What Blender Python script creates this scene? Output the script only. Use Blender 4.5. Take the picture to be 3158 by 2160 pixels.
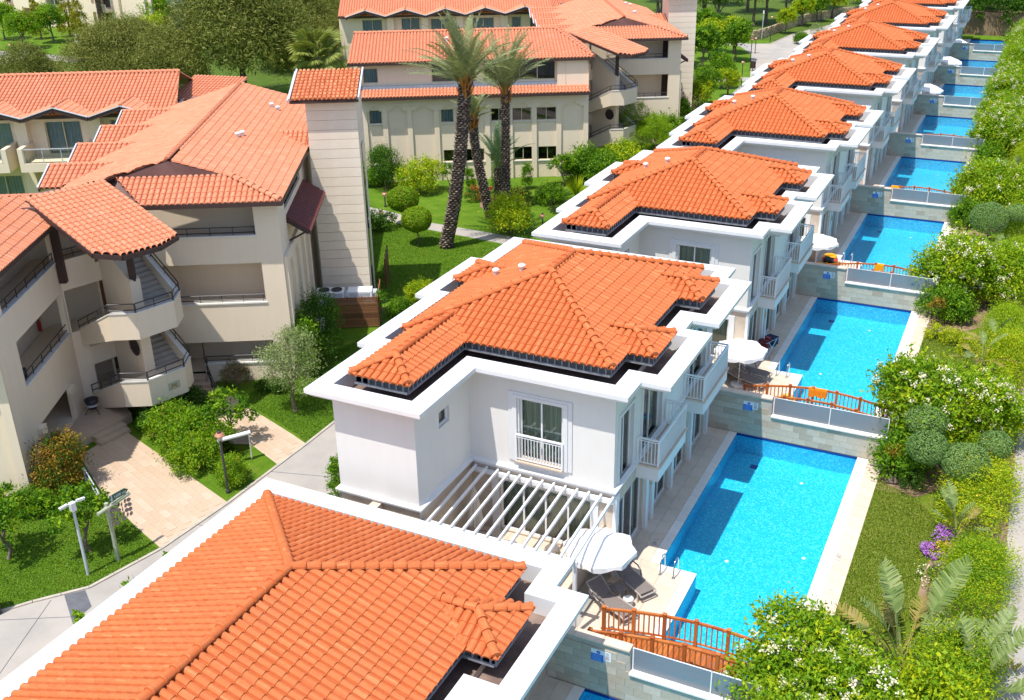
import bpy, bmesh, math, random
import numpy as np
from mathutils import Vector, Matrix

# ------------------------------------------------------------------ camera, sky, sun, exposure
SC = bpy.context.scene
COL = SC.collection
for _o in list(bpy.data.objects):
    bpy.data.objects.remove(_o)

_yaw, _pit, _rol = 0.4633, -0.4332, -0.0194
_f = Vector((math.cos(_pit) * -math.sin(_yaw), math.cos(_pit) * math.cos(_yaw), math.sin(_pit)))
_r = Vector((math.cos(_yaw), math.sin(_yaw), 0))
_u = _r.cross(_f)
_R = math.cos(_rol) * _r + math.sin(_rol) * _u
_U = -math.sin(_rol) * _r + math.cos(_rol) * _u
CAM = Vector((19.9787, -24.4857, 23.1246))
cd = bpy.data.cameras.new('camera')
cam = bpy.data.objects.new('camera', cd)
COL.objects.link(cam)
cam.matrix_world = Matrix(((_R.x, _U.x, -_f.x, CAM.x), (_R.y, _U.y, -_f.y, CAM.y), (_R.z, _U.z, -_f.z, CAM.z), (0, 0, 0, 1)))
cd.sensor_fit = 'HORIZONTAL'
cd.sensor_width = 36.0
cd.lens = 36.0 * 3213.97 / 3158.0
cd.clip_start = 0.5
cd.clip_end = 3000
SC.camera = cam

SUN = Vector((-0.101, -0.361, 0.927)).normalized()
w = bpy.data.worlds.new('World')
SC.world = w
w.use_nodes = True
nt = w.node_tree
nt.nodes.clear()
wo = nt.nodes.new('ShaderNodeOutputWorld')
wb = nt.nodes.new('ShaderNodeBackground')
ws = nt.nodes.new('ShaderNodeTexSky')
ws.sky_type = 'NISHITA'
ws.sun_disc = False
ws.sun_elevation = math.asin(SUN.z)
ws.sun_rotation = math.atan2(SUN.x, SUN.y)
ws.altitude = 50
ws.dust_density = 1.2
wb.inputs['Strength'].default_value = 0.15
nt.links.new(ws.outputs[0], wb.inputs[0])
nt.links.new(wb.outputs[0], wo.inputs[0])

sl = bpy.data.lights.new('sun', 'SUN')
sl.energy = 3.6
sl.angle = math.radians(0.5)
sl.color = (1.0, 0.955, 0.88)
so = bpy.data.objects.new('sun', sl)
COL.objects.link(so)
so.location = (0, 0, 60)
so.rotation_euler = SUN.to_track_quat('Z', 'Y').to_euler()

SC.view_settings.view_transform = 'Standard'
SC.view_settings.look = 'None'
SC.view_settings.gamma = 1.0
SC.view_settings.use_curve_mapping = False
SC.view_settings.exposure = 0.60
SC.render.engine = 'CYCLES'
SC.cycles.max_bounces = 8
SC.cycles.transparent_max_bounces = 16
SC.cycles.caustics_reflective = False
SC.cycles.caustics_refractive = False

rng = random.Random(7)
PI = math.pi
PITCH_Y, PITCH_X = 17.7043, 0.0417        # one villa module to the next


# ------------------------------------------------------------------ helpers
KIDS = {}


class MB:
    """collects vertices and faces, links them as ONE mesh object"""
    def __init__(s):
        s.v = []; s.f = []; s.m = []

    def face(s, pts, m=0):
        b = len(s.v); s.v += [tuple(p) for p in pts]
        s.f.append(tuple(range(b, b + len(pts)))); s.m.append(m)

    def box(s, x0, y0, z0, x1, y1, z1, m=0):
        b = len(s.v)
        s.v += [(x0, y0, z0), (x1, y0, z0), (x1, y1, z0), (x0, y1, z0), (x0, y0, z1), (x1, y0, z1), (x1, y1, z1), (x0, y1, z1)]
        for q in ((0, 3, 2, 1), (4, 5, 6, 7), (0, 1, 5, 4), (1, 2, 6, 5), (2, 3, 7, 6), (3, 0, 4, 7)):
            s.f.append(tuple(b + i for i in q)); s.m.append(m)
        return s

    def prism(s, poly, z0, z1, m=0, cap=True):
        n = len(poly); b = len(s.v)
        zz0 = z0 if hasattr(z0, '__len__') else [z0] * n
        zz1 = z1 if hasattr(z1, '__len__') else [z1] * n
        s.v += [(p[0], p[1], z) for p, z in zip(poly, zz0)] + [(p[0], p[1], z) for p, z in zip(poly, zz1)]
        for i in range(n):
            j = (i + 1) % n
            s.f.append((b + i, b + j, b + n + j, b + n + i)); s.m.append(m)
        if cap:
            s.f.append(tuple(b + n + i for i in range(n))); s.m.append(m)
            s.f.append(tuple(b + n - 1 - i for i in range(n))); s.m.append(m)
        return s

    def bar(s, a, b_, w, h, m=0):
        """rectangular bar from a to b, w across, h in the up direction"""
        a = Vector(a); b_ = Vector(b_); d = (b_ - a).normalized()
        up = Vector((0, 0, 1)) if abs(d.z) < 0.9 else Vector((0, 1, 0))
        sx = d.cross(up).normalized(); uy = sx.cross(d).normalized()
        b = len(s.v)
        for p in (a, b_):
            for cx, cy in ((-1, -1), (1, -1), (1, 1), (-1, 1)):
                s.v.append(tuple(p + sx * (cx * w / 2) + uy * (cy * h / 2)))
        for q in ((0, 1, 2, 3), (7, 6, 5, 4), (0, 4, 5, 1), (1, 5, 6, 2), (2, 6, 7, 3), (3, 7, 4, 0)):
            s.f.append(tuple(b + i for i in q)); s.m.append(m)
        return s

    def tube(s, pts, r, n=8, m=0, cap=True):
        pts = [Vector(p) for p in pts]
        rr = r if hasattr(r, '__len__') else [r] * len(pts)
        b = len(s.v); ref = Vector((0.31, 0.2, 0.93))
        for i, p in enumerate(pts):
            d = (pts[min(i + 1, len(pts) - 1)] - pts[max(i - 1, 0)]).normalized()
            if abs(d.dot(ref)) > 0.98: ref = Vector((1, 0, 0))
            sx = d.cross(ref).normalized(); sy = d.cross(sx).normalized()
            for k in range(n):
                a = 2 * PI * k / n
                s.v.append(tuple(p + (sx * math.cos(a) + sy * math.sin(a)) * rr[i]))
        for i in range(len(pts) - 1):
            for k in range(n):
                k2 = (k + 1) % n
                s.f.append((b + i * n + k, b + i * n + k2, b + (i + 1) * n + k2, b + (i + 1) * n + k)); s.m.append(m)
        if cap:
            s.f.append(tuple(b + k for k in range(n))); s.m.append(m)
            e = b + (len(pts) - 1) * n
            s.f.append(tuple(e + n - 1 - k for k in range(n))); s.m.append(m)
        return s

    def lathe(s, prof, n=16, m=0, c=(0, 0)):
        b = len(s.v)
        for r, z in prof:
            for k in range(n):
                a = 2 * PI * k / n
                s.v.append((c[0] + r * math.cos(a), c[1] + r * math.sin(a), z))
        for i in range(len(prof) - 1):
            for k in range(n):
                k2 = (k + 1) % n
                s.f.append((b + i * n + k, b + i * n + k2, b + (i + 1) * n + k2, b + (i + 1) * n + k)); s.m.append(m)
        return s

    def sweep(s, poly, prof, m=0):
        """closed counter-clockwise polygon, profile of (inward offset, z)"""
        rings = [[(p[0], p[1], z) for p in inset(poly, o)] for o, z in prof]
        n = len(poly)
        for r0, r1 in zip(rings[:-1], rings[1:]):
            for i in range(n):
                j = (i + 1) % n
                s.face((r0[i], r0[j], r1[j], r1[i]), m)
        return s

    def wall(s, p0, p1, z0, z1, holes=(), depth=0.2, m=0):
        """wall face from p0 to p1 (outside on the right hand), holes (s0, s1, z0, z1) with reveals"""
        p0 = Vector((p0[0], p0[1], 0)); p1 = Vector((p1[0], p1[1], 0))
        L = (p1 - p0).length; d = (p1 - p0) / L; nin = Vector((-d.y, d.x, 0))
        xs = sorted({0.0, L} | {h[0] for h in holes} | {h[1] for h in holes})
        zs = sorted({z0, z1} | {h[2] for h in holes} | {h[3] for h in holes})
        P = lambda a, z, t=0.0: tuple(p0 + d * a + nin * t + Vector((0, 0, z)))
        for a, b in zip(xs[:-1], xs[1:]):
            for c, e in zip(zs[:-1], zs[1:]):
                ma, mc = (a + b) / 2, (c + e) / 2
                if any(h[0] < ma < h[1] and h[2] < mc < h[3] for h in holes): continue
                s.face((P(a, c), P(b, c), P(b, e), P(a, e)), m)
        for h in holes:
            a, b, c, e = h[:4]
            s.face((P(a, c), P(a, c, depth), P(a, e, depth), P(a, e)), m)
            s.face((P(b, e), P(b, e, depth), P(b, c, depth), P(b, c)), m)
            s.face((P(a, e), P(a, e, depth), P(b, e, depth), P(b, e)), m)
            s.face((P(b, c), P(b, c, depth), P(a, c, depth), P(a, c)), m)
        return s

    def mesh(s, name, mats, smooth=False, fixn=True):
        me = bpy.data.meshes.new(name)
        me.from_pydata(s.v, [], s.f)
        for mt in (mats if isinstance(mats, (list, tuple)) else [mats]): me.materials.append(mt)
        if any(s.m): me.polygons.foreach_set('material_index', s.m)
        if smooth: me.polygons.foreach_set('use_smooth', [True] * len(me.polygons))
        me.update()
        return me

    def build(s, name, mats, parent=None, loc=None, smooth=False, **tags):
        return obj(name, s.mesh(name, mats, smooth), parent, loc, **tags)


def obj(name, me, parent=None, loc=None, rz=0.0, scale=None, matrix=None, **tags):
    o = bpy.data.objects.new(name, me)
    COL.objects.link(o)
    if parent is not None:
        o.parent = parent; KIDS.setdefault(parent.name, []).append(o)
    if matrix is not None: o.matrix_local = matrix
    else:
        if loc is not None: o.location = loc
        if rz: o.rotation_euler = (0, 0, rz)
        if scale is not None: o.scale = scale if hasattr(scale, '__len__') else (scale,) * 3
    for k, v in tags.items(): o[k] = v
    return o


def thing(name, label, cat, loc=(0, 0, 0), rz=0.0, group=None, scale=None):
    o = obj(name, None, None, loc, rz, scale, label=label, category=cat)
    if group: o['group'] = group
    return o


def tagged(o, label, cat, group=None):
    o['label'] = label; o['category'] = cat
    if group: o['group'] = group
    return o


def dup(o, parent=None, skip=()):
    c = o.copy(); COL.objects.link(c)
    if parent is not None:
        c.parent = parent; KIDS.setdefault(parent.name, []).append(c)
    for ch in kids(o):
        if ch not in skip: dup(ch, c, skip)
    return c


def kids(o):
    return KIDS.get(o.name, [])


def copy_thing(o, label, loc=None, rz=None, scale=None, group=None, skip=()):
    c = dup(o, None, skip)
    c['label'] = label
    if loc is not None: c.location = loc
    if rz is not None: c.rotation_euler = (0, 0, rz)
    if scale is not None: c.scale = scale if hasattr(scale, '__len__') else (scale,) * 3
    if group: c['group'] = group
    return c


def inset(poly, d):
    n = len(poly); out = []
    for i in range(n):
        p0 = Vector(poly[i - 1][:2]); p = Vector(poly[i][:2]); p2 = Vector(poly[(i + 1) % n][:2])
        a = (p - p0).normalized(); b = (p2 - p).normalized()
        na = Vector((-a.y, a.x)); nb = Vector((-b.y, b.x))
        k = (na + nb); k = k / max(1e-6, k.dot(na))
        out.append((p.x + k.x * d, p.y + k.y * d))
    return out


# ------------------------------------------------------------------ materials
def NM(name):
    m = bpy.data.materials.new(name); m.use_nodes = True
    m.node_tree.nodes.clear()
    return m, m.node_tree


def N(t, typ, **kw):
    n = t.nodes.new('ShaderNode' + typ)
    for k, v in kw.items():
        if k in n.inputs: n.inputs[k].default_value = v
        else: setattr(n, k, v)
    return n


def ramp(t, fac, stops):
    r = N(t, 'ValToRGB')
    e = r.color_ramp.elements
    while len(e) < len(stops): e.new(0.5)
    for el, (p, c) in zip(e, stops):
        el.position = p; el.color = (*c, 1)
    t.links.new(fac, r.inputs[0])
    return r.outputs[0]


def out(t, sh):
    o = N(t, 'OutputMaterial'); t.links.new(sh, o.inputs[0])


def noise(t, scale, detail=4, rough=0.55, obj_coord=True, dist=0.0):
    tc = N(t, 'TexCoord'); n = N(t, 'TexNoise', Scale=scale, Detail=detail, Roughness=rough, Distortion=dist)
    t.links.new(tc.outputs['Object'], n.inputs['Vector'])
    return n.outputs['Fac']


def mixc(t, f, a, b, mode='MIX'):
    m = N(t, 'Mix', data_type='RGBA', blend_type=mode)
    if hasattr(f, 'links'): t.links.new(f, m.inputs[0])
    else: m.inputs[0].default_value = f
    for s_, v in ((6, a), (7, b)):
        if hasattr(v, 'links'): t.links.new(v, m.inputs[s_])
        else: m.inputs[s_].default_value = (*v, 1)
    return m.outputs[2]


def math_(t, op, a, b=None):
    m = N(t, 'Math', operation=op)
    for i, v in enumerate((a, b)):
        if v is None: continue
        if hasattr(v, 'links'): t.links.new(v, m.inputs[i])
        else: m.inputs[i].default_value = v
    return m.outputs[0]


def plain(name, col, rough=0.6, var=0.12, scale=3.0, bump=0.0, bscale=40.0, metal=0.0, col2=None, spec=0.5, big=None):
    """base colour with a soft stain variation and optional fine relief"""
    m, t = NM(name)
    p = N(t, 'BsdfPrincipled', Roughness=rough, Metallic=metal)
    p.inputs['Specular IOR Level'].default_value = spec
    c2 = col2 or tuple(max(0, c * (1 - var * 2)) for c in col)
    c = ramp(t, noise(t, scale, 6, 0.62), [(0.3, c2), (0.62, col)])
    if big:
        c = mixc(t, math_(t, 'MULTIPLY', ramp(t, noise(t, big[0], 3), [(0.45, (0, 0, 0)), (0.7, (1, 1, 1))]), big[2]), c, big[1])
    t.links.new(c, p.inputs['Base Color'])
    if bump:
        b = N(t, 'Bump', Strength=bump, Distance=0.02)
        t.links.new(noise(t, bscale, 5, 0.6), b.inputs['Height'])
        t.links.new(b.outputs[0], p.inputs['Normal'])
    out(t, p.outputs[0])
    return m


def piece_mat(name, stops, rough=0.6, spec=0.35, nscale=9.0, bump=0.25, bscale=60.0, stain=None):
    """pieces (tiles, slabs, planks): every piece gets its own shade from its object / island random"""
    m, t = NM(name)
    p = N(t, 'BsdfPrincipled', Roughness=rough)
    p.inputs['Specular IOR Level'].default_value = spec
    oi = N(t, 'ObjectInfo'); ge = N(t, 'NewGeometry')
    r = math_(t, 'FRACT', math_(t, 'ADD', oi.outputs['Random'], math_(t, 'MULTIPLY', ge.outputs['Random Per Island'], 7.31)))
    c = ramp(t, r, stops)
    n = noise(t, nscale, 6, 0.6)
    dk = mixc(t, 1.0, c, (0.88, 0.85, 0.84), 'MULTIPLY')
    c = mixc(t, ramp(t, n, [(0.35, (0, 0, 0)), (0.7, (1, 1, 1))]), dk, c)
    if stain: c = mixc(t, math_(t, 'MULTIPLY', ramp(t, noise(t, stain[0], 4), [(0.55, (0, 0, 0)), (0.75, (1, 1, 1))]), stain[2]), c, stain[1])
    t.links.new(c, p.inputs['Base Color'])
    b = N(t, 'Bump', Strength=bump, Distance=0.01)
    t.links.new(noise(t, bscale, 4), b.inputs['Height']); t.links.new(b.outputs[0], p.inputs['Normal'])
    out(t, p.outputs[0])
    return m


def leaf_mat(name, stops, trans=0.45, rough=0.5, spec=0.18):
    m, t = NM(name)
    ge = N(t, 'NewGeometry'); oi = N(t, 'ObjectInfo')
    r = math_(t, 'ADD', math_(t, 'MULTIPLY', ge.outputs['Random Per Island'], 0.8), math_(t, 'MULTIPLY', oi.outputs['Random'], 0.2))
    c = ramp(t, r, stops)
    p = N(t, 'BsdfPrincipled', Roughness=rough)
    p.inputs['Specular IOR Level'].default_value = spec
    tr = N(t, 'BsdfTranslucent')
    t.links.new(c, p.inputs['Base Color'])
    t.links.new(mixc(t, 1.0, c, (1.0, 1.0, 0.55), 'MULTIPLY'), tr.inputs['Color'])
    mx = N(t, 'MixShader', Fac=trans)
    t.links.new(p.outputs[0], mx.inputs[1]); t.links.new(tr.outputs[0], mx.inputs[2])
    out(t, mx.outputs[0])
    return m


def glass_mat(name, tint=(0.75, 0.85, 0.82), base=0.06):
    m, t = NM(name)
    tr = N(t, 'BsdfTransparent', Color=(*tint, 1)); gl = N(t, 'BsdfGlossy', Roughness=0.02)
    lw = N(t, 'Fresnel', IOR=1.5)
    mx = N(t, 'MixShader')
    t.links.new(math_(t, 'ADD', lw.outputs[0], base), mx.inputs[0])
    t.links.new(tr.outputs[0], mx.inputs[1]); t.links.new(gl.outputs[0], mx.inputs[2])
    out(t, mx.outputs[0])
    return m


def streak(name, col, amt=0.12, rough=0.88):
    m, t = NM(name)
    p = N(t, 'BsdfPrincipled', Roughness=rough); p.inputs['Specular IOR Level'].default_value = 0.2
    tc = N(t, 'TexCoord'); mp = N(t, 'Mapping'); mp.inputs['Scale'].default_value = (2.6, 2.6, 0.22)
    t.links.new(tc.outputs['Object'], mp.inputs[0])
    n = N(t, 'TexNoise', Scale=1.6, Detail=6, Roughness=0.65); t.links.new(mp.outputs[0], n.inputs['Vector'])
    c = ramp(t, n.outputs['Fac'], [(0.36, tuple(v * (1 - amt) for v in col)), (0.6, col)])
    b2 = noise(t, 0.6, 4); c = mixc(t, math_(t, 'MULTIPLY', ramp(t, b2, [(0.5, (0, 0, 0)), (0.75, (1, 1, 1))]), 0.5), c, tuple(v * f for v, f in zip(col, (0.95, 0.93, 0.90))))
    t.links.new(c, p.inputs['Base Color'])
    b = N(t, 'Bump', Strength=0.3, Distance=0.02); t.links.new(noise(t, 45, 5, 0.6), b.inputs['Height']); t.links.new(b.outputs[0], p.inputs['Normal'])
    out(t, p.outputs[0]); return m


M = {}
M['tile'] = piece_mat('terracotta_orange', [(0.0, (0.52, 0.135, 0.045)), (0.12, (0.565, 0.152, 0.050)), (0.5, (0.60, 0.172, 0.060)), (0.85, (0.575, 0.155, 0.050)), (1.0, (0.66, 0.225, 0.09))], rough=0.6, spec=0.15, stain=(0.9, (0.47, 0.145, 0.06), 0.45))
M['tile_pink'] = piece_mat('terracotta_pale', [(0.0, (0.59, 0.225, 0.125)), (0.4, (0.66, 0.265, 0.15)), (0.75, (0.62, 0.225, 0.115)), (1.0, (0.70, 0.315, 0.19))], rough=0.7, spec=0.2, stain=(0.8, (0.66, 0.30, 0.19), 0.5))
M['tile_old'] = piece_mat('terracotta_weathered', [(0.0, (0.54, 0.17, 0.075)), (0.3, (0.70, 0.27, 0.12)), (0.6, (0.62, 0.20, 0.085)), (1.0, (0.78, 0.36, 0.18))], rough=0.75, spec=0.15, stain=(2.5, (0.40, 0.17, 0.11), 0.45))
M['tile_brown'] = piece_mat('brown_roof_sheet', [(0.0, (0.135, 0.035, 0.03)), (0.5, (0.16, 0.04, 0.035)), (1.0, (0.18, 0.05, 0.04))], rough=0.55)
M['white'] = plain('white_paint', (0.73, 0.735, 0.74), 0.5, 0.03, 1.2, 0.02, big=(0.5, (0.66, 0.655, 0.64), 0.5))
M['metal_white'] = plain('white_metal', (0.80, 0.81, 0.82), 0.35, 0.03, 2.0)
M['stucco'] = streak('white_stucco', (0.745, 0.725, 0.69), 0.022)
M['stone_clad'] = plain('beige_stone_cladding', (0.60, 0.50, 0.40), 0.7, 0.10, 2.2, 0.12, 30)
M['beige'] = streak('beige_stucco', (0.81, 0.68, 0.52), 0.035)
M['beige_panel'] = piece_mat('beige_cladding', [(0.0, (0.83, 0.72, 0.57)), (1.0, (0.86, 0.75, 0.60))], 0.7, 0.2, 0.6, 0.05)
M['beige_lip'] = plain('pale_sill', (0.76, 0.72, 0.66), 0.6, 0.05, 3.0)
M['brown_sheet'] = plain('brown_membrane', (0.16, 0.085, 0.075), 0.75, 0.12, 1.4, 0.1, 20, big=(0.7, (0.24, 0.15, 0.13), 0.5))
M['deck_brown'] = plain('brown_roof_felt', (0.20, 0.135, 0.11), 0.85, 0.15, 1.6, 0.2, 30, big=(0.8, (0.34, 0.25, 0.20), 0.7))
M['gutter'] = plain('grey_eave_metal', (0.30, 0.31, 0.33), 0.5, 0.2, 4.0)
M['birdstop'] = plain('dark_eave_comb', (0.085, 0.088, 0.095), 0.6, 0.1)
M['mortar'] = plain('pink_mortar', (0.62, 0.36, 0.28), 0.9, 0.15, 6.0, 0.3)
M['frame_cream'] = plain('cream_window_frame', (0.60, 0.52, 0.36), 0.5, 0.05)
M['dark_metal'] = plain('dark_metal', (0.035, 0.035, 0.04), 0.42, 0.1, spec=0.5)
M['chrome'] = plain('steel', (0.68, 0.68, 0.68), 0.18, 0.02, metal=1.0)
M['grey_metal'] = plain('grey_metal', (0.50, 0.54, 0.58), 0.42, 0.06)
M['blue_grey'] = plain('blue_grey_trim', (0.56, 0.62, 0.68), 0.4, 0.05)
M['copper'] = plain('copper_lantern', (0.62, 0.27, 0.17), 0.4, 0.1, metal=0.3)
M['lamp_glass'] = plain('frosted_lantern_glass', (0.74, 0.66, 0.50), 0.3, 0.05)
M['glass'] = glass_mat('window_glass')
M['glass_dark'] = glass_mat('dark_window_glass', (0.34, 0.42, 0.40), 0.05)
M['room'] = plain('painted_room_shade', (0.10, 0.095, 0.085), 0.9, 0.1)  # dark colour stands in for the shade inside the rooms
M['wood_red'] = piece_mat('red_brown_timber', [(0.0, (0.40, 0.105, 0.025)), (0.5, (0.50, 0.15, 0.035)), (1.0, (0.58, 0.20, 0.05))], 0.42, 0.45, 14.0, 0.1)
M['wood_dark'] = piece_mat('brown_slat_timber', [(0.0, (0.14, 0.06, 0.03)), (0.5, (0.22, 0.10, 0.045)), (1.0, (0.30, 0.15, 0.07))], 0.6, 0.3, 14.0, 0.15)
M['timber_post'] = plain('dark_brown_timber', (0.06, 0.03, 0.025), 0.6, 0.25, 9.0, 0.3, 40)
M['post_green'] = plain('weathered_round_wood', (0.34, 0.40, 0.26), 0.8, 0.15, 4.0, 0.2, big=(1.5, (0.50, 0.46, 0.36), 0.7))
M['travertine'] = piece_mat('travertine_slab', [(0.0, (0.54, 0.405, 0.285)), (0.4, (0.57, 0.44, 0.325)), (0.7, (0.55, 0.42, 0.295)), (1.0, (0.60, 0.475, 0.36))], 0.6, 0.3, 2.2, 0.08, stain=(0.9, (0.58, 0.375, 0.215), 0.45))
M['step_stone'] = plain('grey_beige_step', (0.46, 0.405, 0.34), 0.8, 0.08, 3.0)
M['door_wood'] = plain('brown_door', (0.20, 0.095, 0.035), 0.5, 0.15, 6.0)
M['dark_flashing'] = plain('slate_blue_flashing', (0.24, 0.31, 0.38), 0.5, 0.08)
M['deck_stone'] = piece_mat('pale_deck_stone', [(0.0, (0.66, 0.54, 0.425)), (0.5, (0.68, 0.565, 0.45)), (1.0, (0.70, 0.59, 0.475))], 0.6, 0.3, 2.5, 0.06, stain=(1.1, (0.66, 0.52, 0.40), 0.3))
M['coping'] = piece_mat('white_coping_stone', [(0.0, (0.78, 0.74, 0.68)), (1.0, (0.83, 0.80, 0.75))], 0.5, 0.4, 3.0, 0.05)
M['wall_stone'] = piece_mat('grey_wall_stone', [(0.0, (0.42, 0.37, 0.29)), (0.25, (0.55, 0.49, 0.39)), (0.6, (0.50, 0.46, 0.38)), (0.85, (0.60, 0.53, 0.43)), (1.0, (0.44, 0.36, 0.27))], 0.75, 0.25, 3.0, 0.2)
M['rubble'] = piece_mat('yellow_rubble_stone', [(0.0, (0.40, 0.31, 0.18)), (0.5, (0.52, 0.41, 0.26)), (1.0, (0.60, 0.49, 0.33))], 0.85, 0.2, 5.0, 0.4)
M['concrete'] = plain('pale_concrete', (0.385, 0.355, 0.32), 0.85, 0.10, 0.45, 0.15, 18, big=(0.22, (0.45, 0.385, 0.315), 0.8))
M['concrete_joint'] = plain('dark_inlay_stone', (0.13, 0.135, 0.15), 0.7, 0.15, 3.0)
M['kerb'] = plain('kerb_stone', (0.47, 0.42, 0.355), 0.8, 0.1, 3.0)
M['soil'] = plain('garden_soil', (0.26, 0.165, 0.10), 0.95, 0.2, 2.5, 0.8, 25, big=(0.6, (0.36, 0.25, 0.16), 0.7))
M['rock'] = plain('brown_boulder', (0.20, 0.15, 0.125), 0.9, 0.2, 4.0, 0.6, 14)
M['bark'] = plain('grey_bark', (0.20, 0.155, 0.12), 0.9, 0.25, 9.0, 0.6, 30)
M['palm_bark'] = plain('dark_palm_trunk', (0.10, 0.075, 0.06), 0.9, 0.35, 9.0, 0.6, 25)
M['palm_scar'] = piece_mat('palm_leaf_scar', [(0.0, (0.07, 0.05, 0.042)), (0.5, (0.17, 0.13, 0.105)), (1.0, (0.38, 0.32, 0.27))], 0.9, 0.2, 8.0, 0.3)
M['palm_stub'] = piece_mat('orange_palm_stub', [(0.0, (0.30, 0.12, 0.02)), (1.0, (0.52, 0.22, 0.03))], 0.7, 0.2)
M['fabric_white'] = plain('white_canvas', (0.84, 0.84, 0.84), 0.9, 0.03, 4.0, 0.1, 60)
M['fabric_cream'] = plain('cream_canvas', (0.74, 0.69, 0.60), 0.9, 0.05, 4.0)
M['sling'] = plain('taupe_mesh_sling', (0.21, 0.175, 0.16), 0.8, 0.08, 8.0)
M['taupe_frame'] = plain('taupe_plastic_frame', (0.42, 0.37, 0.33), 0.45, 0.05)
M['black_plastic'] = plain('black_plastic', (0.025, 0.025, 0.03), 0.4, 0.05)
M['red'] = plain('red_paint', (0.45, 0.03, 0.03), 0.4, 0.05)
M['orange_cloth'] = plain('orange_cloth', (0.85, 0.28, 0.01), 0.7, 0.1, 5.0)
M['yellow_vinyl'] = plain('yellow_vinyl', (0.90, 0.42, 0.01), 0.3, 0.05)
M['red_vinyl'] = plain('red_vinyl', (0.75, 0.05, 0.03), 0.3, 0.05)
M['pink_vinyl'] = plain('pink_vinyl', (0.75, 0.12, 0.40), 0.3, 0.05)
M['navy_cloth'] = plain('navy_cloth', (0.02, 0.03, 0.07), 0.85, 0.1)
M['maroon_cloth'] = plain('maroon_cloth', (0.14, 0.02, 0.03), 0.85, 0.1)
M['sign_blue'] = plain('blue_sign_print', (0.01, 0.16, 0.62), 0.4, 0.02)
M['sign_white'] = plain('white_sign_print', (0.80, 0.82, 0.84), 0.4, 0.02)
M['sign_line'] = plain('pale_blue_print', (0.35, 0.55, 0.85), 0.5, 0.02)
M['sign_red'] = plain('red_print', (0.55, 0.22, 0.24), 0.5, 0.02)
M['sign_grey'] = plain('grey_print', (0.30, 0.31, 0.34), 0.5, 0.02)
M['sign_green'] = plain('dark_green_board', (0.03, 0.12, 0.08), 0.5, 0.05)
M['plaque'] = plain('cream_plaque', (0.62, 0.50, 0.32), 0.6, 0.05)
M['plaque_rim'] = plain('green_plaque_rim', (0.25, 0.45, 0.38), 0.6, 0.05)
M['print_dark'] = plain('dark_lettering', (0.06, 0.03, 0.02), 0.6, 0.02)
M['curtain'] = plain('pale_green_curtain', (0.58, 0.64, 0.50), 0.9, 0.06, 2.0)
M['curtain_blue'] = plain('grey_blue_curtain', (0.50, 0.56, 0.62), 0.9, 0.08, 2.0)
M['ceramic'] = plain('white_ceramic_pot', (0.62, 0.62, 0.60), 0.4, 0.05)
M['disc_mirror'] = plain('dark_mirror_disc', (0.22, 0.20, 0.21), 0.25, 0.1, metal=0.7)

# lawn
def lawn_mat(name, a, b, c):
    m, t = NM(name)
    p = N(t, 'BsdfPrincipled', Roughness=0.9)
    p.inputs['Specular IOR Level'].default_value = 0.15
    base = ramp(t, noise(t, 0.9, 7, 0.68), [(0.32, a), (0.54, b), (0.74, c)])
    fine = ramp(t, noise(t, 22.0, 6, 0.7), [(0.3, (0.62, 0.66, 0.55)), (0.7, (1.25, 1.2, 1.1))])
    t.links.new(mixc(t, 1.0, base, fine, 'MULTIPLY'), p.inputs['Base Color'])
    b_ = N(t, 'Bump', Strength=0.9, Distance=0.05)
    t.links.new(noise(t, 45.0, 5, 0.75), b_.inputs['Height']); t.links.new(b_.outputs[0], p.inputs['Normal'])
    out(t, p.outputs[0]); return m


M['lawn'] = lawn_mat('lush_lawn', (0.075, 0.165, 0.009), (0.115, 0.22, 0.013), (0.20, 0.245, 0.038))
M['lawn_dry'] = lawn_mat('drier_lawn', (0.10, 0.175, 0.012), (0.15, 0.22, 0.020), (0.27, 0.26, 0.07))
M['ground'] = lawn_mat('far_ground', (0.06, 0.12, 0.012), (0.09, 0.15, 0.02), (0.17, 0.15, 0.07))

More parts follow.
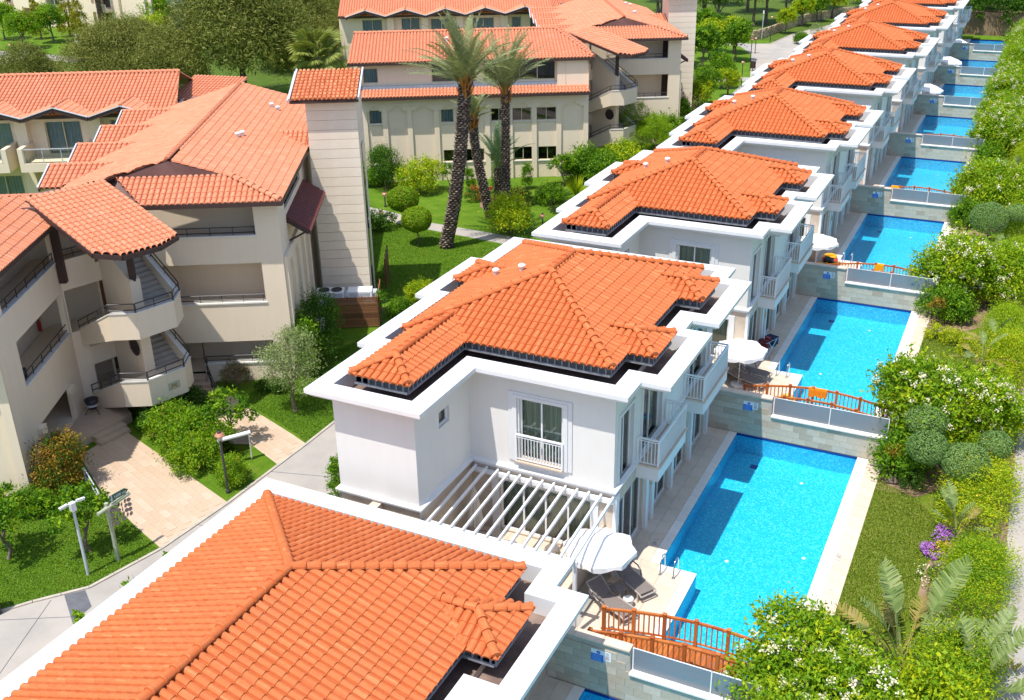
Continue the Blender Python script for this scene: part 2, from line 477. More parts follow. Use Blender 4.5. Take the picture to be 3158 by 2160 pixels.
# pool
def pool_mats():
    m, t = NM('blue_mosaic_sparkle')
    p = N(t, 'BsdfPrincipled', Roughness=0.35)
    tc = N(t, 'TexCoord')
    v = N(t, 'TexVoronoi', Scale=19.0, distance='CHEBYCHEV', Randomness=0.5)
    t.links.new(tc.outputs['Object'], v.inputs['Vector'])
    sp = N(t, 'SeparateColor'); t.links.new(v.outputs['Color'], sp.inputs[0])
    c = ramp(t, sp.outputs[0], [(0.0, (0.010, 0.42, 0.68)), (0.5, (0.014, 0.53, 0.82)), (0.85, (0.03, 0.62, 0.88)), (1.0, (0.14, 0.76, 0.92))])  # tile tones; the contrast and palest cells also paint in water sparkle
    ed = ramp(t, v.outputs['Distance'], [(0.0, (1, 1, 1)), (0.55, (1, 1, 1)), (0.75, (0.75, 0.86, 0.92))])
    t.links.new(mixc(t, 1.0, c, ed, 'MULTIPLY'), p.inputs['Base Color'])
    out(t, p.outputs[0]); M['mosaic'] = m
    m, t = NM('pool_water_surface')
    tr = N(t, 'BsdfTransparent', Color=(0.90, 0.985, 1.0, 1)); gl = N(t, 'BsdfGlossy', Roughness=0.03)
    tc = N(t, 'TexCoord')
    n1 = N(t, 'TexNoise', Scale=5.5, Detail=3, Roughness=0.55, Distortion=0.6)
    t.links.new(tc.outputs['Object'], n1.inputs['Vector'])
    b = N(t, 'Bump', Strength=0.55, Distance=0.09); t.links.new(n1.outputs['Fac'], b.inputs['Height'])
    fr = N(t, 'Fresnel', IOR=1.33)
    t.links.new(b.outputs[0], gl.inputs['Normal']); t.links.new(b.outputs[0], fr.inputs['Normal'])
    mx = N(t, 'MixShader')
    t.links.new(fr.outputs[0], mx.inputs[0]); t.links.new(tr.outputs[0], mx.inputs[1]); t.links.new(gl.outputs[0], mx.inputs[2])
    out(t, mx.outputs[0]); M['water'] = m
    M['navy_tile'] = plain('navy_rim_tile', (0.008, 0.04, 0.28), 0.3, 0.1)
    m, t = NM('frosted_glass')
    tr = N(t, 'BsdfTranslucent', Color=(0.50, 0.56, 0.60, 1)); df = N(t, 'BsdfDiffuse', Color=(0.30, 0.36, 0.41, 1)); gl = N(t, 'BsdfGlossy', Roughness=0.25)
    tp = N(t, 'BsdfTransparent', Color=(0.86, 0.88, 0.90, 1))
    a = N(t, 'MixShader', Fac=0.45); t.links.new(df.outputs[0], a.inputs[1]); t.links.new(tr.outputs[0], a.inputs[2])
    a2 = N(t, 'MixShader', Fac=0.30); t.links.new(a.outputs[0], a2.inputs[1]); t.links.new(tp.outputs[0], a2.inputs[2])
    c_ = N(t, 'MixShader', Fac=0.07); t.links.new(a2.outputs[0], c_.inputs[1]); t.links.new(gl.outputs[0], c_.inputs[2])
    out(t, c_.outputs[0]); M['frosted'] = m


pool_mats()
G = lambda *s: list(s)
M['leaf_green'] = leaf_mat('mid_green_leaf', [(0.0, (0.048, 0.148, 0.009)), (0.5, (0.103, 0.246, 0.012)), (1.0, (0.207, 0.380, 0.019))])
M['leaf_bright'] = leaf_mat('bright_green_leaf', [(0.0, (0.103, 0.246, 0.009)), (0.5, (0.221, 0.394, 0.013)), (1.0, (0.386, 0.521, 0.021))])
M['leaf_yellow'] = leaf_mat('yellow_green_leaf', [(0.0, (0.235, 0.366, 0.009)), (0.5, (0.469, 0.563, 0.014)), (1.0, (0.620, 0.620, 0.023))])
M['leaf_dark'] = leaf_mat('dark_green_leaf', [(0.0, (0.034, 0.096, 0.011)), (0.5, (0.061, 0.151, 0.015)), (1.0, (0.115, 0.227, 0.023))])
M['leaf_olive'] = leaf_mat('olive_grey_leaf', [(0.0, (0.124, 0.197, 0.059)), (0.5, (0.235, 0.310, 0.106)), (1.0, (0.400, 0.465, 0.194))], 0.25)
M['leaf_topiary'] = leaf_mat('clipped_olive_leaf', [(0.0, (0.100, 0.204, 0.048)), (0.5, (0.175, 0.300, 0.080)), (1.0, (0.288, 0.408, 0.138))], 0.25)
M['leaf_pine'] = leaf_mat('pine_needle', [(0.0, (0.088, 0.124, 0.016)), (0.5, (0.182, 0.213, 0.034)), (1.0, (0.338, 0.310, 0.086))], 0.2)
M['leaf_golden'] = leaf_mat('golden_conifer_leaf', [(0.0, (0.152, 0.197, 0.009)), (0.5, (0.276, 0.282, 0.012)), (1.0, (0.428, 0.366, 0.018))], 0.25)
M['leaf_rust'] = leaf_mat('red_gold_leaf', [(0.0, (0.09, 0.09, 0.012)), (0.4, (0.22, 0.15, 0.015)), (0.7, (0.36, 0.24, 0.02)), (1.0, (0.30, 0.075, 0.02))], 0.25)
M['leaf_palm'] = leaf_mat('date_palm_leaflet', [(0.0, (0.13, 0.17, 0.07)), (0.5, (0.25, 0.29, 0.13)), (1.0, (0.42, 0.43, 0.22))], 0.25, 0.4)
M['leaf_palm_blue'] = leaf_mat('blue_palm_leaflet', [(0.0, (0.124, 0.211, 0.094)), (1.0, (0.276, 0.394, 0.199))], 0.25, 0.4)
M['leaf_fan'] = leaf_mat('fan_palm_leaf', [(0.0, (0.13, 0.19, 0.03)), (0.5, (0.27, 0.32, 0.07)), (1.0, (0.44, 0.43, 0.14))], 0.3, 0.4)
M['leaf_banana'] = leaf_mat('strelitzia_leaf', [(0.0, (0.14, 0.21, 0.06)), (0.6, (0.24, 0.32, 0.10)), (1.0, (0.36, 0.40, 0.17))], 0.3, 0.35)
M['leaf_banana_dry'] = leaf_mat('dry_strelitzia_leaf', [(0.0, (0.24, 0.22, 0.06)), (0.6, (0.40, 0.33, 0.08)), (1.0, (0.40, 0.30, 0.16))], 0.3, 0.5)
M['petal_white'] = leaf_mat('white_blossom', [(0.0, (0.66, 0.61, 0.40)), (1.0, (0.82, 0.77, 0.58))], 0.2, 0.7)
M['petal_red'] = leaf_mat('red_blossom', [(0.0, (0.45, 0.01, 0.02)), (1.0, (0.70, 0.03, 0.05))], 0.2, 0.7)
M['petal_purple'] = leaf_mat('purple_blossom', [(0.0, (0.36, 0.10, 0.52)), (1.0, (0.62, 0.28, 0.78))], 0.2, 0.7)
M['petal_yellow'] = leaf_mat('yellow_blossom', [(0.0, (0.62, 0.42, 0.02)), (1.0, (0.80, 0.60, 0.05))], 0.2, 0.7)
M['petal_magenta'] = leaf_mat('magenta_blossom', [(0.0, (0.50, 0.02, 0.18)), (1.0, (0.75, 0.05, 0.35))], 0.2, 0.7)
M['leaf_dry'] = leaf_mat('dry_brown_twig', [(0.0, (0.16, 0.10, 0.05)), (1.0, (0.30, 0.20, 0.11))], 0.1, 0.8)


# ------------------------------------------------------------------ tiled roofs
TW, TL = 0.268, 0.385                       # visible width and length of one roof tile


def tile_shape(wd=TW, ln=TL, h=0.100, lap=0.05, lip=0.034):
    """one barrel tile: hump and pan, lower end lifted on the tile below; x across, y up the slope"""
    pr = [(0.0, -0.012), (0.02, -0.012)]
    a = (wd - 0.040) / 2; cx = 0.03 + a
    for k in range(7):
        t = PI - PI * k / 6
        pr.append((cx + a * math.cos(t), 0.004 + h * math.sin(t)))
    pr.append((wd + 0.006, -0.012))
    mb = MB(); n = len(pr)
    low = [(x, 0.0, z + lip) for x, z in pr]; up = [(x, ln + lap, z + 0.0) for x, z in pr]
    lowb = [(x, 0.0, max(0.0, z * 0.55)) for x, z in pr]
    for i in range(n - 1):
        mb.face((low[i], low[i + 1], up[i + 1], up[i]))
        mb.face((lowb[i], lowb[i + 1], low[i + 1], low[i]))
    return mb


TILE = tile_shape()
TILE_OLD = tile_shape(0.235, 0.40, 0.105, 0.04, 0.055)
TMESH = {}


def tile_mesh(mat, shape):
    k = (mat.name, id(shape))
    if k not in TMESH:
        me = shape.mesh('roof_tile', mat); me.polygons.foreach_set('use_smooth', [True] * len(me.polygons))
        TMESH[k] = me
    return TMESH[k]


def inside(poly, x, y):
    c = False; n = len(poly)
    for i in range(n):
        x1, y1 = poly[i]; x2, y2 = poly[(i + 1) % n]
        if (y1 > y) != (y2 > y) and x < (x2 - x1) * (y - y1) / (y2 - y1) + x1: c = not c
    return c


class Roof:
    """collects tiled slopes; the tiles nearest the camera become objects, the rest one 'stuff' part"""
    def __init__(s, mat, shape=TILE, wd=TW, ln=TL, jit=0.0025):
        s.mat, s.shape, s.wd, s.ln, s.jit = mat, shape, wd, ln, jit
        s.whole = []; s.V = []; s.F = []; s.caps = []; s.base = MB()

    def slope(s, pts, eave, base=True):
        """pts: convex plan polygon with z (counter-clockwise from above), eave: (a, b) lower edge with up-slope on the left"""
        pts = [Vector(p) for p in pts]; a = Vector(eave[0]); b = Vector(eave[1])
        e = (b - a); e.z = 0; e.normalize()
        nrm = Vector((0, 0, 0))
        for i in range(1, len(pts) - 1): nrm += (pts[i] - pts[0]).cross(pts[i + 1] - pts[0])
        nrm.normalize()
        if nrm.z < 0: nrm = -nrm
        up = nrm.cross(e).normalized()
        if base: s.base.face([p - nrm * 0.035 for p in pts])
        q = [((p - a).dot(e), (p - a).dot(up)) for p in pts]
        x0 = min(p[0] for p in q); x1 = max(p[0] for p in q); y1 = max(p[1] for p in q); y0 = min(p[1] for p in q)
        I = range(int(math.floor(x0 / s.wd)) - 1, int(math.ceil(x1 / s.wd)) + 1)
        J = range(int(math.floor((y0 + 0.06) / s.ln)), int(math.ceil(y1 / s.ln)) + 1)
        clip = []
        Mt = Matrix((( e.x, up.x, nrm.x, 0), (e.y, up.y, nrm.y, 0), (e.z, up.z, nrm.z, 0), (0, 0, 0, 1)))
        for j in J:
            for i in I:
                cx, cy = i * s.wd, j * s.ln - 0.06
                cor = [(cx + .01, cy + 0.07), (cx + s.wd - .01, cy + 0.07), (cx + s.wd - .01, cy + s.ln + .03), (cx + .01, cy + s.ln + .03)]
                ins = [inside(q, *c) for c in cor]
                mid = inside(q, cx + s.wd / 2, cy + s.ln / 2)
                if not (any(ins) or mid): continue
                m = Mt.copy(); m.translation = a + e * (cx + rng.uniform(-1, 1) * s.jit) + up * (cy + rng.uniform(-1, 1) * s.jit * 2) + nrm * rng.uniform(0, s.jit)
                if all(ins): s.whole.append(m)
                else: clip.append(m)
        if clip:
            bm = bmesh.new()
            for m in clip:
                vs = [bm.verts.new(m @ Vector(v)) for v in s.shape.v]
                for f in s.shape.f: bm.faces.new([vs[k] for k in f])
            n = len(pts)
            cen = sum(pts, Vector()) / n
            for i in range(n):
                p, p2 = pts[i], pts[(i + 1) % n]
                dv = p2 - p
                if abs(dv.z) < 1e-4 and min(p.z, p2.z) <= min(pp.z for pp in pts) + 1e-4: continue   # the eave itself
                dh = Vector((dv.x, dv.y, 0)); nn = Vector((dh.y, -dh.x, 0)).normalized()
                if nn.dot(cen - p) > 0: nn = -nn
                bmesh.ops.bisect_plane(bm, geom=bm.verts[:] + bm.edges[:] + bm.faces[:], plane_co=p, plane_no=nn, clear_outer=True)
            bm.verts.index_update()
            o = len(s.V)
            s.V += [tuple(v.co) for v in bm.verts]
            s.F += [tuple(o + v.index for v in f.verts) for f in bm.faces]
            bm.free()

    def cap(s, a, b, lift=0.085, ln=0.40, r=0.15):
        """ridge / hip caps from the low end a to the high end b"""
        a = Vector(a) + Vector((0, 0, lift)); b = Vector(b) + Vector((0, 0, lift))
        d = b - a; L = d.length; d.normalize(); n = max(1, round(L / ln)); st = L / n
        sx = d.cross(Vector((0, 0, 1))).normalized(); uz = sx.cross(d)
        for k in range(n):
            m = Matrix(((sx.x, d.x, uz.x, 0), (sx.y, d.y, uz.y, 0), (sx.z, d.z, uz.z, 0), (0, 0, 0, 1)))
            m = m @ Matrix.Rotation(-0.035, 4, 'X') @ Matrix.Diagonal((r / 0.105, st / 0.37, r / 0.105, 1))
            m.translation = a + d * (st * k) + uz * 0.01
            s.caps.append(m)

    def build(s, parent, camloc, limit=300, name='roof', base_mat=None, facing=None):
        root = s.base.build(name, base_mat or s.mat, parent)
        me = tile_mesh(s.mat, s.shape)
        cl = Vector(camloc)

        def size(m):
            p = m.translation; d = cl - p; nz = Vector((m[0][2], m[1][2], m[2][2]))
            return -max(0.05, nz.dot(d.normalized())) / d.length_squared
        s.whole.sort(key=size)
        for m in s.whole[:limit]:
            obj('roof_tile', me, root, matrix=m)
        sv = np.array(s.shape.v); nv = len(sv)
        V = list(s.V); F = list(s.F)
        for m in s.whole[limit:]:
            A = np.array(m); o = len(V)
            V += list(map(tuple, sv @ A[:3, :3].T + A[:3, 3]))
            F += [tuple(o + k for k in f) for f in s.shape.f]
        if V:
            mm = bpy.data.meshes.new('roof_tiles'); mm.from_pydata(V, [], F); mm.materials.append(s.mat)
            mm.polygons.foreach_set('use_smooth', [True] * len(mm.polygons))
            obj('roof_tiles', mm, root, kind='stuff')
        cm = cap_mesh(s.mat)
        for m in s.caps[:300]: obj('ridge_tile', cm, root, matrix=m)
        return root


CAPM = {}


def cap_mesh(mat):
    if mat.name not in CAPM:
        mb = MB(); n = 8
        def ring(y, r, zo): return [(r * math.cos(PI * k / n), y, r * 0.95 * math.sin(PI * k / n) + zo) for k in range(n + 1)]
        rs = [ring(0.0, 0.108, 0.012), ring(0.05, 0.112, 0.012), ring(0.06, 0.100, 0.008), ring(0.40, 0.088, 0.0)]
        for r0, r1 in zip(rs[:-1], rs[1:]):
            for k in range(n): mb.face((r0[k + 1], r0[k], r1[k], r1[k + 1])[::-1])
        mb.face(rs[0])
        me = mb.mesh('ridge_tile', mat); me.polygons.foreach_set('use_smooth', [True] * len(me.polygons))
        CAPM[mat.name] = me
    return CAPM[mat.name]


def eave_comb(mb, a, b, z0, z1, side, depth=0.10, m0=0, m1=1, pitch=TW):
    """boxed eave below the tiles: dark strip and a row of pale blocks. side = outward unit vector"""
    a = Vector((a[0], a[1], 0)); b = Vector((b[0], b[1], 0)); d = (b - a); L = d.length; d /= L
    s = Vector((side[0], side[1], 0))
    pin = -s * 0.5
    q = [a, b, b + pin, a + pin]
    mb.prism([(p.x, p.y) for p in (q if d.cross(s).z < 0 else q[::-1])], z0, z1 - 0.02, m0)
    q = [a + s * 0.05, b + s * 0.05, b + s * 0.002, a + s * 0.002]
    mb.prism([(p.x, p.y) for p in (q if d.cross(s).z < 0 else q[::-1])], z0, z0 + 0.09, m1)
    for k in range(int(L / pitch) + 1):
        p = a + d * min(pitch * k + 0.02, L - .052)
        q = [p + s * 0.04, p + d * 0.05 + s * 0.04, p + d * 0.05 + s * 0.001, p + s * 0.001]
        mb.prism([(v.x, v.y) for v in (q if d.cross(s).z < 0 else q[::-1])], z0 + 0.09, z1 - 0.06, m1)


def hip_roof(R, x0, x1, y0, y1, z, sl, ends=(1, 1), rid=None):
    """hip roof, ridge along y"""
    xm = (x0 + x1) / 2; zr = z + sl * (xm - x0); r0 = y0 + (xm - x0) if ends[0] else y0; r1 = y1 - (xm - x0) if ends[1] else y1
    A, B, C_, D_ = (x0, y0, z), (x1, y0, z), (x1, y1, z), (x0, y1, z); P, Q = (xm, r0, zr), (xm, r1, zr)
    R.slope([B, C_, Q, P], (B, C_)); R.slope([D_, A, P, Q], (D_, A))
    if ends[0]: R.slope([A, B, P], (A, B)); R.cap(A, P); R.cap(B, P)
    if ends[1]: R.slope([C_, D_, Q], (C_, D_)); R.cap(C_, Q); R.cap(D_, Q)
    R.cap(P, Q)
    return P, Q


def hip_end_x(R, xe, yc, hw, z, sl, xin, sgn):
    """small hipped wing: ridge along x at yc, eave end at xe, running back to xin. sgn = +1 faces +x"""
    zr = z + sl * hw; xr = xe - sgn * hw
    a, b, p, q = (xe, yc - hw, z), (xe, yc + hw, z), (xr, yc, zr), (xin, yc, zr)
    xi = xin + sgn * hw
    ai, bi = (xi, yc - hw, z), (xi, yc + hw, z)
    if sgn > 0:
        R.slope([a, b, p], (a, b)); R.slope([ai, a, p, q], (ai, a)); R.slope([b, bi, q, p], (b, bi))
    else:
        R.slope([b, a, p], (b, a)); R.slope([a, ai, q, p], (a, ai)); R.slope([bi, b, p, q], (bi, b))
    R.cap(a, p); R.cap(b, p); R.cap(p, q)


# ------------------------------------------------------------------ windows and railings
def glazing(parent, p0, p1, z0, z1, out_n, n=2, fr=0.06, glass='glass', frame='metal_white', curtain='curtain', name='window', dep=0.14, curt_gap=None):
    """framed window with panes; p0 -> p1 along the wall (outside on the right), set dep behind the wall face"""
    p0 = Vector((*p0, 0)); p1 = Vector((*p1, 0)); L = (p1 - p0).length; d = (p1 - p0) / L; i = Vector((-d.y, d.x, 0))
    P = lambda a, z, t: p0 + d * a + i * t + Vector((0, 0, z))
    mb = MB()
    t = dep - 0.03
    def fbar(a0, zz0, a1, zz1):
        q = [P(a0, 0, t), P(a1, 0, t), P(a1, 0, t + 0.06), P(a0, 0, t + 0.06)]
        mb.prism([(v.x, v.y) for v in q], zz0, zz1)
    fbar(0, z0, L, z0 + fr); fbar(0, z1 - fr, L, z1)
    for k in range(n + 1):
        a = (L - fr) * k / n
        fbar(a, z0 + fr, a + fr, z1 - fr)
    w_ = mb.build(name, M[frame], parent)
    for k in range(n):
        a = (L - fr) * k / n + fr; b = (L - fr) * (k + 1) / n
        g = MB(); tt = dep + (0.0 if k % 2 else 0.012)
        g.face([P(a, z0 + fr, tt), P(b, z0 + fr, tt), P(b, z1 - fr, tt), P(a, z1 - fr, tt)])
        g.build('pane', M[glass], w_)
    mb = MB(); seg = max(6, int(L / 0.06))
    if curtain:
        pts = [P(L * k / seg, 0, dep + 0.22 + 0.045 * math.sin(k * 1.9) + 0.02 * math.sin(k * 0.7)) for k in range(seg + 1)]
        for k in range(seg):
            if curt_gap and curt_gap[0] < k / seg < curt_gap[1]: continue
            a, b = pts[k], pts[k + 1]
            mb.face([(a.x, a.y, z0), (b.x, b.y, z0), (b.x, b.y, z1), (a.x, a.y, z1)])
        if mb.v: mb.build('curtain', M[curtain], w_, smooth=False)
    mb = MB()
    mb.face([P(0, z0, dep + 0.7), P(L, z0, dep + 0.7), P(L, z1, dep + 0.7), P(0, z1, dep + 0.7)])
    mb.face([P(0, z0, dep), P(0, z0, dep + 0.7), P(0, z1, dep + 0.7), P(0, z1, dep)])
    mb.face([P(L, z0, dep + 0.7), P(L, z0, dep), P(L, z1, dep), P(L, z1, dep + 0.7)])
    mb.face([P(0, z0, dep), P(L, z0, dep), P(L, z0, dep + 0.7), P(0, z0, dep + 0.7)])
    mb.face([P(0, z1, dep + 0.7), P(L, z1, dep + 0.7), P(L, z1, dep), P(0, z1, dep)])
    mb.build('room_shade_lining', M['room'], w_)  # shallow box behind the panes, coloured dark as interior shade
    return w_


BALUSTER = {}


def baluster_mesh(h, wd, mat):
    k = (round(h, 3), wd, mat)
    if k not in BALUSTER:
        BALUSTER[k] = MB().box(-wd / 2, -wd / 2, 0, wd / 2, wd / 2, h).mesh('baluster', M[mat])
    return BALUSTER[k]


def balcony_rail(parent, path, z0, z1, step=0.125, mat='metal_white'):
    mb = MB()
    for a, b in zip(path[:-1], path[1:]):
        mb.bar((*a, z1), (*b, z1), 0.075, 0.055); mb.bar((*a, z0 + 0.06), (*b, z0 + 0.06), 0.04, 0.03)
        mb.bar((*a, z1 - 0.10), (*b, z1 - 0.10), 0.03, 0.03)
    for p in path: mb.box(p[0] - .032, p[1] - .032, z0, p[0] + .032, p[1] + .032, z1)
    r = mb.build('railing', M[mat], parent)
    me = baluster_mesh(z1 - z0 - 0.18, 0.026, mat)
    for a, b in zip(path[:-1], path[1:]):
        a = Vector(a); b = Vector(b); L = (b - a).length; n = max(2, round(L / step))
        for k in range(1, n):
            p = a + (b - a) * k / n
            obj('baluster', me, r, (p.x, p.y, z0 + 0.07))
    return r


# ------------------------------------------------------------------ villa
OUT = [(0, 0), (4.46, 0), (4.46, 3.74), (10.01, 3.74), (10.01, 5.02), (11.03, 5.02), (11.03, 9.81), (10.01, 9.81), (10.01, 10.70),
       (11.03, 10.70), (11.03, 15.48), (10.01, 15.48), (10.01, 16.8), (-0.44, 16.8), (-0.44, 13.59), (-0.97, 13.59), (-0.97, 8.80),
       (-0.445, 8.80), (-0.445, 3.84), (0, 3.84)]
WALLP = [(0.64, 0.64), (3.82, 0.64), (3.82, 4.38), (9.37, 4.38), (9.37, 16.16), (0.2, 16.16), (0.2, 12.95), (-0.33, 12.95), (-0.33, 9.44), (0.2, 9.44), (0.2, 4.48), (0.64, 4.48)]
PARAPET = lambda z: [(0.62, z - 0.42), (0.34, z - 0.40), (0.30, z - 0.30), (0.14, z - 0.285), (0.11, z - 0.22), (0.035, z - 0.205), (0.03, z - 0.165), (0, z - 0.155), (0, z), (0.70, z + 0.012), (0.70, z - 0.62)]


def roof_parts(v, R, eaves, z, flat_z, outline):
    """flat felt roof behind the parapet plus the boxed eaves"""
    fl = MB(); fl.face([(x, y, flat_z) for x, y in inset(outline, 0.69)])
    fl.build('flat_roof', M['deck_brown'], v)
    cb = MB()
    for a, b, s in eaves: eave_comb(cb, a, b, z - 0.36, z - 0.0, s)
    cb.build('boxed_eave', [M['birdstop'], M['gutter']], v, kind='stuff')


def vent(parent, x, y, z, h=0.42):
    mb = MB()
    mb.box(x - .2, y - .2, z - .12, x + .2, y + .2, z + 0.03)
    mb.lathe([(0.085, z), (0.085, z + h * .8), (0.0, z + h * .8)], 12, c=(x, y))
    p = mb.build('vent_pipe', M['metal_white'], parent)
    mb = MB(); mb.lathe([(0.15, z + h * .78), (0.15, z + h * .9), (0.10, z + h), (0.0, z + h * 1.02)], 12, c=(x, y))
    mb.build('vent_cap', M['metal_white'], p, smooth=False)


PERG = []


def villa(camloc):
    v = thing('villa', '', 'villa', group='white villas with orange hipped roofs along the pools')
    # parapet band, walls, cornice
    MB().sweep(OUT, PARAPET(7.6)).build('parapet', M['white'], v)
    H = 3.60
    up = MB(); lo = MB(); n = len(WALLP)
    holes_up = {1: [(1.56, 2.28, 5.83, 6.44)], 2: [(1.97, 3.60, 3.98, 6.40)],
                3: [(0.45, 1.75, 3.5, 6.2), (2.75, 4.9, 3.5, 6.2), (8.4, 10.7, 3.5, 6.2)]}
    holes_lo = {2: [(1.13, 4.72, 0.76, 2.92)], 3: [(0.5, 3.1, 0.06, 2.75), (4.4, 6.2, 0.06, 2.75), (6.9, 8.6, 0.06, 2.75), (9.4, 11.2, 0.06, 2.75)]}
    for i in range(n):
        a, b = WALLP[i], WALLP[(i + 1) % n]
        up.wall(a, b, H, 7.24, holes_up.get(i, ()), 0.16)
        lo.wall(a, b, 0, H - 0.2, holes_lo.get(i, ()), 0.16)
    up.build('wall', M['stucco'], v); lo.build('stone_wall', M['stone_clad'], v)
    MB().sweep(WALLP, [(0, H - 0.22), (-0.06, H - 0.19), (-0.07, H - 0.11), (-0.14, H - 0.09), (-0.15, H - 0.02), (-0.02, H + 0.03), (0.0, H + 0.05)]).build('cornice', M['white'], v)
    # windows
    glazing(v, (5.79, 4.38), (7.42, 4.38), 3.98, 6.40, None, 2)
    mb = MB()                                                       # moulded surround of the French window, proud of the wall
    for k, (o, t) in enumerate(((0.40, 0.05), (0.24, 0.09))):
        x0, x1, z0, z1 = 5.79 - o, 7.42 + o - .0, 3.90, 6.40 + o * 0.62
        for q in ((x0, z0, x0 + .17, z1), (x1 - .17, z0, x1, z1), (x0 + .17, z1 - .12, x1 - .17, z1)):
            mb.box(q[0], 4.38 - t, q[1], q[2], 4.375, q[3])
    mb.build('window_surround', M['white'], v)
    balcony_rail(v, [(5.72, 4.24), (7.49, 4.24)], 4.0, 5.03, 0.12)
    MB().box(5.70, 4.16, 3.93, 7.5, 4.52, 3.985).build('sill', M['deck_stone'], v)
    glazing(v, (3.82, 2.20), (3.82, 2.92), 5.83, 6.44, None, 1, 0.07)
    glazing(v, (4.95, 4.38), (8.54, 4.38), 0.76, 2.92, None, 4, 0.07)
    mb = MB()
    for q in ((4.65, 0.72, 4.93, 3.15), (8.56, 0.72, 8.84, 3.15), (4.93, 2.94, 8.56, 3.15)): mb.box(q[0], 4.31, q[1], q[2], 4.376, q[3])
    mb.build('door_surround', M['white'], v)
    for y0, y1, z0, z1, k in ((4.83, 6.13, 3.5, 6.2, 2), (7.13, 9.28, 3.5, 6.2, 2), (12.78, 15.08, 3.5, 6.2, 2), (4.88, 7.48, 0.06, 2.75, 3), (8.78, 10.58, 0.06, 2.75, 2), (11.28, 12.98, 0.06, 2.75, 2), (13.78, 15.58, 0.06, 2.75, 2)):
        glazing(v, (9.37, y0), (9.37, y1), z0, z1, None, k, 0.07, curt_gap=(0.25, 0.8))
    mb = MB()                                                       # white pilasters and door trims on the pool side
    for y0, y1 in ((4.83, 6.13), (7.13, 9.28), (12.78, 15.08)):
        mb.box(9.372, y0 - .12, 3.66, 9.42, y0, 6.32); mb.box(9.372, y1, 3.66, 9.42, y1 + .12, 6.32); mb.box(9.372, y0, 6.2, 9.42, y1, 6.32)
    mb.build('door_trim', M['white'], v, kind='stuff')
    pl_ = MB().box(9.372, -.15, 0, 9.50, .15, 3.36).mesh('pilaster', M['white'])
    for y in (4.5, 7.75, 8.45, 10.85, 13.35, 15.8): obj('pilaster', pl_, v, (0, y, 0))
    for y in (8.1, 4.62):
        MB().box(9.44 if y > 5 else 9.375, y - .06, 1.75, 9.56 if y > 5 else 9.5, y + .06, 2.05).build('wall_lamp', M['frame_cream'], v)
    MB().box(9.0, 4.25, 1.75, 9.12, 4.375, 2.05).build('wall_lamp', M['frame_cream'], v)
    # soffit of the deep roof bays over the balconies is part of the parapet; balconies
    for y0, y1 in ((6.62, 9.86), (12.22, 15.74)):
        mb = MB(); mb.box(9.374, y0, 2.86, 10.24, y1, 3.40, 0); mb.box(9.374, y0 - .05, 3.40, 10.30, y1 + .05, 3.46, 1)
        b = mb.build('balcony', [M['white'], M['deck_stone']], v)
        balcony_rail(b, [(9.41, y0 + .04), (10.2, y0 + .04), (10.2, y1 - .04), (9.41, y1 - .04)], 3.46, 4.52)
    # pergola over the terrace
    mb = MB()
    mb.box(3.86, 0.80, 2.86, 9.52, 0.92, 3.0)
    pg = mb.build('pergola', M['metal_white'], v)
    MB().box(3.95, 4.20, 3.10, 9.45, 4.32, 3.26).build('wall_beam', M['metal_white'], pg)
    MB().box(9.36, 0.80, 0, 9.47, 0.92, 2.86).build('post', M['metal_white'], pg); MB().box(3.9, .8, 0, 4.0, .92, 2.86).build('post', M['metal_white'], pg)
    raf = MB().bar((0, 4.3, 3.33), (0, 0.62, 3.05), 0.07, 0.11).mesh('rafter', M['metal_white'])
    for k in range(13): obj('rafter', raf, pg, (4.06 + 0.445 * k, 0, 0))
    tr = MB(); tr.box(3.83, 0.70, 0, 8.62, 4.36, 0.70, 0); tr = tr.build('terrace', M['deck_stone'], v)
    sl_ = MB().box(.004, .004, 0, .792, .592, .02).mesh('paving_slab', M['deck_stone'])
    for i in range(6):
        for j in range(6): obj('paving_slab', sl_, tr, (3.84 + .796 * i, .74 + .6 * j, .70))
    PERG.append(pg)
    # garden wall stub at the front wing
    MB().box(2.0, -0.75, 0, 2.35, 0.63, 3.42).build('wall_stub', M['deck_stone'], v)
    # roof
    R = Roof(M['tile']); s = 0.366; z = 7.84
    hip_roof(R, 0.80, 8.95, 5.05, 15.40, z, s)
    a, b = (1.1, 1.15, z), (3.35, 1.15, z); zr = z + s * 1.125; p, q = (2.225, 2.275, zr), (2.225, 6.5, zr); c = (3.35, 5.4, z); d = (1.1, 5.4, z)
    R.slope([a, b, p], (a, b)); R.slope([b, c, q, p], (b, c)); R.slope([d, a, p, q], (d, a)); R.cap(a, p); R.cap(b, p); R.cap(p, (2.225, 6.2, zr))
    hip_end_x(R, 9.95, 7.55, 1.1, z, s, 7.7, 1)
    hip_end_x(R, 9.95, 13.1, 1.1, z, s, 7.7, 1)
    hip_end_x(R, 0.08, 11.25, 1.05, z, s, 2.2, -1)
    R.build(v, camloc, 300, base_mat=M['mortar'])
    roof_parts(v, R, [((3.30, 5.15), (8.87, 5.15), (0, -1)), ((8.85, 5.152), (8.85, 15.3), (1, 0)), ((1.2, 1.25), (3.27, 1.25), (0, -1)), ((3.25, 1.252), (3.25, 5.1), (1, 0)), ((0.9, 5.2), (0.9, 15.3), (-1, 0)), ((1.2, 1.25), (1.2, 5.1), (-1, 0)),
                      ((8.9, 6.55), (9.87, 6.55), (0, -1)), ((9.85, 6.552), (9.85, 8.55), (1, 0)), ((8.9, 12.1), (9.87, 12.1), (0, -1)), ((9.85, 12.102), (9.85, 14.1), (1, 0)), ((0.18, 10.3), (0.18, 12.2), (-1, 0))], z, 6.99, OUT)
    mb = MB()                                                       # valley flashing where the small hipped wings meet the main slopes
    zz = z + 0.05
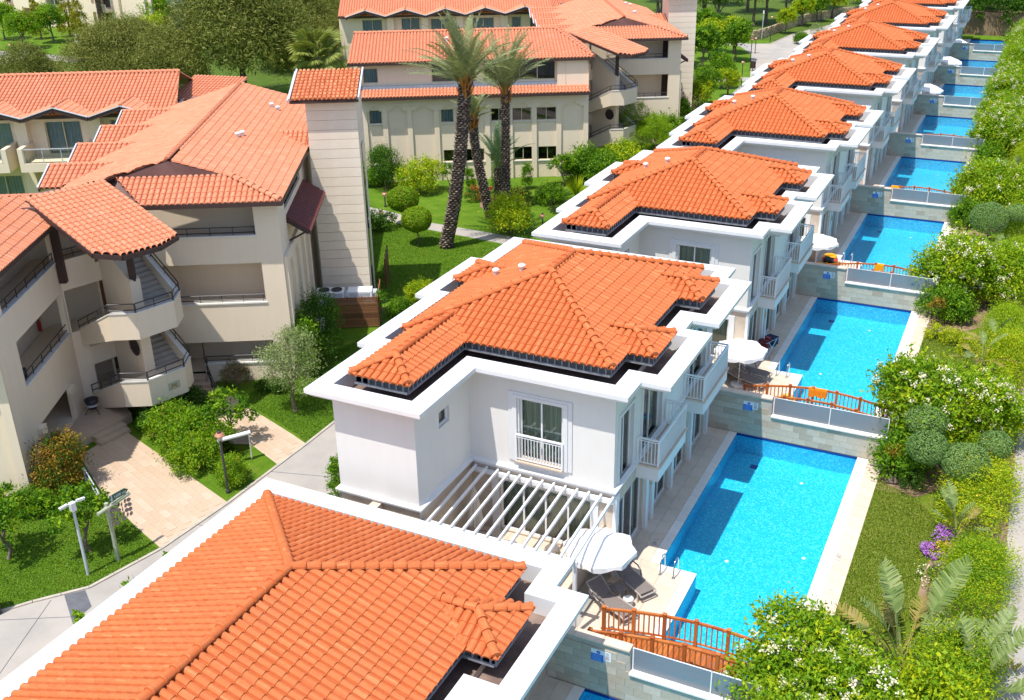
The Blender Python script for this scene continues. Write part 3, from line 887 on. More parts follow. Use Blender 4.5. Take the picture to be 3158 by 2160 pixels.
    for a, b in (((3.42, 5.08, zz), (2.4, 6.05, zz + 0.38)), ((9.0, 6.42, zz), (7.95, 7.45, zz + .38)), ((9.0, 11.97, zz), (7.95, 13.0, zz + .38))): mb.bar(a, b, 0.16, 0.03)
    mb.build('valley_flashing', M['tile'], v)
    vent(v, 3.3, 9.9, z + s * 2.45 - .02); vent(v, 2.0, 10.2, z + s * 1.15 - .02)
    return v


OUT0 = [(-1.52, -24.0), (10.01, -24.0), (10.01, -12.68), (11.03, -12.68), (11.03, -7.89), (10.01, -7.89), (10.01, -6.99), (11.03, -6.99), (11.03, -1.94), (10.01, -1.94), (10.01, -0.66), (-1.52, -0.66)]


def low_villa(camloc):
    v = thing('villa', 'single-storey villa in the near foreground whose tiled roof fills the bottom left', 'villa', group='white villas with orange hipped roofs along the pools')
    z = 4.15
    MB().sweep(OUT0, PARAPET(z)).build('parapet', M['white'], v)
    wp = [(-0.88, -23.4), (9.37, -23.4), (9.37, -1.3), (-0.88, -1.3)]
    mb = MB(); mb.wall(wp[0], wp[1], 0, 3.8); mb.wall(wp[1], wp[2], 0, 3.8, [(14.0, 16.6, .06, 2.75), (18.0, 20.6, .06, 2.75)], .16); mb.wall(wp[2], wp[3], 0, 3.8); mb.wall(wp[3], wp[0], 0, 3.8)
    mb.build('stone_wall', M['stone_clad'], v)
    for y in (-9.4, -5.4): glazing(v, (9.37, y), (9.37, y + 2.6), .06, 2.75, None, 3, .07, curt_gap=(.3, .7))
    R = Roof(M['tile']); s = 0.366; zt = z + 0.24
    hip_roof(R, -0.45, 8.95, -23.0, -1.9, zt, s)
    hip_end_x(R, 9.95, -4.6, 1.1, zt, s, 7.4, 1)
    hip_end_x(R, 9.95, -10.15, 1.1, zt, s, 7.4, 1)
    R.build(v, camloc, 300, base_mat=M['mortar'])
    roof_parts(v, R, [((8.85, -22), (8.85, -2.0), (1, 0)), ((8.85, -2.0), (-.35, -2.0), (0, 1)), ((-.35, -2.0), (-.35, -22.9), (-1, 0)),
                      ((8.9, -5.6), (9.85, -5.6), (0, -1)), ((9.85, -5.6), (9.85, -3.6), (1, 0)), ((8.9, -11.15), (9.85, -11.15), (0, -1)), ((9.85, -11.15), (9.85, -9.15), (1, 0))], zt, z - 0.61, OUT0)
    mb = MB(); mb.bar((9.0, -5.75, zt + .05), (7.95, -4.7, zt + .43), 0.16, 0.03); mb.build('valley_flashing', M['tile'], v)
    return v


VILLAS = [low_villa(CAM)]
v1 = villa(CAM)
NAMES = ['two-storey villa just behind the low foreground roof, with a slatted pergola below its French window',
         'villa second in the two-storey row, half hidden behind the central villa',
         'villa third in the two-storey row, beside the palms on the lawn',
         'villa fourth in the two-storey row, with its curtained upper window just showing',
         'villa fifth in the two-storey row, beside the rubbish bin on the road',
         'villa sixth in the two-storey row, where the grey road passes close behind',
         'villa seventh in the two-storey row, its roof cut by the top of the picture',
         'farthest villa of the row, by the last pool and the overgrown wall']
v1['label'] = NAMES[0]
VILLAS.append(v1)
for k in range(1, 8):
    VILLAS.append(copy_thing(v1, NAMES[k], (PITCH_X * k, PITCH_Y * k, 0), skip=PERG))


# ------------------------------------------------------------------ hotel block (local frame: x along the facade, y to the back)
TH = math.radians(29.3)
HO = (-11.67, 12.34)
SQ = math.sqrt(0.5)


def HW(u, v, z=0.0):
    """hotel frame -> world"""
    return (HO[0] + u * math.cos(TH) - v * math.sin(TH), HO[1] + u * math.sin(TH) + v * math.cos(TH), z)


def DG(e, s):
    e -= 5.87
    return ((e - s) * SQ, (e + s) * SQ)


def rail_run(parent, path, post_h=0.30, hs=(0.16, 0.42), base=None):
    """dark tube railing; path = top of parapet points"""
    mb = MB()
    for h in hs: mb.tube([(p[0], p[1], p[2] + h) for p in path], 0.026, 6)
    for a, b in zip(path[:-1], path[1:]):
        a = Vector(a); b = Vector(b); n = max(1, round((b - a).length / 1.1))
        for k in range(n + 1):
            p = a + (b - a) * min(0.985, max(0.015, k / n)); mb.bar((p.x, p.y, p.z), (p.x, p.y, p.z + hs[-1]), 0.03, 0.03)
    return mb.build('railing', M['dark_metal'], parent)


def thick_path(mb, path, t, zlo, m=0, lip=None, lipm=1):
    """parapet of thickness t along a plan path with (x, y, ztop); bottom zlo (list or number). t to the left"""
    pts = [Vector((p[0], p[1])) for p in path]; n = len(pts)
    L = []
    for i in range(n):
        a = (pts[i] - pts[i - 1]).normalized() if i > 0 else (pts[1] - pts[0]).normalized()
        b = (pts[i + 1] - pts[i]).normalized() if i < n - 1 else a
        na = Vector((-a.y, a.x)); nb = Vector((-b.y, b.x)); k = na + nb; k = k / k.dot(na)
        L.append(k)
    for i in range(n - 1):
        j = i + 1
        z0a = zlo[i] if hasattr(zlo, '__len__') else zlo; z0b = zlo[j] if hasattr(zlo, '__len__') else zlo
        q = [pts[i], pts[j], pts[j] + L[j] * t, pts[i] + L[i] * t]
        mb.prism([(p.x, p.y) for p in q], [z0a, z0b, z0b, z0a], [path[i][2], path[j][2], path[j][2], path[i][2]], m)
        if lip:
            q = [pts[i] - L[i] * lip, pts[j] - L[j] * lip, pts[j] + L[j] * (t + lip), pts[i] + L[i] * (t + lip)]
            mb.prism([(p.x, p.y) for p in q], [path[i][2] + .003, path[j][2] + .003, path[j][2] + .003, path[i][2] + .003], [path[i][2] + .06, path[j][2] + .06, path[j][2] + .06, path[i][2] + .06], lipm)


def hotel(camloc):
    h = thing('hotel_building', 'near beige three-storey hotel building at left with open corridors and polygonal stair landings', 'building', HW(0, 0), TH, 'beige hotel buildings with terracotta roofs')
    W = M['beige']
    # --- walls
    mb = MB()
    mb.wall((-5.6, 0), (1.0, 0), 0, 9.32, [(0.05, 5.45, 7.55, 9.14), (0.25, 5.55, 4.15, 6.2), (0.45, 2.15, 0.46, 2.15), (2.15, 5.65, 0.95, 2.15)], 0.25)
    for k, (x0, x1, zt) in enumerate(((-4.85, -4.3, 2.75), (-4.3, -3.9, 2.45))):   # stepped corner under the stair
        mb.box(x0, -0.001 - 0.004 * (k + 1), 2.15, x1, 0.0, 2.15 + .001)
    mb.wall((1.0, 0), (1.0, 21.0), 0, 9.32, [(1.9, 7.6, 8.2, 9.02)], 0.25)
    mb.wall((-8.45, -10.2), (-8.45, -2.9), 0, 9.4, [(0.8, 7.22, 7.6, 9.2), (1.75, 7.1, 4.2, 6.2), (1.8, 6.0, 0.3, 2.2)], 0.25)
    c0, c1 = (-8.45, -2.9), DG(-0.42, 3.9)
    Lc = math.hypot(c1[0] - c0[0], c1[1] - c0[1])
    mb.wall(c0, c1, 0, 9.4, [(0.05, Lc - .02, 7.6, 9.4), (0.05, Lc - .02, 4.15, 6.2), (0.75, Lc - .02, 0.5, 2.3)], 0.2)
    mb.wall(DG(-0.42, 3.9), DG(1.76, 3.9), 6.2, 7.1); mb.wall(DG(-0.42, 3.9), DG(1.76, 3.9), 2.3, 3.75)
    # corridor back walls, floors
    bk = [(-10.3, -10.0), (-10.3, -1.2), (-7.3, 1.9), (0.98, 1.9)]
    for a, b in zip(bk[:-1], bk[1:]): mb.wall(a, b, 0, 9.6)
    mb.wall((0.75, 0.2), (0.75, 1.9), 0, 9.3)
    for z0, z1 in ((0.0, 0.46), (3.35, 3.75), (6.7, 7.1)):
        mb.prism([(-10.28, -10.0), (-8.47, -10.0), (-8.47, -2.93), DG(-0.44, 3.93), (-5.55, 0.02), (0.9, 0.02), (0.9, 1.88), (-7.28, 1.88), (-10.28, -1.22)], z0, z1)
    mb.wall((-26.6, 1.2), (-26.6, -10.05), 0, 9.4); mb.wall((-10.3, 1.2), (-26.6, 1.2), 0, 9.4)
    mb.wall((-9.0, 21.0), (-9.0, 2.2), 0, 9.3); mb.wall((1.0, 21.0), (-9.0, 21.0), 0, 9.3)
    mb.build('wall', W, h)
    # sills of the openings
    for x0, x1, z in ((-5.5, -.1, 7.55), (-5.3, .02, 4.15), (-3.45, .1, .95)): MB().box(x0, -0.05, z - .01, x1, 0.27, z + 0.055).build('sill', M['beige_lip'], h)
    for y0, y1, z in ((-9.4, -2.95, 7.6), (-8.45, -3.05, 4.2)): MB().box(-8.72, y0, z - .01, -8.40, y1, z + .055).build('sill', M['beige_lip'], h)
    mb = MB()
    thick_path(mb, [(*DG(-2.13, 3.9), 7.59), (*DG(-0.42, 3.9), 7.59)], 0.2, 7.58, 0)
    mb.build('sill', M['beige_lip'], h)
    rail_run(h, [(-5.5, 0.1, 7.6), (-.15, 0.1, 7.6)], hs=(0.12, 0.38)); rail_run(h, [(-5.3, .1, 4.2), (-.1, .1, 4.2)], hs=(.12, .36)); rail_run(h, [(-3.4, .1, 1.0), (.05, .1, 1.0)], hs=(.12, .34))
    rail_run(h, [(-8.55, -9.4, 7.65), (-8.55, -2.9, 7.65), (*DG(-0.42, 3.95), 7.65)], hs=(.14, .4)); rail_run(h, [(-8.55, -8.4, 4.25), (-8.55, -3.0, 4.25)], hs=(.14, .42))
    # wing end: stepped notch ends of the ground opening
    MB().box(-8.447, -8.4, 1.75, -8.25, -7.9, 2.2).build('wall_step', W, h); MB().box(-8.447, -4.75, 1.95, -8.25, -4.2, 2.2).build('wall_step', W, h)
    # doors and fittings in the corridors
    a, b = Vector((-10.3, -1.2)), Vector((-7.3, 1.9)); d = (b - a).normalized(); nn = Vector((d.y, -d.x))
    for zf in (0.46, 3.75, 7.1):
        for s0 in (3.0,):
            dr = MB(); p = a + d * s0 + nn * .03; q = a + d * (s0 + .95) + nn * .03
            dr.prism([(p.x, p.y), (q.x, q.y), (q.x - nn.x * .06, q.y - nn.y * .06), (p.x - nn.x * .06, p.y - nn.y * .06)], zf, zf + 2.1)
            dr.build('corridor_door', M['door_wood'], h)
    MB().box(-.28, 1.86, 3.76, .52, 1.91, 6.0).build('corridor_door', M['timber_post'], h); MB().box(-.28, 1.86, 7.12, .52, 1.91, 8.9).build('corridor_door', M['timber_post'], h)
    fe = MB().tube([(-10.18, -2.0, 3.95), (-10.18, -2.0, 4.4)], 0.085, 10)
    fe.tube([(-10.18, -2.0, 4.4), (-10.18, -2.0, 4.5), (-10.1, -2.0, 4.5)], 0.03, 6)
    fe.build('fire_extinguisher', M['red'], h)
    MB().box(-3.6, 1.87, 5.75, -2.9, 1.91, 5.9).build('vent_grille', M['sign_grey'], h)
    MB().tube([(-8.37, -2.12, 3.3), (-8.37, -2.12, 0.5)], 0.05, 8).tube([(-8.37, -2.3, 3.3), (-8.37, -2.3, .5)], 0.05, 8).build('downpipe', M['beige_lip'], h)
    # --- stairs
    for zf, zl_, zn, nm in ((0.46, 2.1, 3.75, 0), (3.75, 5.4, 7.1, 1)):
        oct_ = [DG(-1.76, 3.9), DG(-1.76, .72), DG(-.93, -.1), DG(.93, -.1), DG(1.76, .72), DG(1.76, 3.9)]
        top = zl_ + 0.38
        mb = MB()
        zz = [zf + .42, top, top, top, top, zn + .45]
        bot = [zf - .35, top - 1.22, top - 1.22, top - 1.22, top - 1.22, zn - .85]
        path = [(*p, z) for p, z in zip(oct_, zz)]
        thick_path(mb, path, 0.16, bot, 0, 0.03, 1)
        ins = [DG(-1.72, 1.45), DG(-1.72, .72), DG(-.91, -.06), DG(.91, -.06), DG(1.72, .72), DG(1.72, 1.45)]
        mb.prism(ins, top - 1.2, zl_, 0)
        ld = mb.build('stair_landing', [W, M['beige_lip']], h)
        rail_run(ld, [(p[0], p[1], p[2] + .05) for p in path], hs=(.14, .42))
        for k in range(9):
            for e0, za, zb in ((-1.6, zl_, zf), (0.25, zl_, zn)):
                z = za + (zb - za) * (k + 1) / 10; s0 = 1.45 + .245 * k
                q = [DG(e0, s0), DG(e0 + 1.35, s0), DG(e0 + 1.35, s0 + .245), DG(e0, s0 + .245)]
                lo = min(z, z + (zb - za) / 10) - .32
                MB().prism(q, lo, z).build('stair_step', M['step_stone'], ld)
    mb = MB()
    mb.prism([DG(-.25, 1.3), DG(.25, 1.3), DG(.25, 3.9), DG(-.25, 3.9)], 0, [6.75, 6.75, 8.35, 8.35])
    mb.build('stair_pier', W, h)
    # round slatted window in the pier
    cx, cs, cz = -.265, 1.9, 3.42
    mb = MB()
    for k in range(20):
        a0, a1 = 2 * PI * k / 20, 2 * PI * (k + 1) / 20
        p = lambda a, r, e: (*DG(e, cs + r * math.cos(a)), cz + r * math.sin(a))
        mb.face([p(a0, 0.0, cx - .005), p(a0, .42, cx - .005), p(a1, .42, cx - .005)], 1)
        mb.face([p(a0, .40, cx - .03), p(a1, .40, cx - .03), p(a1, .46, cx - .03), p(a0, .46, cx - .03)])
    for k in range(-3, 4):
        hh = math.sqrt(max(0, .4 ** 2 - (k * .11) ** 2)); mb.bar((*DG(cx - .02, cs + k * .11), cz - hh), (*DG(cx - .02, cs + k * .11), cz + hh), .03, .03)
    mb.build('round_window', [M['timber_post'], M['black_plastic']], h)
    mb = MB(); p = DG(0, 1.42); mb.box(p[0] - .13, p[1] - .13, 6.7, p[0] + .13, p[1] + .13, 9.3)
    mb.box(-8.42, -3.1, 6.65, -8.12, -2.8, 9.45)
    mb.build('timber_post', M['timber_post'], h)
    # --- roofs
    R = Roof(M['tile_pink'])
    sm = 0.302; ze = 9.42
    zr = lambda u: ze + (1.3 - u) * sm
    zl = lambda u: zr(-4) - (-4 - u) * sm
    R.slope([(1.3, -.8, ze), (1.3, 20.4, ze), (-4, 20.4, zr(-4)), (-4, 1.0, zr(-4)), (-1.3, 1.05, zr(-1.3))], ((1.3, -.8, ze), (1.3, 20.4, ze)))
    R.slope([(-4, 1.0, zr(-4)), (-4, 20.4, zr(-4)), (-9.6, 20.4, zl(-9.6)), (-9.6, 2.05, zl(-9.6))], ((-9.6, 20.4, zl(-9.6)), (-9.6, 2.05, zl(-9.6))))
    zg = zr(-1.3); az = lambda v: ze + (v + .8) * (zg - ze) / 1.85
    R.slope([(1.3, -.8, ze), (-1.3, 1.05, zg), (-6.5, 1.05, zg), (-5.05, -.8, ze)], ((-5.05, -.8, ze), (1.3, -.8, ze)))
    R.cap((1.3, -.8, ze), (-1.3, 1.05, zg)); R.cap((-4, 1.0, zr(-4)), (-4, 20, zr(-4) + .001), r=.12)
    for i in range(4):                                              # saw-tooth gables on the left eave
        v = 5.5 + 4.35 * i; zz = 9.85; ul, ur = -11.1, -4 - (zr(-4) - zz) / sm
        R.slope([(ul, v - 2.0, zz - .64), (ur - 2.1, v - 2.0, zz - .64), (ur, v, zz), (ul, v, zz)], ((ul, v - 2.0, zz - .64), (ur - 2.1, v - 2.0, zz - .64)))
        R.slope([(ur - 2.1, v + 2.0, zz - .64), (ul, v + 2.0, zz - .64), (ul, v, zz), (ur, v, zz)], ((ur - 2.1, v + 2.0, zz - .64), (ul, v + 2.0, zz - .64)))
        R.cap((ul, v, zz), (ur, v, zz + .001), lift=.04, r=.09)
    v = 11.0; zz = 9.98; ul, ur = 1.3 - (zz - ze) / sm, 1.65             # one gable on the right eave beside the tower
    R.slope([(ul, v, zz), (ul + 1.8, v - 1.8, zz - .54), (ur, v - 1.8, zz - .54), (ur, v, zz)], ((ul + 1.8, v - 1.8, zz - .54), (ur, v - 1.8, zz - .54)))
    # canopy over the stairs
    cz = lambda s: 8.92 + (s + 1.3) * 0.237
    e0, e1 = -8.38 + 5.87, -4.70 + 5.87
    cp = [(e0, 4.9), (e0, -.55), (e0 + .85, -1.28), (e0 + 2.55, -1.36), (e1, -.95), (e1, 4.9)]
    P3 = [(*DG(e, s), cz(s)) for e, s in cp]
    R.slope(P3, ((*DG(e0, -1.36), cz(-1.36)), (*DG(e1, -1.36), cz(-1.36))))
    # facade wing roof
    zw, zk = 9.5, 10.95
    E0, E1, E2, E3 = (-27.4, -10.15, zw), (-8.1, -10.15, zw), (-8.1, 1.2, zw), (-27.4, 1.2, zw); K0, K1 = (-27.2, -4.45, zk), (-10.5, -4.45, zk)
    R.slope([E0, E1, K1, K0], (E0, E1)); R.slope([E2, E3, K0, K1], (E2, E3))
    hz = lambda u: zw + (-8.1 - u) * (zk - zw) / 2.4
    R.slope([E1, (-8.1, -2.75, zw), (-9.5, -2.0, hz(-9.5)), K1], (E1, (-8.1, -2.75, zw)))
    R.cap(E1, K1); R.cap(K0, (K1[0], K1[1], zk + .001))
    # strip roof under the third-floor windows
    R.slope([(-26.7, -10.8, 6.95), (-8.45, -10.8, 6.95), (-8.45, -9.75, 7.36), (-26.7, -9.75, 7.36)], ((-26.7, -10.8, 6.95), (-8.45, -10.8, 6.95)))
    # dormer wing
    zq, zd_ = 9.35, 11.0; ve, vk = 20.35, 25.3; sd = (zd_ - zq) / (vk - ve)
    R.slope([(-31, ve, zq), (-8.3, ve, zq), (-9.0, vk, zd_), (-31, vk, zd_)], ((-31, ve, zq), (-8.3, ve, zq)))
    R.slope([(-9.0, vk, zd_), (-9.0, vk + 5, zq), (-31, vk + 5, zq), (-31, vk, zd_)], ((-9.0, vk + 5, zq), (-31, vk + 5, zq)))
    R.cap((-31, vk, zd_), (-9.0, vk, zd_ + .001))
    fas = MB(); gab = MB()
    for uc in (-11.5, -15.65, -19.8, -23.95, -28.1):
        zp, v0 = 9.98, 19.35; vb = ve + (zp - zq) / sd
        a, b, p, q = (uc - 2.05, v0, zq), (uc + 2.05, v0, zq), (uc, v0, zp), (uc, vb, zp)
        R.slope([b, (uc + 2.05, ve + .05, zq), q, p], (b, (uc + 2.05, ve + .05, zq))); R.slope([(uc - 2.05, ve + .05, zq), a, p, q], ((uc - 2.05, ve + .05, zq), a))
        R.cap(p, (q[0], q[1], q[2] + .001), r=.09)
        fas.bar((a[0], v0, zq - .10), (p[0], v0, zp - .10), .06, .24, 0); fas.bar((p[0], v0, zp - .10), (b[0], v0, zq - .10), .06, .24, 0)
        fas.bar((a[0], v0 - .02, zq + .05), (p[0], v0 - .02, zp + .05), .10, .05, 1); fas.bar((p[0], v0 - .02, zp + .05), (b[0], v0 - .02, zq + .05), .10, .05, 1)
        gab.face([(uc - 2.05, 20.99, 9.1), (uc + 2.05, 20.99, 9.1), (uc + 2.05, 20.99, zq - .02), (uc, 20.99, zp - .05), (uc - 2.05, 20.99, zq - .02)])
        gab.face([(uc - 2.05, v0, zq - .2), (uc, v0, zp - .2), (uc, 21.0, zp - .2), (uc - 2.05, 21.0, zq - .2)]); gab.face([(uc, v0, zp - .2), (uc + 2.05, v0, zq - .2), (uc + 2.05, 21.0, zq - .2), (uc, 21.0, zp - .2)])
    fas.build('fascia', [M['timber_post'], M['blue_grey']], h); gab.build('gable_wall', W, h)
    # roof piece at the back corner
    R.slope([(-10.0, 25.5, 9.1), (-6.0, 24.4, 9.1), (-5.1, 28.2, 10.0), (-9.0, 29.5, 10.0)], ((-10.0, 25.5, 9.1), (-6.0, 24.4, 9.1)))
    R.build(h, camloc, 300, base_mat=M['brown_sheet'])
    # membranes, gablet, fascias
    mb = MB()
    mb.face([(-6.5, 1.03, zg + .02), (-1.35, 1.03, zg + .02), (-4, 1.0, zr(-4) - .02)])
    mb.face([(-8.3, -2.9, 9.75), (-5.0, -.6, 9.35), (-5.0, 1.1, 9.9), (-6.5, 1.1, zg - .02), (-9.7, 2.2, 9.3), (-10.6, 1.3, 9.6), (-10.6, -4.4, 10.6)])
    mb.face([(*DG(e0, 4.9), cz(4.9) - .02), (*DG(e1, 4.9), cz(4.9) - .02), (-6.4, 1.05, zg), (-9.0, 1.6, 9.7)])
    mb.face([(-9.2, 20.0, 9.55), (-4, 20.0, 9.95), (-4.2, 24.0, 9.2), (-9.6, 25.6, 9.05)])
    mb.build('roof_membrane', M['brown_sheet'], h)
    MB().box(-7.6, 21.2, 9.6, -6.3, 22.0, 9.98).build('roof_hatch', M['brown_sheet'], h)
    mb = MB()
    mb.bar((1.36, -.86, ze - .08), (1.36, 20, ze - .08), .08, .2); mb.bar((-5.05, -.86, ze - .08), (1.4, -.86, ze - .08), .08, .2)
    for a, b in zip(P3, P3[1:]): mb.bar((a[0], a[1], a[2] - .1), (b[0], b[1], b[2] - .1), .09, .2)
    mb.bar((-27.4, -10.22, zw - .1), (-8.05, -10.22, zw - .1), .08, .18); mb.bar((-8.05, -10.2, zw - .1), (-8.05, -2.8, zw - .1), .08, .18)
    mb.bar((-26.7, -10.86, 6.84), (-8.4, -10.86, 6.84), .08, .22); mb.bar((-31, ve - .06, zq - .1), (-9, ve - .06, zq - .1), .08, .2)
    for i in range(4):
        v = 5.5 + 4.35 * i
        mb.bar((-11.14, v - 2.0, 9.12), (-11.14, v, 9.76), .05, .16)
    # soffits
    mb.prism([(-5.0, -.8), (1.28, -.8), (1.28, 0.0), (-5.0, 0.0)], 9.22, 9.27); mb.prism([(1.0, 0.0), (1.3, 0.0), (1.3, 20), (1.0, 20)], 9.22, 9.27)
    mb.prism([(-27.3, -10.1), (-8.15, -10.1), (-8.15, -9.6), (-27.3, -9.6)], 9.33, 9.37); mb.prism([(-26.7, -10.78), (-8.46, -10.78), (-8.46, -10.0), (-26.7, -10.0)], 6.72, 6.76)
    mb.prism([(p[0], p[1]) for p in P3], [p[2] - .12 for p in P3], [p[2] - .07 for p in P3])
    mb.build('eave_board', M['timber_post'], h)
    mb = MB()
    for i in range(4):
        v = 5.5 + 4.35 * i; mb.bar((-11.16, v - 2.02, 9.26), (-11.16, v, 9.92), .07, .07)
    mb.build('verge_trim', M['blue_grey'], h)
    for u, v, z in ((-1.5, 16.0, zr(-1.5)), (-1.1, 15.6, zr(-1.1)), (-2.0, 7.7, zr(-2.0)), (-1.85, 8.2, zr(-1.85))): vent(h, u, v, z, .35)
    vent(h, -19.6, -6.6, 10.35, .5)
    # brown awning roof and window strip on the right wall
    RB = Roof(M['tile_brown'], ln=.40)
    RB.slope([(2.05, 2.1, 7.02), (2.05, 8.7, 7.02), (1.0, 8.7, 7.74), (1.0, 2.1, 7.74)], ((2.05, 2.1, 7.02), (2.05, 8.7, 7.02)))
    RB.build(h, camloc, 0, name='awning_roof', base_mat=M['tile_brown'])
    mb = MB(); mb.bar((2.08, 2.05, 6.95), (2.08, 8.7, 6.95), .06, .16); mb.bar((1.02, 2.08, 7.62), (2.05, 2.08, 6.94), .06, .2)
    mb.face([(1.0, 2.1, 7.6), (2.05, 2.1, 6.92), (2.05, 8.7, 6.92), (1.0, 8.7, 7.6)])
    for y in (2.3, 5.4, 8.5): mb.bar((1.02, y, 6.5), (1.9, y, 6.95), .07, .08)
    mb.build('awning_frame', M['timber_post'], h)
    glazing(h, (1.0, 1.9), (1.0, 7.6), 8.2, 9.02, None, 4, .06, 'glass_dark', 'timber_post', None)
    for y in (.35, 2.3, 4.2, 6.1, 7.9): MB().box(1.002, y - .22, 0, 1.16, y + .22, 6.4).build('pilaster', W, h)   # right wall
    for y0, y1 in ((.57, 2.08), (2.52, 3.98), (4.42, 5.88), (6.32, 7.68)):
        mb = MB(); mb.box(1.002, y0, 5.9, 1.15, y1, 6.4); mb.box(1.002, y0, 5.55, 1.15, y0 + .25, 5.9); mb.box(1.002, y1 - .25, 5.55, 1.15, y1, 5.9)
        mb.build('niche_head', W, h)
    # --- facade wing front
    fw = MB()
    wins = [(-26.0, -25.0, 4.74, 5.82), (-20.3, -19.28, 4.7, 5.76), (-18.4, -17.4, 4.7, 5.74), (-16.3, -15.0, 4.7, 5.72), (-14.6, -13.06, 4.68, 5.70), (-12.65, -11.04, 4.68, 5.70),
            (-20.22, -19.2, 1.5, 2.47), (-18.4, -16.9, 1.48, 2.5), (-16.4, -14.95, 1.46, 2.54), (-14.5, -12.98, 1.45, 2.55), (-12.53, -10.98, 1.43, 2.52), (-26.0, -24.9, 1.5, 2.47)]
    fw.wall((-26.6, -10.05), (-8.45, -10.05), 0, 6.9, [(a + 26.6, b + 26.6, c, d) for a, b, c, d in wins], .12)
    w3 = [(-26.3, -25.12, 7.86, 9.02), (-20.9, -17.3, 7.8, 9.28), (-16.8, -11.06, 7.8, 9.32)]
    fw.wall((-26.6, -9.6), (-10.95, -9.6), 7.1, 9.45, [(a + 26.6, b + 26.6, c, d) for a, b, c, d in w3], .14)
    fw.box(-10.95, -9.95, 7.0, -8.46, -9.0, 9.35)
    fw.build('facade_wall', W, h)
    us = [-26.35, -24.75, -22.8, -20.65, -18.65, -16.6, -14.78, -12.84, -10.85, -8.66]
    for u in us: MB().box(u - .2, -10.22, 0, u + .2, -10.052, 6.75).build('pilaster', W, h)
    for a, b in zip(us[:-1], us[1:]):
        a += .2; b -= .2; c = (a + b) / 2; q = (b - a) / 2; mb = MB()
        mb.box(a, -10.21, 6.12, b, -10.052, 6.75)
        mb.box(a, -10.21, 5.92, c - q * .3, -10.052, 6.12); mb.box(c + q * .3, -10.21, 5.92, b, -10.052, 6.12)
        mb.box(a, -10.21, 5.76, c - q * .62, -10.052, 5.92); mb.box(c + q * .62, -10.21, 5.76, b, -10.052, 5.92)
        mb.build('niche_head', W, h)
    for k, (a, b, c, d) in enumerate(wins):
        glazing(h, (a, -10.05), (b, -10.05), c, d, None, 1 if b - a < 1.2 else 2, .05, 'glass' if k < 3 else 'glass_dark', 'frame_cream', 'curtain_blue' if k < 3 else None, dep=.1)
        MB().box(a - .05, -10.14, c - .08, b + .05, -10.04, c - .003).build('sill', M['beige_lip'], h)
    for k, (a, b, c, d) in enumerate(w3):
        glazing(h, (a, -9.6), (b, -9.6), c, d, None, (1, 2, 4)[k], .06, 'glass' if k == 0 else 'glass_dark', 'frame_cream', 'curtain_blue' if k == 0 else None, dep=.12)
    MB().box(-26.6, -9.8, 7.32, -10.95, -9.605, 7.66).build('flashing', M['dark_flashing'], h)
    # --- dormer wing front with windows and balconies
    mb = MB()
    dw = [(-12.83, -11.82, 6.9, 8.85), (-17.0, -14.7, 6.7, 8.85), (-21.4, -19.1, 6.7, 8.85), (-24.5, -22.55, 6.7, 9.0), (-28.6, -26.5, 6.7, 8.9), (-10.9, -9.9, 6.9, 8.85),
          (-17.0, -14.7, 3.3, 5.4), (-21.4, -19.1, 3.3, 5.4), (-12.9, -11.8, 3.5, 5.4)]
    mb.wall((-31, 21.0), (-9.0, 21.0), 0, 9.15, [(a + 31, b + 31, c, d) for a, b, c, d in dw], .15)
    mb.wall((-9.0, 21.0), (-9.0, 29.5), 0, 9.3); mb.wall((-31, 29.5), (-31, 21), 0, 9.3)
    for u in (-13.6, -18.3, -22.0, -25.6): mb.box(u - .35, 20.4, 0, u + .35, 20.99, 9.1)
    mb.build('rear_wall', W, h)
    for a, b, c, d in dw: glazing(h, (a, 21.0), (b, 21.0), c, d, None, 2 if b - a > 1.2 else 1, .07, 'glass', 'frame_cream', 'curtain_blue', dep=.12)
    for u0, u1 in ((-18.2, -14.0), (-22.4, -18.9), (-26.5, -23.0)):
        mb = MB(); mb.box(u0, 18.9, 6.1, u1, 20.98, 6.65); mb.box(u0, 18.9, 6.65, u0 + .3, 20.98, 7.6); mb.box(u1 - .3, 18.9, 6.65, u1, 20.98, 7.6)
        b = mb.build('balcony', W, h)
        mb = MB(); mb.bar((u0 + .3, 18.95, 7.55), (u1 - .3, 18.95, 7.55), .06, .05)
        for k in range(4): x = u0 + .35 + (u1 - u0 - .7) * k / 3; mb.bar((x, 18.95, 6.65), (x, 18.95, 7.55), .04, .04)
        mb.build('railing', M['grey_metal'], b)
        mb = MB(); mb.face([(u0 + .35, 18.96, 6.72), (u1 - .35, 18.96, 6.72), (u1 - .35, 18.96, 7.45), (u0 + .35, 18.96, 7.45)]); mb.build('glass_panel', M['glass'], b)
    # --- tower with horizontal cladding boards
    tw = MB(); tw.box(1.54, 8.94, 0, 4.16, 12.3, 12.1)
    tower = tw.build('tower', M['beige'], h)
    nb = 23; ph = 12.05 / nb
    fr_ = MB().box(0, 0, 0, 2.70, 0.035, ph - .022).mesh('cladding_board', M['beige_panel']); sd_ = MB().box(0, 0, 0, 0.035, 3.36, ph - .022).mesh('cladding_board', M['beige_panel'])
    for k in range(nb):
        obj('cladding_board', fr_, tower, (1.5, 8.90, k * ph)); obj('cladding_board', sd_, tower, (4.165, 8.94, k * ph))
    MB().box(4.19, 10.0, 0.4, 4.23, 10.9, 9.4).build('slit_window', M['glass_dark'], tower); MB().box(4.17, 10.0, .4, 4.205, 10.9, 9.4).build('slit_frame', M['black_plastic'], tower)
    RT = Roof(M['tile_old'], TILE_OLD, .235, .40, .012)
    RT.slope([(.82, 8.45, 12.18), (4.3, 8.45, 12.18), (4.3, 12.35, 13.05), (.82, 12.35, 13.05)], ((.82, 8.45, 12.18), (4.3, 8.45, 12.18)))
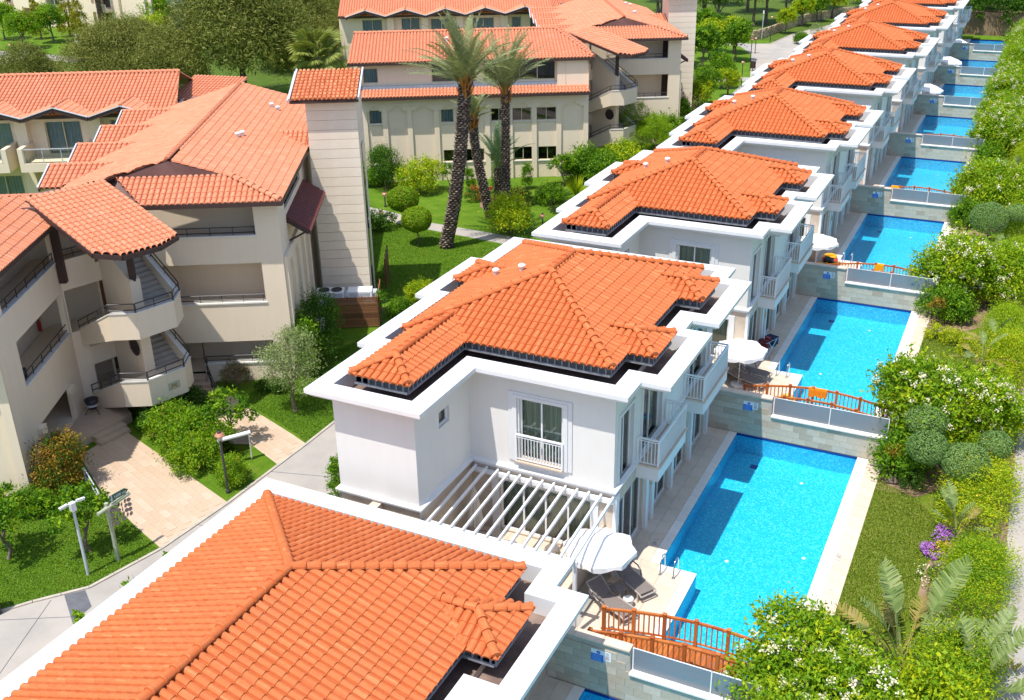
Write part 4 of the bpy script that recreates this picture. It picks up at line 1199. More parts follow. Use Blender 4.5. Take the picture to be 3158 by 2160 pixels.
    RT.build(h, camloc, 200, name='tower_roof', base_mat=M['mortar'])
    mb = MB()
    mb.prism([(.75, 8.42), (4.38, 8.42), (4.38, 12.4), (.75, 12.4)], [12.0, 12.0, 12.9, 12.9], [12.12, 12.12, 12.99, 12.99], 0)
    mb.bar((.74, 8.4, 12.22), (.74, 12.4, 13.1), .09, .14, 1); mb.bar((.62, 8.6, 12.1), (.62, 12.4, 12.98), .05, .1, 1); mb.bar((4.4, 8.4, 12.22), (4.4, 12.4, 13.1), .09, .14, 1)
    mb.build('tower_verge', [M['timber_post'], M['blue_grey']], h)
    # name plaque on the lower landing
    a, b = Vector(DG(-.93, -.1)), Vector(DG(.93, -.1)); d = (b - a).normalized(); nn = Vector((d.y, -d.x))
    pq = MB()
    def q4(s0, s1, z0, z1, t, m):
        p = [a + d * s0 + nn * t, a + d * s1 + nn * t]
        pq.face([(p[0].x, p[0].y, z0), (p[1].x, p[1].y, z0), (p[1].x, p[1].y, z1), (p[0].x, p[0].y, z1)], m)
    q4(.92, 1.50, 1.66, 2.02, .012, 1); q4(.96, 1.46, 1.70, 1.98, .017, 0)
    for k, (s0, s1) in enumerate(((1.04, 1.36), (1.04, 1.36), (1.08, 1.34), (1.0, 1.14), (1.26, 1.42))):
        z = 1.93 - .05 * min(k, 3); q4(s0, s1, z - .022, z, .021, 2)
    pq.build('plaque', [M['plaque'], M['plaque_rim'], M['print_dark']], h)
    return h


HOTEL = hotel(CAM)
HOTEL2 = copy_thing(HOTEL, 'far beige hotel building behind the palms, pilasters and red roof strip on its facade',
                    (HO[0] + 2.35, HO[1] + 54.2, 0))


# ------------------------------------------------------------------ ground, road, walks
def sheet(name, poly, z, mat, **kw):
    mb = MB(); mb.face([(x, y, z) for x, y in poly])
    return mb.build(name, M[mat], None, kind='structure', **kw)


def slab_mesh(sx, sy, h, mat, gap=0.003):
    return MB().box(gap, gap, -0.02, sx - gap, sy - gap, h).mesh('paving_slab', M[mat])


def pave(parent, poly, ang, sx, sy, z, mat, limit=300, org=None):
    """running-bond slabs filling a plan polygon"""
    me = slab_mesh(sx, sy, 0.014, mat)
    c, s_ = math.cos(ang), math.sin(ang); o = org or poly[0]
    q = [((x - o[0]) * c + (y - o[1]) * s_, -(x - o[0]) * s_ + (y - o[1]) * c) for x, y in poly]
    k = 0
    for j in range(int(math.floor(min(p[1] for p in q) / sy)), int(math.ceil(max(p[1] for p in q) / sy))):
        for i in range(int(math.floor(min(p[0] for p in q) / sx)) - 1, int(math.ceil(max(p[0] for p in q) / sx))):
            a, b = (i + 0.5 * (j % 2)) * sx, j * sy
            n_in = sum(inside(q, a + u * sx, b + v * sy) for u, v in ((.04, .04), (.96, .04), (.96, .96), (.04, .96)))
            if n_in == 4:
                k += 1
                if k <= limit: obj('paving_slab', me, parent, (o[0] + a * c - b * s_, o[1] + a * s_ + b * c, z), ang)


sheet('ground', [(-900, -60), (-1.9, -60), (-1.9, 140), (-1.9, 1200), (-900, 1200)], -0.02, 'ground')
sheet('lawn', [(-60, -30), (-2.2, -30), (-2.2, 70), (-6, 130), (-60, 130)], -0.008, 'lawn')
sheet('villa_ground', [(-1.9, -60), (9.6, -60), (9.6, 142.2), (-1.9, 142.2)], -0.012, 'concrete')
sheet('garden_lawn', [(17.0, -60), (60, -60), (60, 145), (17.0, 145)], -0.006, 'lawn_dry')
sheet('end_lawn', [(9.6, 140.9), (17.0, 140.9), (17.0, 145), (9.6, 145)], 0.0, 'lawn')
sheet('far_ground', [(-1.9, 142.2), (400, 142.2), (400, 1200), (-1.9, 1200)], -0.015, 'ground')
sheet('right_ground', [(60, -60), (400, -60), (400, 142.2), (60, 142.2)], -0.015, 'ground')
rd = [(-16, -16), (-9.3, -6.7), (-8.5, -5.54), (-7.3, -4.1), (-6.62, -1.2), (-6.4, 2.3), (-6.35, 7.6), (-6.6, 20), (-7.2, 40), (-8.6, 70), (-10.0, 96), (-10.3, 101), (-12.4, 109.5), (-14.6, 118), (-17.5, 123.5), (-26, 127), (-26, 129),
      (-16.8, 126.2), (-14.2, 127.2), (-13.4, 137), (-11.7, 144), (-8, 156), (2, 175), (8, 172), (-1.0, 160), (-6.5, 150), (-9.6, 137), (-9.7, 128), (-8.3, 110), (-5.6, 80), (-3.2, 40), (-2.1, 10), (-2.0, -16)]
mb = MB(); mb.face([(x, y, 0.0) for x, y in rd]); ROAD = mb.build('road', M['concrete'], None, kind='structure')
# pale kerb lines of the road, one stone after another
ks = MB().box(0, -0.06, 0, 0.98, 0.06, 0.05).mesh('kerb_stone', M['kerb'])
for seq in (rd[1:13], rd[17:21], rd[24:32]):
    for a, b in zip(seq[:-1], seq[1:]):
        a, b = Vector(a), Vector(b); L = (b - a).length; n = max(1, round(L))
        if L > 60: continue
        for k in range(n):
            p = a + (b - a) * k / n; obj('kerb_stone', ks, ROAD, (p.x, p.y, 0.0), math.atan2(b.y - a.y, b.x - a.x), (L / n, 1, 1))
jm = MB().box(0, -.012, 0, 1, .012, .006).mesh('road_joint', M['concrete_joint'])
for x0, y0, x1, y1 in ((-6.4, 5.0, -2.0, 6.2), (-6.4, 10.5, -2.1, 11.5), (-6.6, 16, -2.1, 17), (-9.6, -7.2, -2.0, -3.0), (-12.5, -11.5, -2.0, -8.6), (-6.5, .6, -2.0, 1.6), (-8.0, -5.2, -4.6, -13.0), (-10.2, 101.5, -8.6, 102.5), (-12.8, 112, -8.4, 111), (-14.4, 119, -9.2, 119.5), (-14.2, 127.4, -9.8, 127.6), (-13.6, 134, -9.8, 134)):
    L = math.hypot(x1 - x0, y1 - y0); obj('road_joint', jm, ROAD, (x0, y0, 0.0), math.atan2(y1 - y0, x1 - x0), (L, 1, 1))
mb = MB(); mb.lathe([(.0, .007), (.30, .007), (.32, .0)], 20, c=(-4.6, 8.4)); mb.build('drain_cover', M['concrete_joint'], ROAD)
sheet('road_inlay', [(-7.79, -4.8), (-7.33, -4.27), (-6.41, -4.85), (-6.33, -5.78)], 0.006, 'concrete_joint')

wk1 = [(-14.95, 5.2), (-14.9, 2.6), (-12.23, 1.05), (-8.67, -0.48), (-6.62, -1.21), (-6.39, 2.35)]
W1 = sheet('walkway', wk1, 0.002, 'travertine'); pave(W1, wk1, math.radians(-19.7), 0.61, 0.305, 0.004, 'travertine', 300)
wk2 = [(-14.6, 10.1), (-15.2, 8.9), (-12.78, 8.28), (-6.30, 5.55), (-6.35, 7.57), (-7.53, 8.05), (-12.18, 9.75), (-13.6, 10.5)]
W2 = sheet('walkway', wk2, 0.002, 'travertine'); pave(W2, wk2, math.radians(-22.5), 0.61, 0.305, 0.004, 'travertine', 300)
wk3 = [(-30, 38.2), (-22.03, 36.97), (-18.39, 36.26), (-12, 35.6), (-7.1, 35.0), (-7.1, 36.6), (-12.11, 37.14), (-17.17, 37.51), (-21.65, 38.69), (-30, 40.2)]
sheet('garden_path', wk3, 0.002, 'concrete')
sheet('garden_path', [(-26, 94.5), (-15.55, 96.18), (-10.1, 98.8), (-10.4, 101.1), (-16.91, 100.23), (-26, 97.5)], 0.002, 'concrete')
sheet('garden_path', [(-135, 80), (-98, 80), (-98, 84), (-135, 84.5)], 0.002, 'concrete')
sheet('side_path', [(22.0, -40), (25.2, -40), (25.2, 60), (22.0, 60)], 0.002, 'concrete')
# entrance platform and steps of the near hotel
EN = MB()
EN.prism([HW(-8.45, -10)[:2], HW(-8.0, -6.6)[:2], HW(-7.36, -5.68)[:2], HW(-6.37, -4.41)[:2], HW(-6.1, -3.9)[:2], HW(-6.9, -2.6)[:2], HW(-8.45, -2.9)[:2]], 0, 0.44)
ENT = EN.build('entrance_platform', M['travertine'], None, kind='structure')
for k in range(2):
    a = Vector(HW(-7.36 + .25 * (k + 1), -5.68 - .25 * (k + 1))[:2]); b = Vector(HW(-6.37 + .25 * (k + 1), -4.41 - .25 * (k + 1))[:2]); dd = Vector(((b - a).y, -(b - a).x)).normalized() * -0.4
    MB().prism([(a.x, a.y), (b.x, b.y), (b.x + dd.x, b.y + dd.y), (a.x + dd.x, a.y + dd.y)], 0, 0.29 - .145 * k).build('step', M['travertine'], ENT)
EN = MB(); EN.prism([HW(-4.8, 0)[:2], HW(-4.8, -.6)[:2], HW(-3.4, -.6)[:2], HW(-3.4, 0)[:2]], 0, 0.44)
ENT2 = EN.build('entrance_platform', M['travertine'], None, kind='structure')
for k in range(2):
    v0 = -.6 - .35 * k
    MB().prism([HW(-4.6, v0)[:2], HW(-4.6, v0 - .35)[:2], HW(-2.9, v0 - .35)[:2], HW(-2.9, v0)[:2]], 0, 0.29 - .145 * k).build('step', M['travertine'], ENT2)
# planting beds
sheet('planting_bed', [HW(-6.0, -4.2)[:2], HW(-4.2, -4.4)[:2], HW(-4.9, -.5)[:2], (-13.4, 8.2), (-6.9, 5.3), (-6.7, 2.7), (-13.9, 5.2)], 0.003, 'lawn')
sheet('planting_bed', [(-13.9, 5.5), (-12.5, 8.2), (-8.9, 6.3), (-10.3, 4.0)], 0.007, 'soil')
sheet('planting_bed', [(19.6, -12), (22, -12), (22, 60), (20.4, 60), (19.7, 30), (19.4, 22), (20.0, 15), (19.8, 11), (19.45, 9.5), (19.4, 7.8), (19.9, 6.5)], 0.003, 'soil')
for k in range(-1, 8):
    y = PITCH_Y * k
    sheet('planting_bed', [(17.05, y - 3.6), (18.6, y - 3.5), (19.7, y - 2.2), (20.4, y - 1), (20.4, y + 2.6), (19.2, y + 2.2), (17.05, y + 2.0)], 0.005, 'soil')
sheet('planting_bed', [(-15.8, 42.2), (-13.0, 42.2), (-12.8, 44.6), (-15.2, 45.2), (-16.9, 44.4)], 0.006, 'soil')

# ------------------------------------------------------------------ pools, decks
def pool_module():
    bz, wz = -0.95, -0.07
    P = [(12.11, -0.98), (15.97, -0.98), (15.97, 16.43), (10.71, 16.43), (10.71, 5.72), (12.11, 5.72)]
    mb = MB(); mb.face([(x, y, bz) for x, y in P])
    n = len(P)
    for i in range(n):
        a, b = P[i], P[(i + 1) % n]
        mb.face([(*b, bz), (*a, bz), (*a, -.13), (*b, -.13)]); mb.face([(*b, -.13), (*a, -.13), (*a, -0.02), (*b, -0.02)], 1)
    mb.box(11.66, 15.24, bz, 11.98, 15.56, bz + .012, 1)                  # floor drain
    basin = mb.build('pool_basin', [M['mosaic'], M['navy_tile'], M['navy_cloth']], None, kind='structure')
    jets = MB()
    for x, y in ((14.0, 14.9), (15.2, 9.6), (14.9, 3.4), (12.6, 8.2), (12.9, 1.8)): jets.lathe([(0.0, bz + .02), (.05, bz + .02), (.08, bz + .006)], 12, c=(x, y))
    jets.lathe([(0.0, 0), (.16, 0), (.2, .0)], 3, c=(0, -400)) if False else None
    jets.build('pool_light', M['metal_white'], basin)
    g = MB(); nx, ny = 20, 64
    for i in range(nx):
        for j in range(ny):
            x0 = 10.71 + 5.26 * i / nx; x1 = 10.71 + 5.26 * (i + 1) / nx; y0 = -.98 + 17.41 * j / ny; y1 = -.98 + 17.41 * (j + 1) / ny
            if y1 < 5.75 and x1 < 12.2: continue
            g.face([(max(x0, 12.11) if y1 < 5.75 else x0, y0, wz), (x1, y0, wz), (x1, y1, wz), (max(x0, 12.11) if y1 < 5.75 else x0, y1, wz)])
    water = g.build('pool_water', M['water'], None, kind='structure')
    # deck: mortar bed with slabs on it
    mb = MB(); z = -0.022
    for q in ((9.38, -1.0, 12.11, 5.72), (9.38, 5.72, 10.71, 16.44), (15.97, -1.0, 17.0, 16.44)):
        mb.face([(q[0], q[1], z), (q[2], q[1], z), (q[2], q[3], z), (q[0], q[3], z)])
    mb.box(15.972, -1.0, -.95, 17.0, 16.44, -.03); mb.box(9.38, -1, -.95, 12.105, 5.715, -.03); mb.box(9.38, 5.72, -.95, 10.705, 16.44, -.03)
    deck = mb.build('pool_deck', M['kerb'], None, kind='structure')
    def rows(x0, x1, y0, y1, sx, sy, mat, h=0.0):
        nx = max(1, round((x1 - x0) / sx)); ny = max(1, round((y1 - y0) / sy)); sx = (x1 - x0) / nx; sy = (y1 - y0) / ny
        me = MB().box(.005, .005, -.03, sx - .005, sy - .005, h).mesh('deck_slab', M[mat])
        for i in range(nx):
            for j in range(ny): obj('deck_slab', me, deck, (x0 + i * sx, y0 + j * sy, 0))
    rows(15.95, 16.42, -1.0, 16.43, .47, .95, 'coping'); rows(16.42, 17.0, -1.0, 16.43, .58, .75, 'deck_stone')
    rows(10.36, 10.73, 5.74, 16.43, .37, .95, 'coping'); rows(9.38, 10.36, 5.74, 16.43, .5, .9, 'deck_stone')
    rows(11.72, 12.13, -1.0, 5.36, .41, .9, 'coping'); rows(10.72, 12.13, 5.36, 5.74, .9, .38, 'coping'); rows(9.38, 11.72, -1.0, 5.36, .78, .78, 'deck_stone'); rows(9.38, 10.72, 5.36, 5.74, .67, .38, 'deck_stone')
    return basin, water, deck


def move_k(o, k):
    c = dup(o); c.location = (PITCH_X * k, PITCH_Y * k, 0); return c


PM = pool_module()
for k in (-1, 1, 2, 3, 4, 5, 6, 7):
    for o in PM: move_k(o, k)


def text_mesh(s, size, mat, ext=0.002):
    cu = bpy.data.curves.new('txt', 'FONT'); cu.body = s; cu.size = size; cu.extrude = ext
    o = bpy.data.objects.new('txt', cu); COL.objects.link(o)
    dg = bpy.context.evaluated_depsgraph_get(); dg.update()
    me = bpy.data.meshes.new_from_object(o.evaluated_get(dg))
    bpy.data.objects.remove(o); me.materials.clear(); me.materials.append(M[mat]); me.name = 'lettering'
    return me


dm = text_mesh('1.40', 0.26, 'sign_grey')
for k in range(0, 3):
    o = obj('depth_marking', dm, None, (16.62 + PITCH_X * k, 8.6 + PITCH_Y * k, 0.004), math.radians(90)); tagged(o, ['grey depth figure on the pale deck beside the nearest lawn strip', 'grey depth figure on the deck right of the second pool', 'grey depth figure on the deck right of the third pool'][k], 'marking', 'depth figures on the pool decks')
    o = obj('depth_marking', dm, None, (10.05 + PITCH_X * k, 7.2 + PITCH_Y * k, 0.004), math.radians(-90)); tagged(o, ['dark depth figure at the shade edge left of the nearest pool', 'dark depth figure on the shaded deck left of the second pool', 'dark depth figure on the shaded deck left of the third pool'][k], 'marking', 'depth figures on the pool decks')


# ------------------------------------------------------------------ privacy walls
ORD = ['nearest', 'second', 'third', 'fourth', 'fifth', 'sixth', 'seventh', 'farthest']


def privacy_wall():
    t = thing('privacy_wall', 'stone privacy wall nearest the camera, frosted glass on top, beside the arched footbridge', 'wall', group='stone walls with frosted glass between the pools')
    y0, y1 = -1.23, -1.0
    mb = MB(); mb.box(9.40, y0, -.9, 12.1, y1, 1.92); mb.box(12.1, y0, -.9, 17.05, y1, 1.10)
    core = mb.build('wall_core', M['kerb'], t)
    sx, sy = 0.57, 0.285
    me = MB().box(.004, -.022, .004, sx - .004, 0, sy - .004).mesh('stone_tile', M['wall_stone']); mh = MB().box(.004, -.022, .004, sx / 2 - .004, 0, sy - .004).mesh('stone_tile', M['wall_stone'])
    for j in range(7):
        off = 0 if j % 2 else -sx / 2
        for i in range(15):
            x = 9.40 + off + sx * i
            if x > 17.0: continue
            if j * sy + sy > (1.95 if x + sx < 12.15 else 1.15): continue
            if x < 9.39: obj('stone_tile', mh, core, (9.40, y0, j * sy))
            else: obj('stone_tile', me, core, (x, y0, j * sy))
    cp = MB().box(.004, -.30, 0, 0.892, .05, .06).mesh('coping_stone', M['deck_stone'])
    for i in range(3): obj('coping_stone', cp, t, (9.40 + .9 * i, y1, 1.92))
    cp = MB().box(.004, -.34, 0, .986, .02, .06).mesh('coping_stone', M['coping'])
    for i in range(5): obj('coping_stone', cp, t, (12.1 + .99 * i, y1, 1.10))
    mb = MB()
    for x in (12.16, 14.55, 16.95): mb.box(x - .018, -1.135, 1.16, x + .018, -1.085, 2.0)
    mb.box(12.16, -1.125, 1.982, 16.95, -1.095, 2.0); mb.box(12.16, -1.13, 1.16, 16.95, -1.09, 1.19)
    mb.build('glass_frame', M['metal_white'], t)
    for x0, x1 in ((12.185, 14.525), (14.575, 16.925)):
        MB().box(x0, -1.118, 1.19, x1, -1.106, 1.98).build('glass_panel', M['frosted'], t)
    return t


PW = [privacy_wall()]
for k in range(1, 8):
    PW.append(copy_thing(PW[0], ['', 'second stone wall from the front, frosted glass stained reddish by the bridge behind', 'third stone wall from the front, frosted glass and a brown bridge rail behind', 'fourth stone wall from the front with frosted glass, just its bridge rail showing',
                                 'fifth stone wall from the front with frosted glass, white parasol beyond its left end', 'sixth stone wall from the front with frosted glass, before a strip of pale water', 'seventh stone wall from the front, low frosted glass beside overhanging hedge', 'farthest stone wall with frosted glass, before the last narrow pool'][k], (PITCH_X * k, PITCH_Y * k, 0)))


def pool_sign():
    t = thing('pool_sign', 'blue and white pool rules sign on the nearest stone wall, half in shade', 'sign', (10.86, -1.2575, 1.2), group='blue and white signs on the stone walls')
    mb = MB(); W_, Hh = .64, .44
    f = lambda x0, x1, z0, z1, y, m: mb.face([(x0, y, z0), (x1, y, z0), (x1, y, z1), (x0, y, z1)], m)
    mb.box(0, 0, .10, .64, .006, .44, 1); mb.box(0, 0, 0, .40, .006, .10, 0)
    f(0, .40, 0.0, .28, -.003, 0)
    for k in range(12):                                              # round blue emblem
        a0, a1 = 2 * PI * k / 12, 2 * PI * (k + 1) / 12; c = (.24, .35)
        mb.face([(c[0], -.004, c[1]), (c[0] + .07 * math.cos(a0), -.004, c[1] + .06 * math.sin(a0)), (c[0] + .07 * math.cos(a1), -.004, c[1] + .06 * math.sin(a1))], 0)
        c = (.53, .36); r0, r1 = .04, .055
        mb.face([(c[0] + r0 * math.cos(a0), -.004, c[1] + r0 * math.sin(a0)), (c[0] + r1 * math.cos(a0), -.004, c[1] + r1 * math.sin(a0)), (c[0] + r1 * math.cos(a1), -.004, c[1] + r1 * math.sin(a1)), (c[0] + r0 * math.cos(a1), -.004, c[1] + r0 * math.sin(a1))], 3)
    f(.515, .545, .345, .375, -.004, 3); f(.225, .255, .335, .36, -.005, 1)
    for k in range(5): f(.03 + .03 * (k % 2), .37 - .02 * (k % 3), .03 + .048 * k, .043 + .048 * k, -.005, 2)
    for k in range(5): f(.47, .60 - .015 * (k % 2), .15 + .03 * k, .165 + .03 * k, -.004, 4 if k in (1, 2, 3) else 3)
    mb.build('sign_plate', [M['sign_blue'], M['sign_white'], M['sign_line'], M['sign_grey'], M['sign_red']], t)
    return t


S0 = pool_sign()
for k in range(1, 8):
    copy_thing(S0, 'blue pool rules sign on the %s stone wall from the front, in the villa shade' % ORD[k] if k < 7 else 'tiny blue sign on the farthest stone wall', (10.86 + PITCH_X * k, -1.2575 + PITCH_Y * k, 1.2))


# ------------------------------------------------------------------ arched footbridges
def footbridge():
    t = thing('footbridge', 'arched red-brown timber footbridge across the front end of the nearest pool', 'bridge', (0, 0, 0), group='arched timber footbridges over the pools')
    x0, x1 = 10.2, 17.6
    zf = lambda x: 0.10 + 0.52 * math.sin(PI * min(1, max(0, (x - x0) / (x1 - x0))))
    xs = [x0 + (x1 - x0) * k / 22 for k in range(23)]
    ya, yb = 0.06, 1.27
    for y in (ya, yb):
        mb = MB()
        for a, b in zip(xs[:-1], xs[1:]): mb.bar((a, y, zf(a) - .05), (b, y, zf(b) - .05), .075, .16)
        mb.build('side_beam', M['wood_red'], t)
        mb = MB()
        for a, b in zip(xs[:-1], xs[1:]): mb.bar((a, y, zf(a) + .96), (b, y, zf(b) + .96), .085, .075); pass
        rl = mb.build('rail', M['wood_red'], t); mb = MB()
        for a, b in zip(xs[:-1], xs[1:]): mb.bar((a, y, zf(a) + .16), (b, y, zf(b) + .16), .05, .05)
        mb.build('lower_rail', M['wood_red'], t)
        post = MB().box(-.055, -.055, -.05, .055, .055, 1.03).box(-.065, -.065, 1.03, .065, .065, 1.07).mesh('post', M['wood_red'])
        bal = MB().box(-.019, -.022, .16, .019, .022, .94).mesh('baluster', M['wood_red'])
        n = 7; st = (x1 - x0 - .2) / n
        for i in range(n + 1):
            x = x0 + .1 + st * i; obj('post', post, rl, (x, y, zf(x)))
            if i < n:
                for k in range(1, 6): xx = x + st * k / 6; obj('baluster', bal, rl, (xx, y, zf(xx)))
    pl = MB().box(-.058, ya + .04, -.035, .058, yb - .04, 0.0).mesh('plank', M['wood_red'])
    for k in range(60):
        x = x0 + .07 + .128 * k; dz = (zf(x + .05) - zf(x - .05)) / .1
        o = obj('plank', pl, t, (x, 0, zf(x) + .04)); o.rotation_euler = (0, -math.atan(dz), 0)
    return t


FB = footbridge()
for k in range(1, 5):
    copy_thing(FB, ['', 'brown timber footbridge hung with orange float and cloth, across the second pool', 'timber footbridge with a yellow towel, across the third pool', 'timber footbridge of which only the top rail shows behind the fourth wall', 'timber footbridge of which a brown sliver shows behind the fifth wall'][k], (PITCH_X * k, PITCH_Y * k, 0))


# ------------------------------------------------------------------ pool furniture
def ladder():
    t = thing('pool_ladder', 'chrome ladder rails on the deck corner of the nearest pool', 'ladder', (11.2, 5.4, 0), group='chrome pool ladders')
    for dx in (-.25, .25):
        pts = [(dx, -.28, 0), (dx, -.28, .45)] + [(dx, -.28 + .26 * (1 - math.cos(a)), .45 + .26 * math.sin(a)) for a in (PI * .25, PI * .5, PI * .75)] + [(dx, .24, .45), (dx, .36, -.6)]
        MB().tube(pts, .021, 8).build('hand_rail', M['chrome'], t, smooth=True)
        MB().lathe([(.06, 0.0), (.06, .03), (.02, .04)], 12, c=(dx, -.28)).build('flange', M['chrome'], t)
    st = MB().box(-.25, .28, 0, .25, .36, .03).mesh('tread', M['chrome'])
    for z in (-.25, -.5): obj('tread', st, t, (0, 0, z))
    return t


LD = ladder()
for k in (1, 2): copy_thing(LD, ['', 'chrome ladder rails on the deck corner of the second pool', 'chrome ladder rails on the deck corner of the third pool, near the inflatables'][k], (11.2 + PITCH_X * k, 5.4 + PITCH_Y * k, 0))


def parasol(label, loc, R_=1.28, H=2.35, tilt=(0, 0), rz=0.1, group='open white parasols on the pool decks'):
    t = thing('parasol', label, 'parasol', loc, rz, group)
    mb = MB(); n = 8; tip = Vector((tilt[0], tilt[1], H))
    rings = [(0.0, 0.02), (0.30, -.10), (.34, -.12), (.72, -.27), (1.0, -.44)]
    P = []
    for f, dz in rings:
        row = []
        for k in range(n * 4):
            a = 2 * PI * k / (n * 4); sag = 1 - .035 * f * (1 - abs(math.cos(a * n / 2)))
            rr = R_ * f * sag * (math.cos(PI / n) / math.cos((a % (2 * PI / n)) - PI / n))
            row.append((tip.x * 1 + rr * math.cos(a) , tip.y + rr * math.sin(a), H + dz - .05 * f * (1 - abs(math.cos(a * n / 2))) - tilt[0] * rr * math.cos(a) * .5 - tilt[1] * rr * math.sin(a) * .5))
        P.append(row)
    m = n * 4
    for r0, r1 in zip(P[:-1], P[1:]):
        for k in range(m): mb.face([r0[k], r0[(k + 1) % m], r1[(k + 1) % m], r1[k]])
    c = mb.build('canopy', M['fabric_white'], t)
    mb = MB()
    for k in range(m):
        a, b = P[-1][k], P[-1][(k + 1) % m]; w1 = .17 + .05 * math.sin(k * 1.57); w2 = .17 + .05 * math.sin((k + 1) * 1.57)
        mb.face([a, b, (b[0] * 1.01, b[1] * 1.01, b[2] - w2), (a[0] * 1.01, a[1] * 1.01, a[2] - w1)])
    mb.build('valance', M['fabric_white'], c)
    MB().tube([(0, 0, .08), (tip.x, tip.y, H + .06)], .024, 8).build('pole', M['metal_white'], t)
    MB().lathe([(0, .11), (.05, .11), (.06, .09), (.36, .06), (.37, 0)], 24).build('base', M['metal_white'], t)
    rb = MB()
    for k in range(n): e = P[-1][k * 4]; rb.tube([(tip.x, tip.y, H - .02), (e[0], e[1], e[2] + .01)], .010, 4)
    rb.build('ribs', M['metal_white'], t)
    return t


parasol('open white parasol under the pergola end, beside two loungers at the nearest pool', (9.32, 3.3, 0), rz=.2)
parasol('open white parasol half hidden by the balcony, at the second pool', (9.48 + PITCH_X, 3.4 + PITCH_Y, 0), rz=.4)
parasol('white parasol beside the colourful inflatables at the third pool', (9.7, 3.2 + 2 * PITCH_Y, 0), rz=.7)
parasol('tilted white parasol behind the fifth stone wall', (10.35, 90.4, 0), 1.35, 2.5, (.25, -.15), .2)
parasol('tilted white parasol behind the sixth stone wall', (10.6, 108.2, 0), 1.4, 2.5, (.25, -.2), .5)
parasol('small white parasol tip by the last pool', (10.3, 125.5, 0), 1.1, 2.1, (.2, -.1), .3)


def folded_parasol(label, loc, h=2.25, mat='fabric_cream'):
    t = thing('folded_parasol', label, 'parasol', loc)
    mb = MB(); n = 20; rows = []
    for z, r in ((h, .03), (h - .12, .07), (h - .5, .13), (h - 1.0, .19), (h - 1.35, .23), (h - 1.5, .24)):
        rows.append([(r * (1 + .28 * math.cos(k * PI)) * math.cos(2 * PI * k / n), r * (1 + .28 * math.cos(k * PI)) * math.sin(2 * PI * k / n), z) for k in range(n)])
    for a, b in zip(rows[:-1], rows[1:]):
        for k in range(n): mb.face([a[k], a[(k + 1) % n], b[(k + 1) % n], b[k]])
    mb.build('canopy', M[mat], t)
    MB().tube([(0, 0, 0), (0, 0, h + .05)], .025, 8).build('pole', M['metal_white'], t)
    MB().lathe([(0, .08), (.24, .06), (.25, 0)], 20).build('base', M['metal_white'], t)
    return t


folded_parasol('folded cream parasol standing under the pergola slats', (4.45, 3.35, .72))
folded_parasol('folded white parasol by the path far behind the hotel', (-101.4, 83.9, 0), 3.2, 'fabric_white')
folded_parasol('folded white parasol half behind the pines at the far left', (-107.5, 80.0, 0), 2.2, 'fabric_white')


def lounger(label, loc, rz, back=28, group='taupe sun loungers'):
    t = thing('sun_lounger', label, 'sun lounger', loc, rz, group)
    b = math.radians(back); z0 = .36; L1 = 1.25; W_ = .33
    hx, hz = -.68 * math.cos(b), z0 + .68 * math.sin(b)
    mb = MB()
    for y in (-W_, W_):
        mb.tube([(0, y, z0), (L1 * .9, y, z0), (L1, y, z0 - .02), (L1 + .05, y, z0 - .08)], .03, 8); mb.tube([(0, y, z0), (hx, y, hz)], .03, 8)
    mb.tube([(L1 + .05, -W_, z0 - .08), (L1 + .05, W_, z0 - .08)], .03, 8); mb.tube([(hx, -W_, hz), (hx, W_, hz)], .035, 8)
    mb.build('frame', M['taupe_frame'], t)
    MB().bar((0.02, 0, z0 + .01), (L1, 0, z0 + .005), W_ * 2 - .05, .015).build('seat_sling', M['sling'], t)
    MB().bar((0, 0, z0 + .012), (hx, 0, hz), W_ * 2 - .05, .015).build('back_sling', M['sling'], t)
    for x, y in ((.1, -W_), (.1, W_), (L1 - .15, -W_), (L1 - .15, W_)):
        MB().tube([(x, y, z0), (x + (.12 if x < .5 else .06), y * 1.08, 0)], .028, 8).build('leg', M['taupe_frame'], t)
    for y in (-W_ - .03, W_ + .03):
        MB().tube([(-.25, y, z0 + .10), (-.12, y * 1.1, z0 + .30), (.15, y * 1.12, z0 + .30), (.36, y * 1.1, z0 + .20), (.42, y, z0)], .025, 8).build('armrest', M['sling'], t)
    return t


def side_table(label, loc, rz):
    t = thing('side_table', label, 'table', loc, rz, 'small brown side tables')
    MB().box(-.26, -.26, .40, .26, .26, .44).build('table_top', M['sling'], t)
    lg = MB().box(-.025, -.025, 0, .025, .025, .40).mesh('leg', M['sling'])
    for x in (-.22, .22):
        for y in (-.22, .22): obj('leg', lg, t, (x, y, 0))
    return t


def plant_pot(label, loc, s=1.0, mat='ceramic'):
    t = thing('pot', label, 'pot', loc)
    MB().lathe([(.0, 0), (.11 * s, 0), (.13 * s, .05 * s), (.16 * s, .22 * s), (.15 * s, .26 * s), (.17 * s, .28 * s), (.17 * s, .31 * s), (.13 * s, .31 * s), (.12 * s, .22 * s), (0, .22 * s)], 20).build('bowl', M[mat], t, smooth=True)
    return t


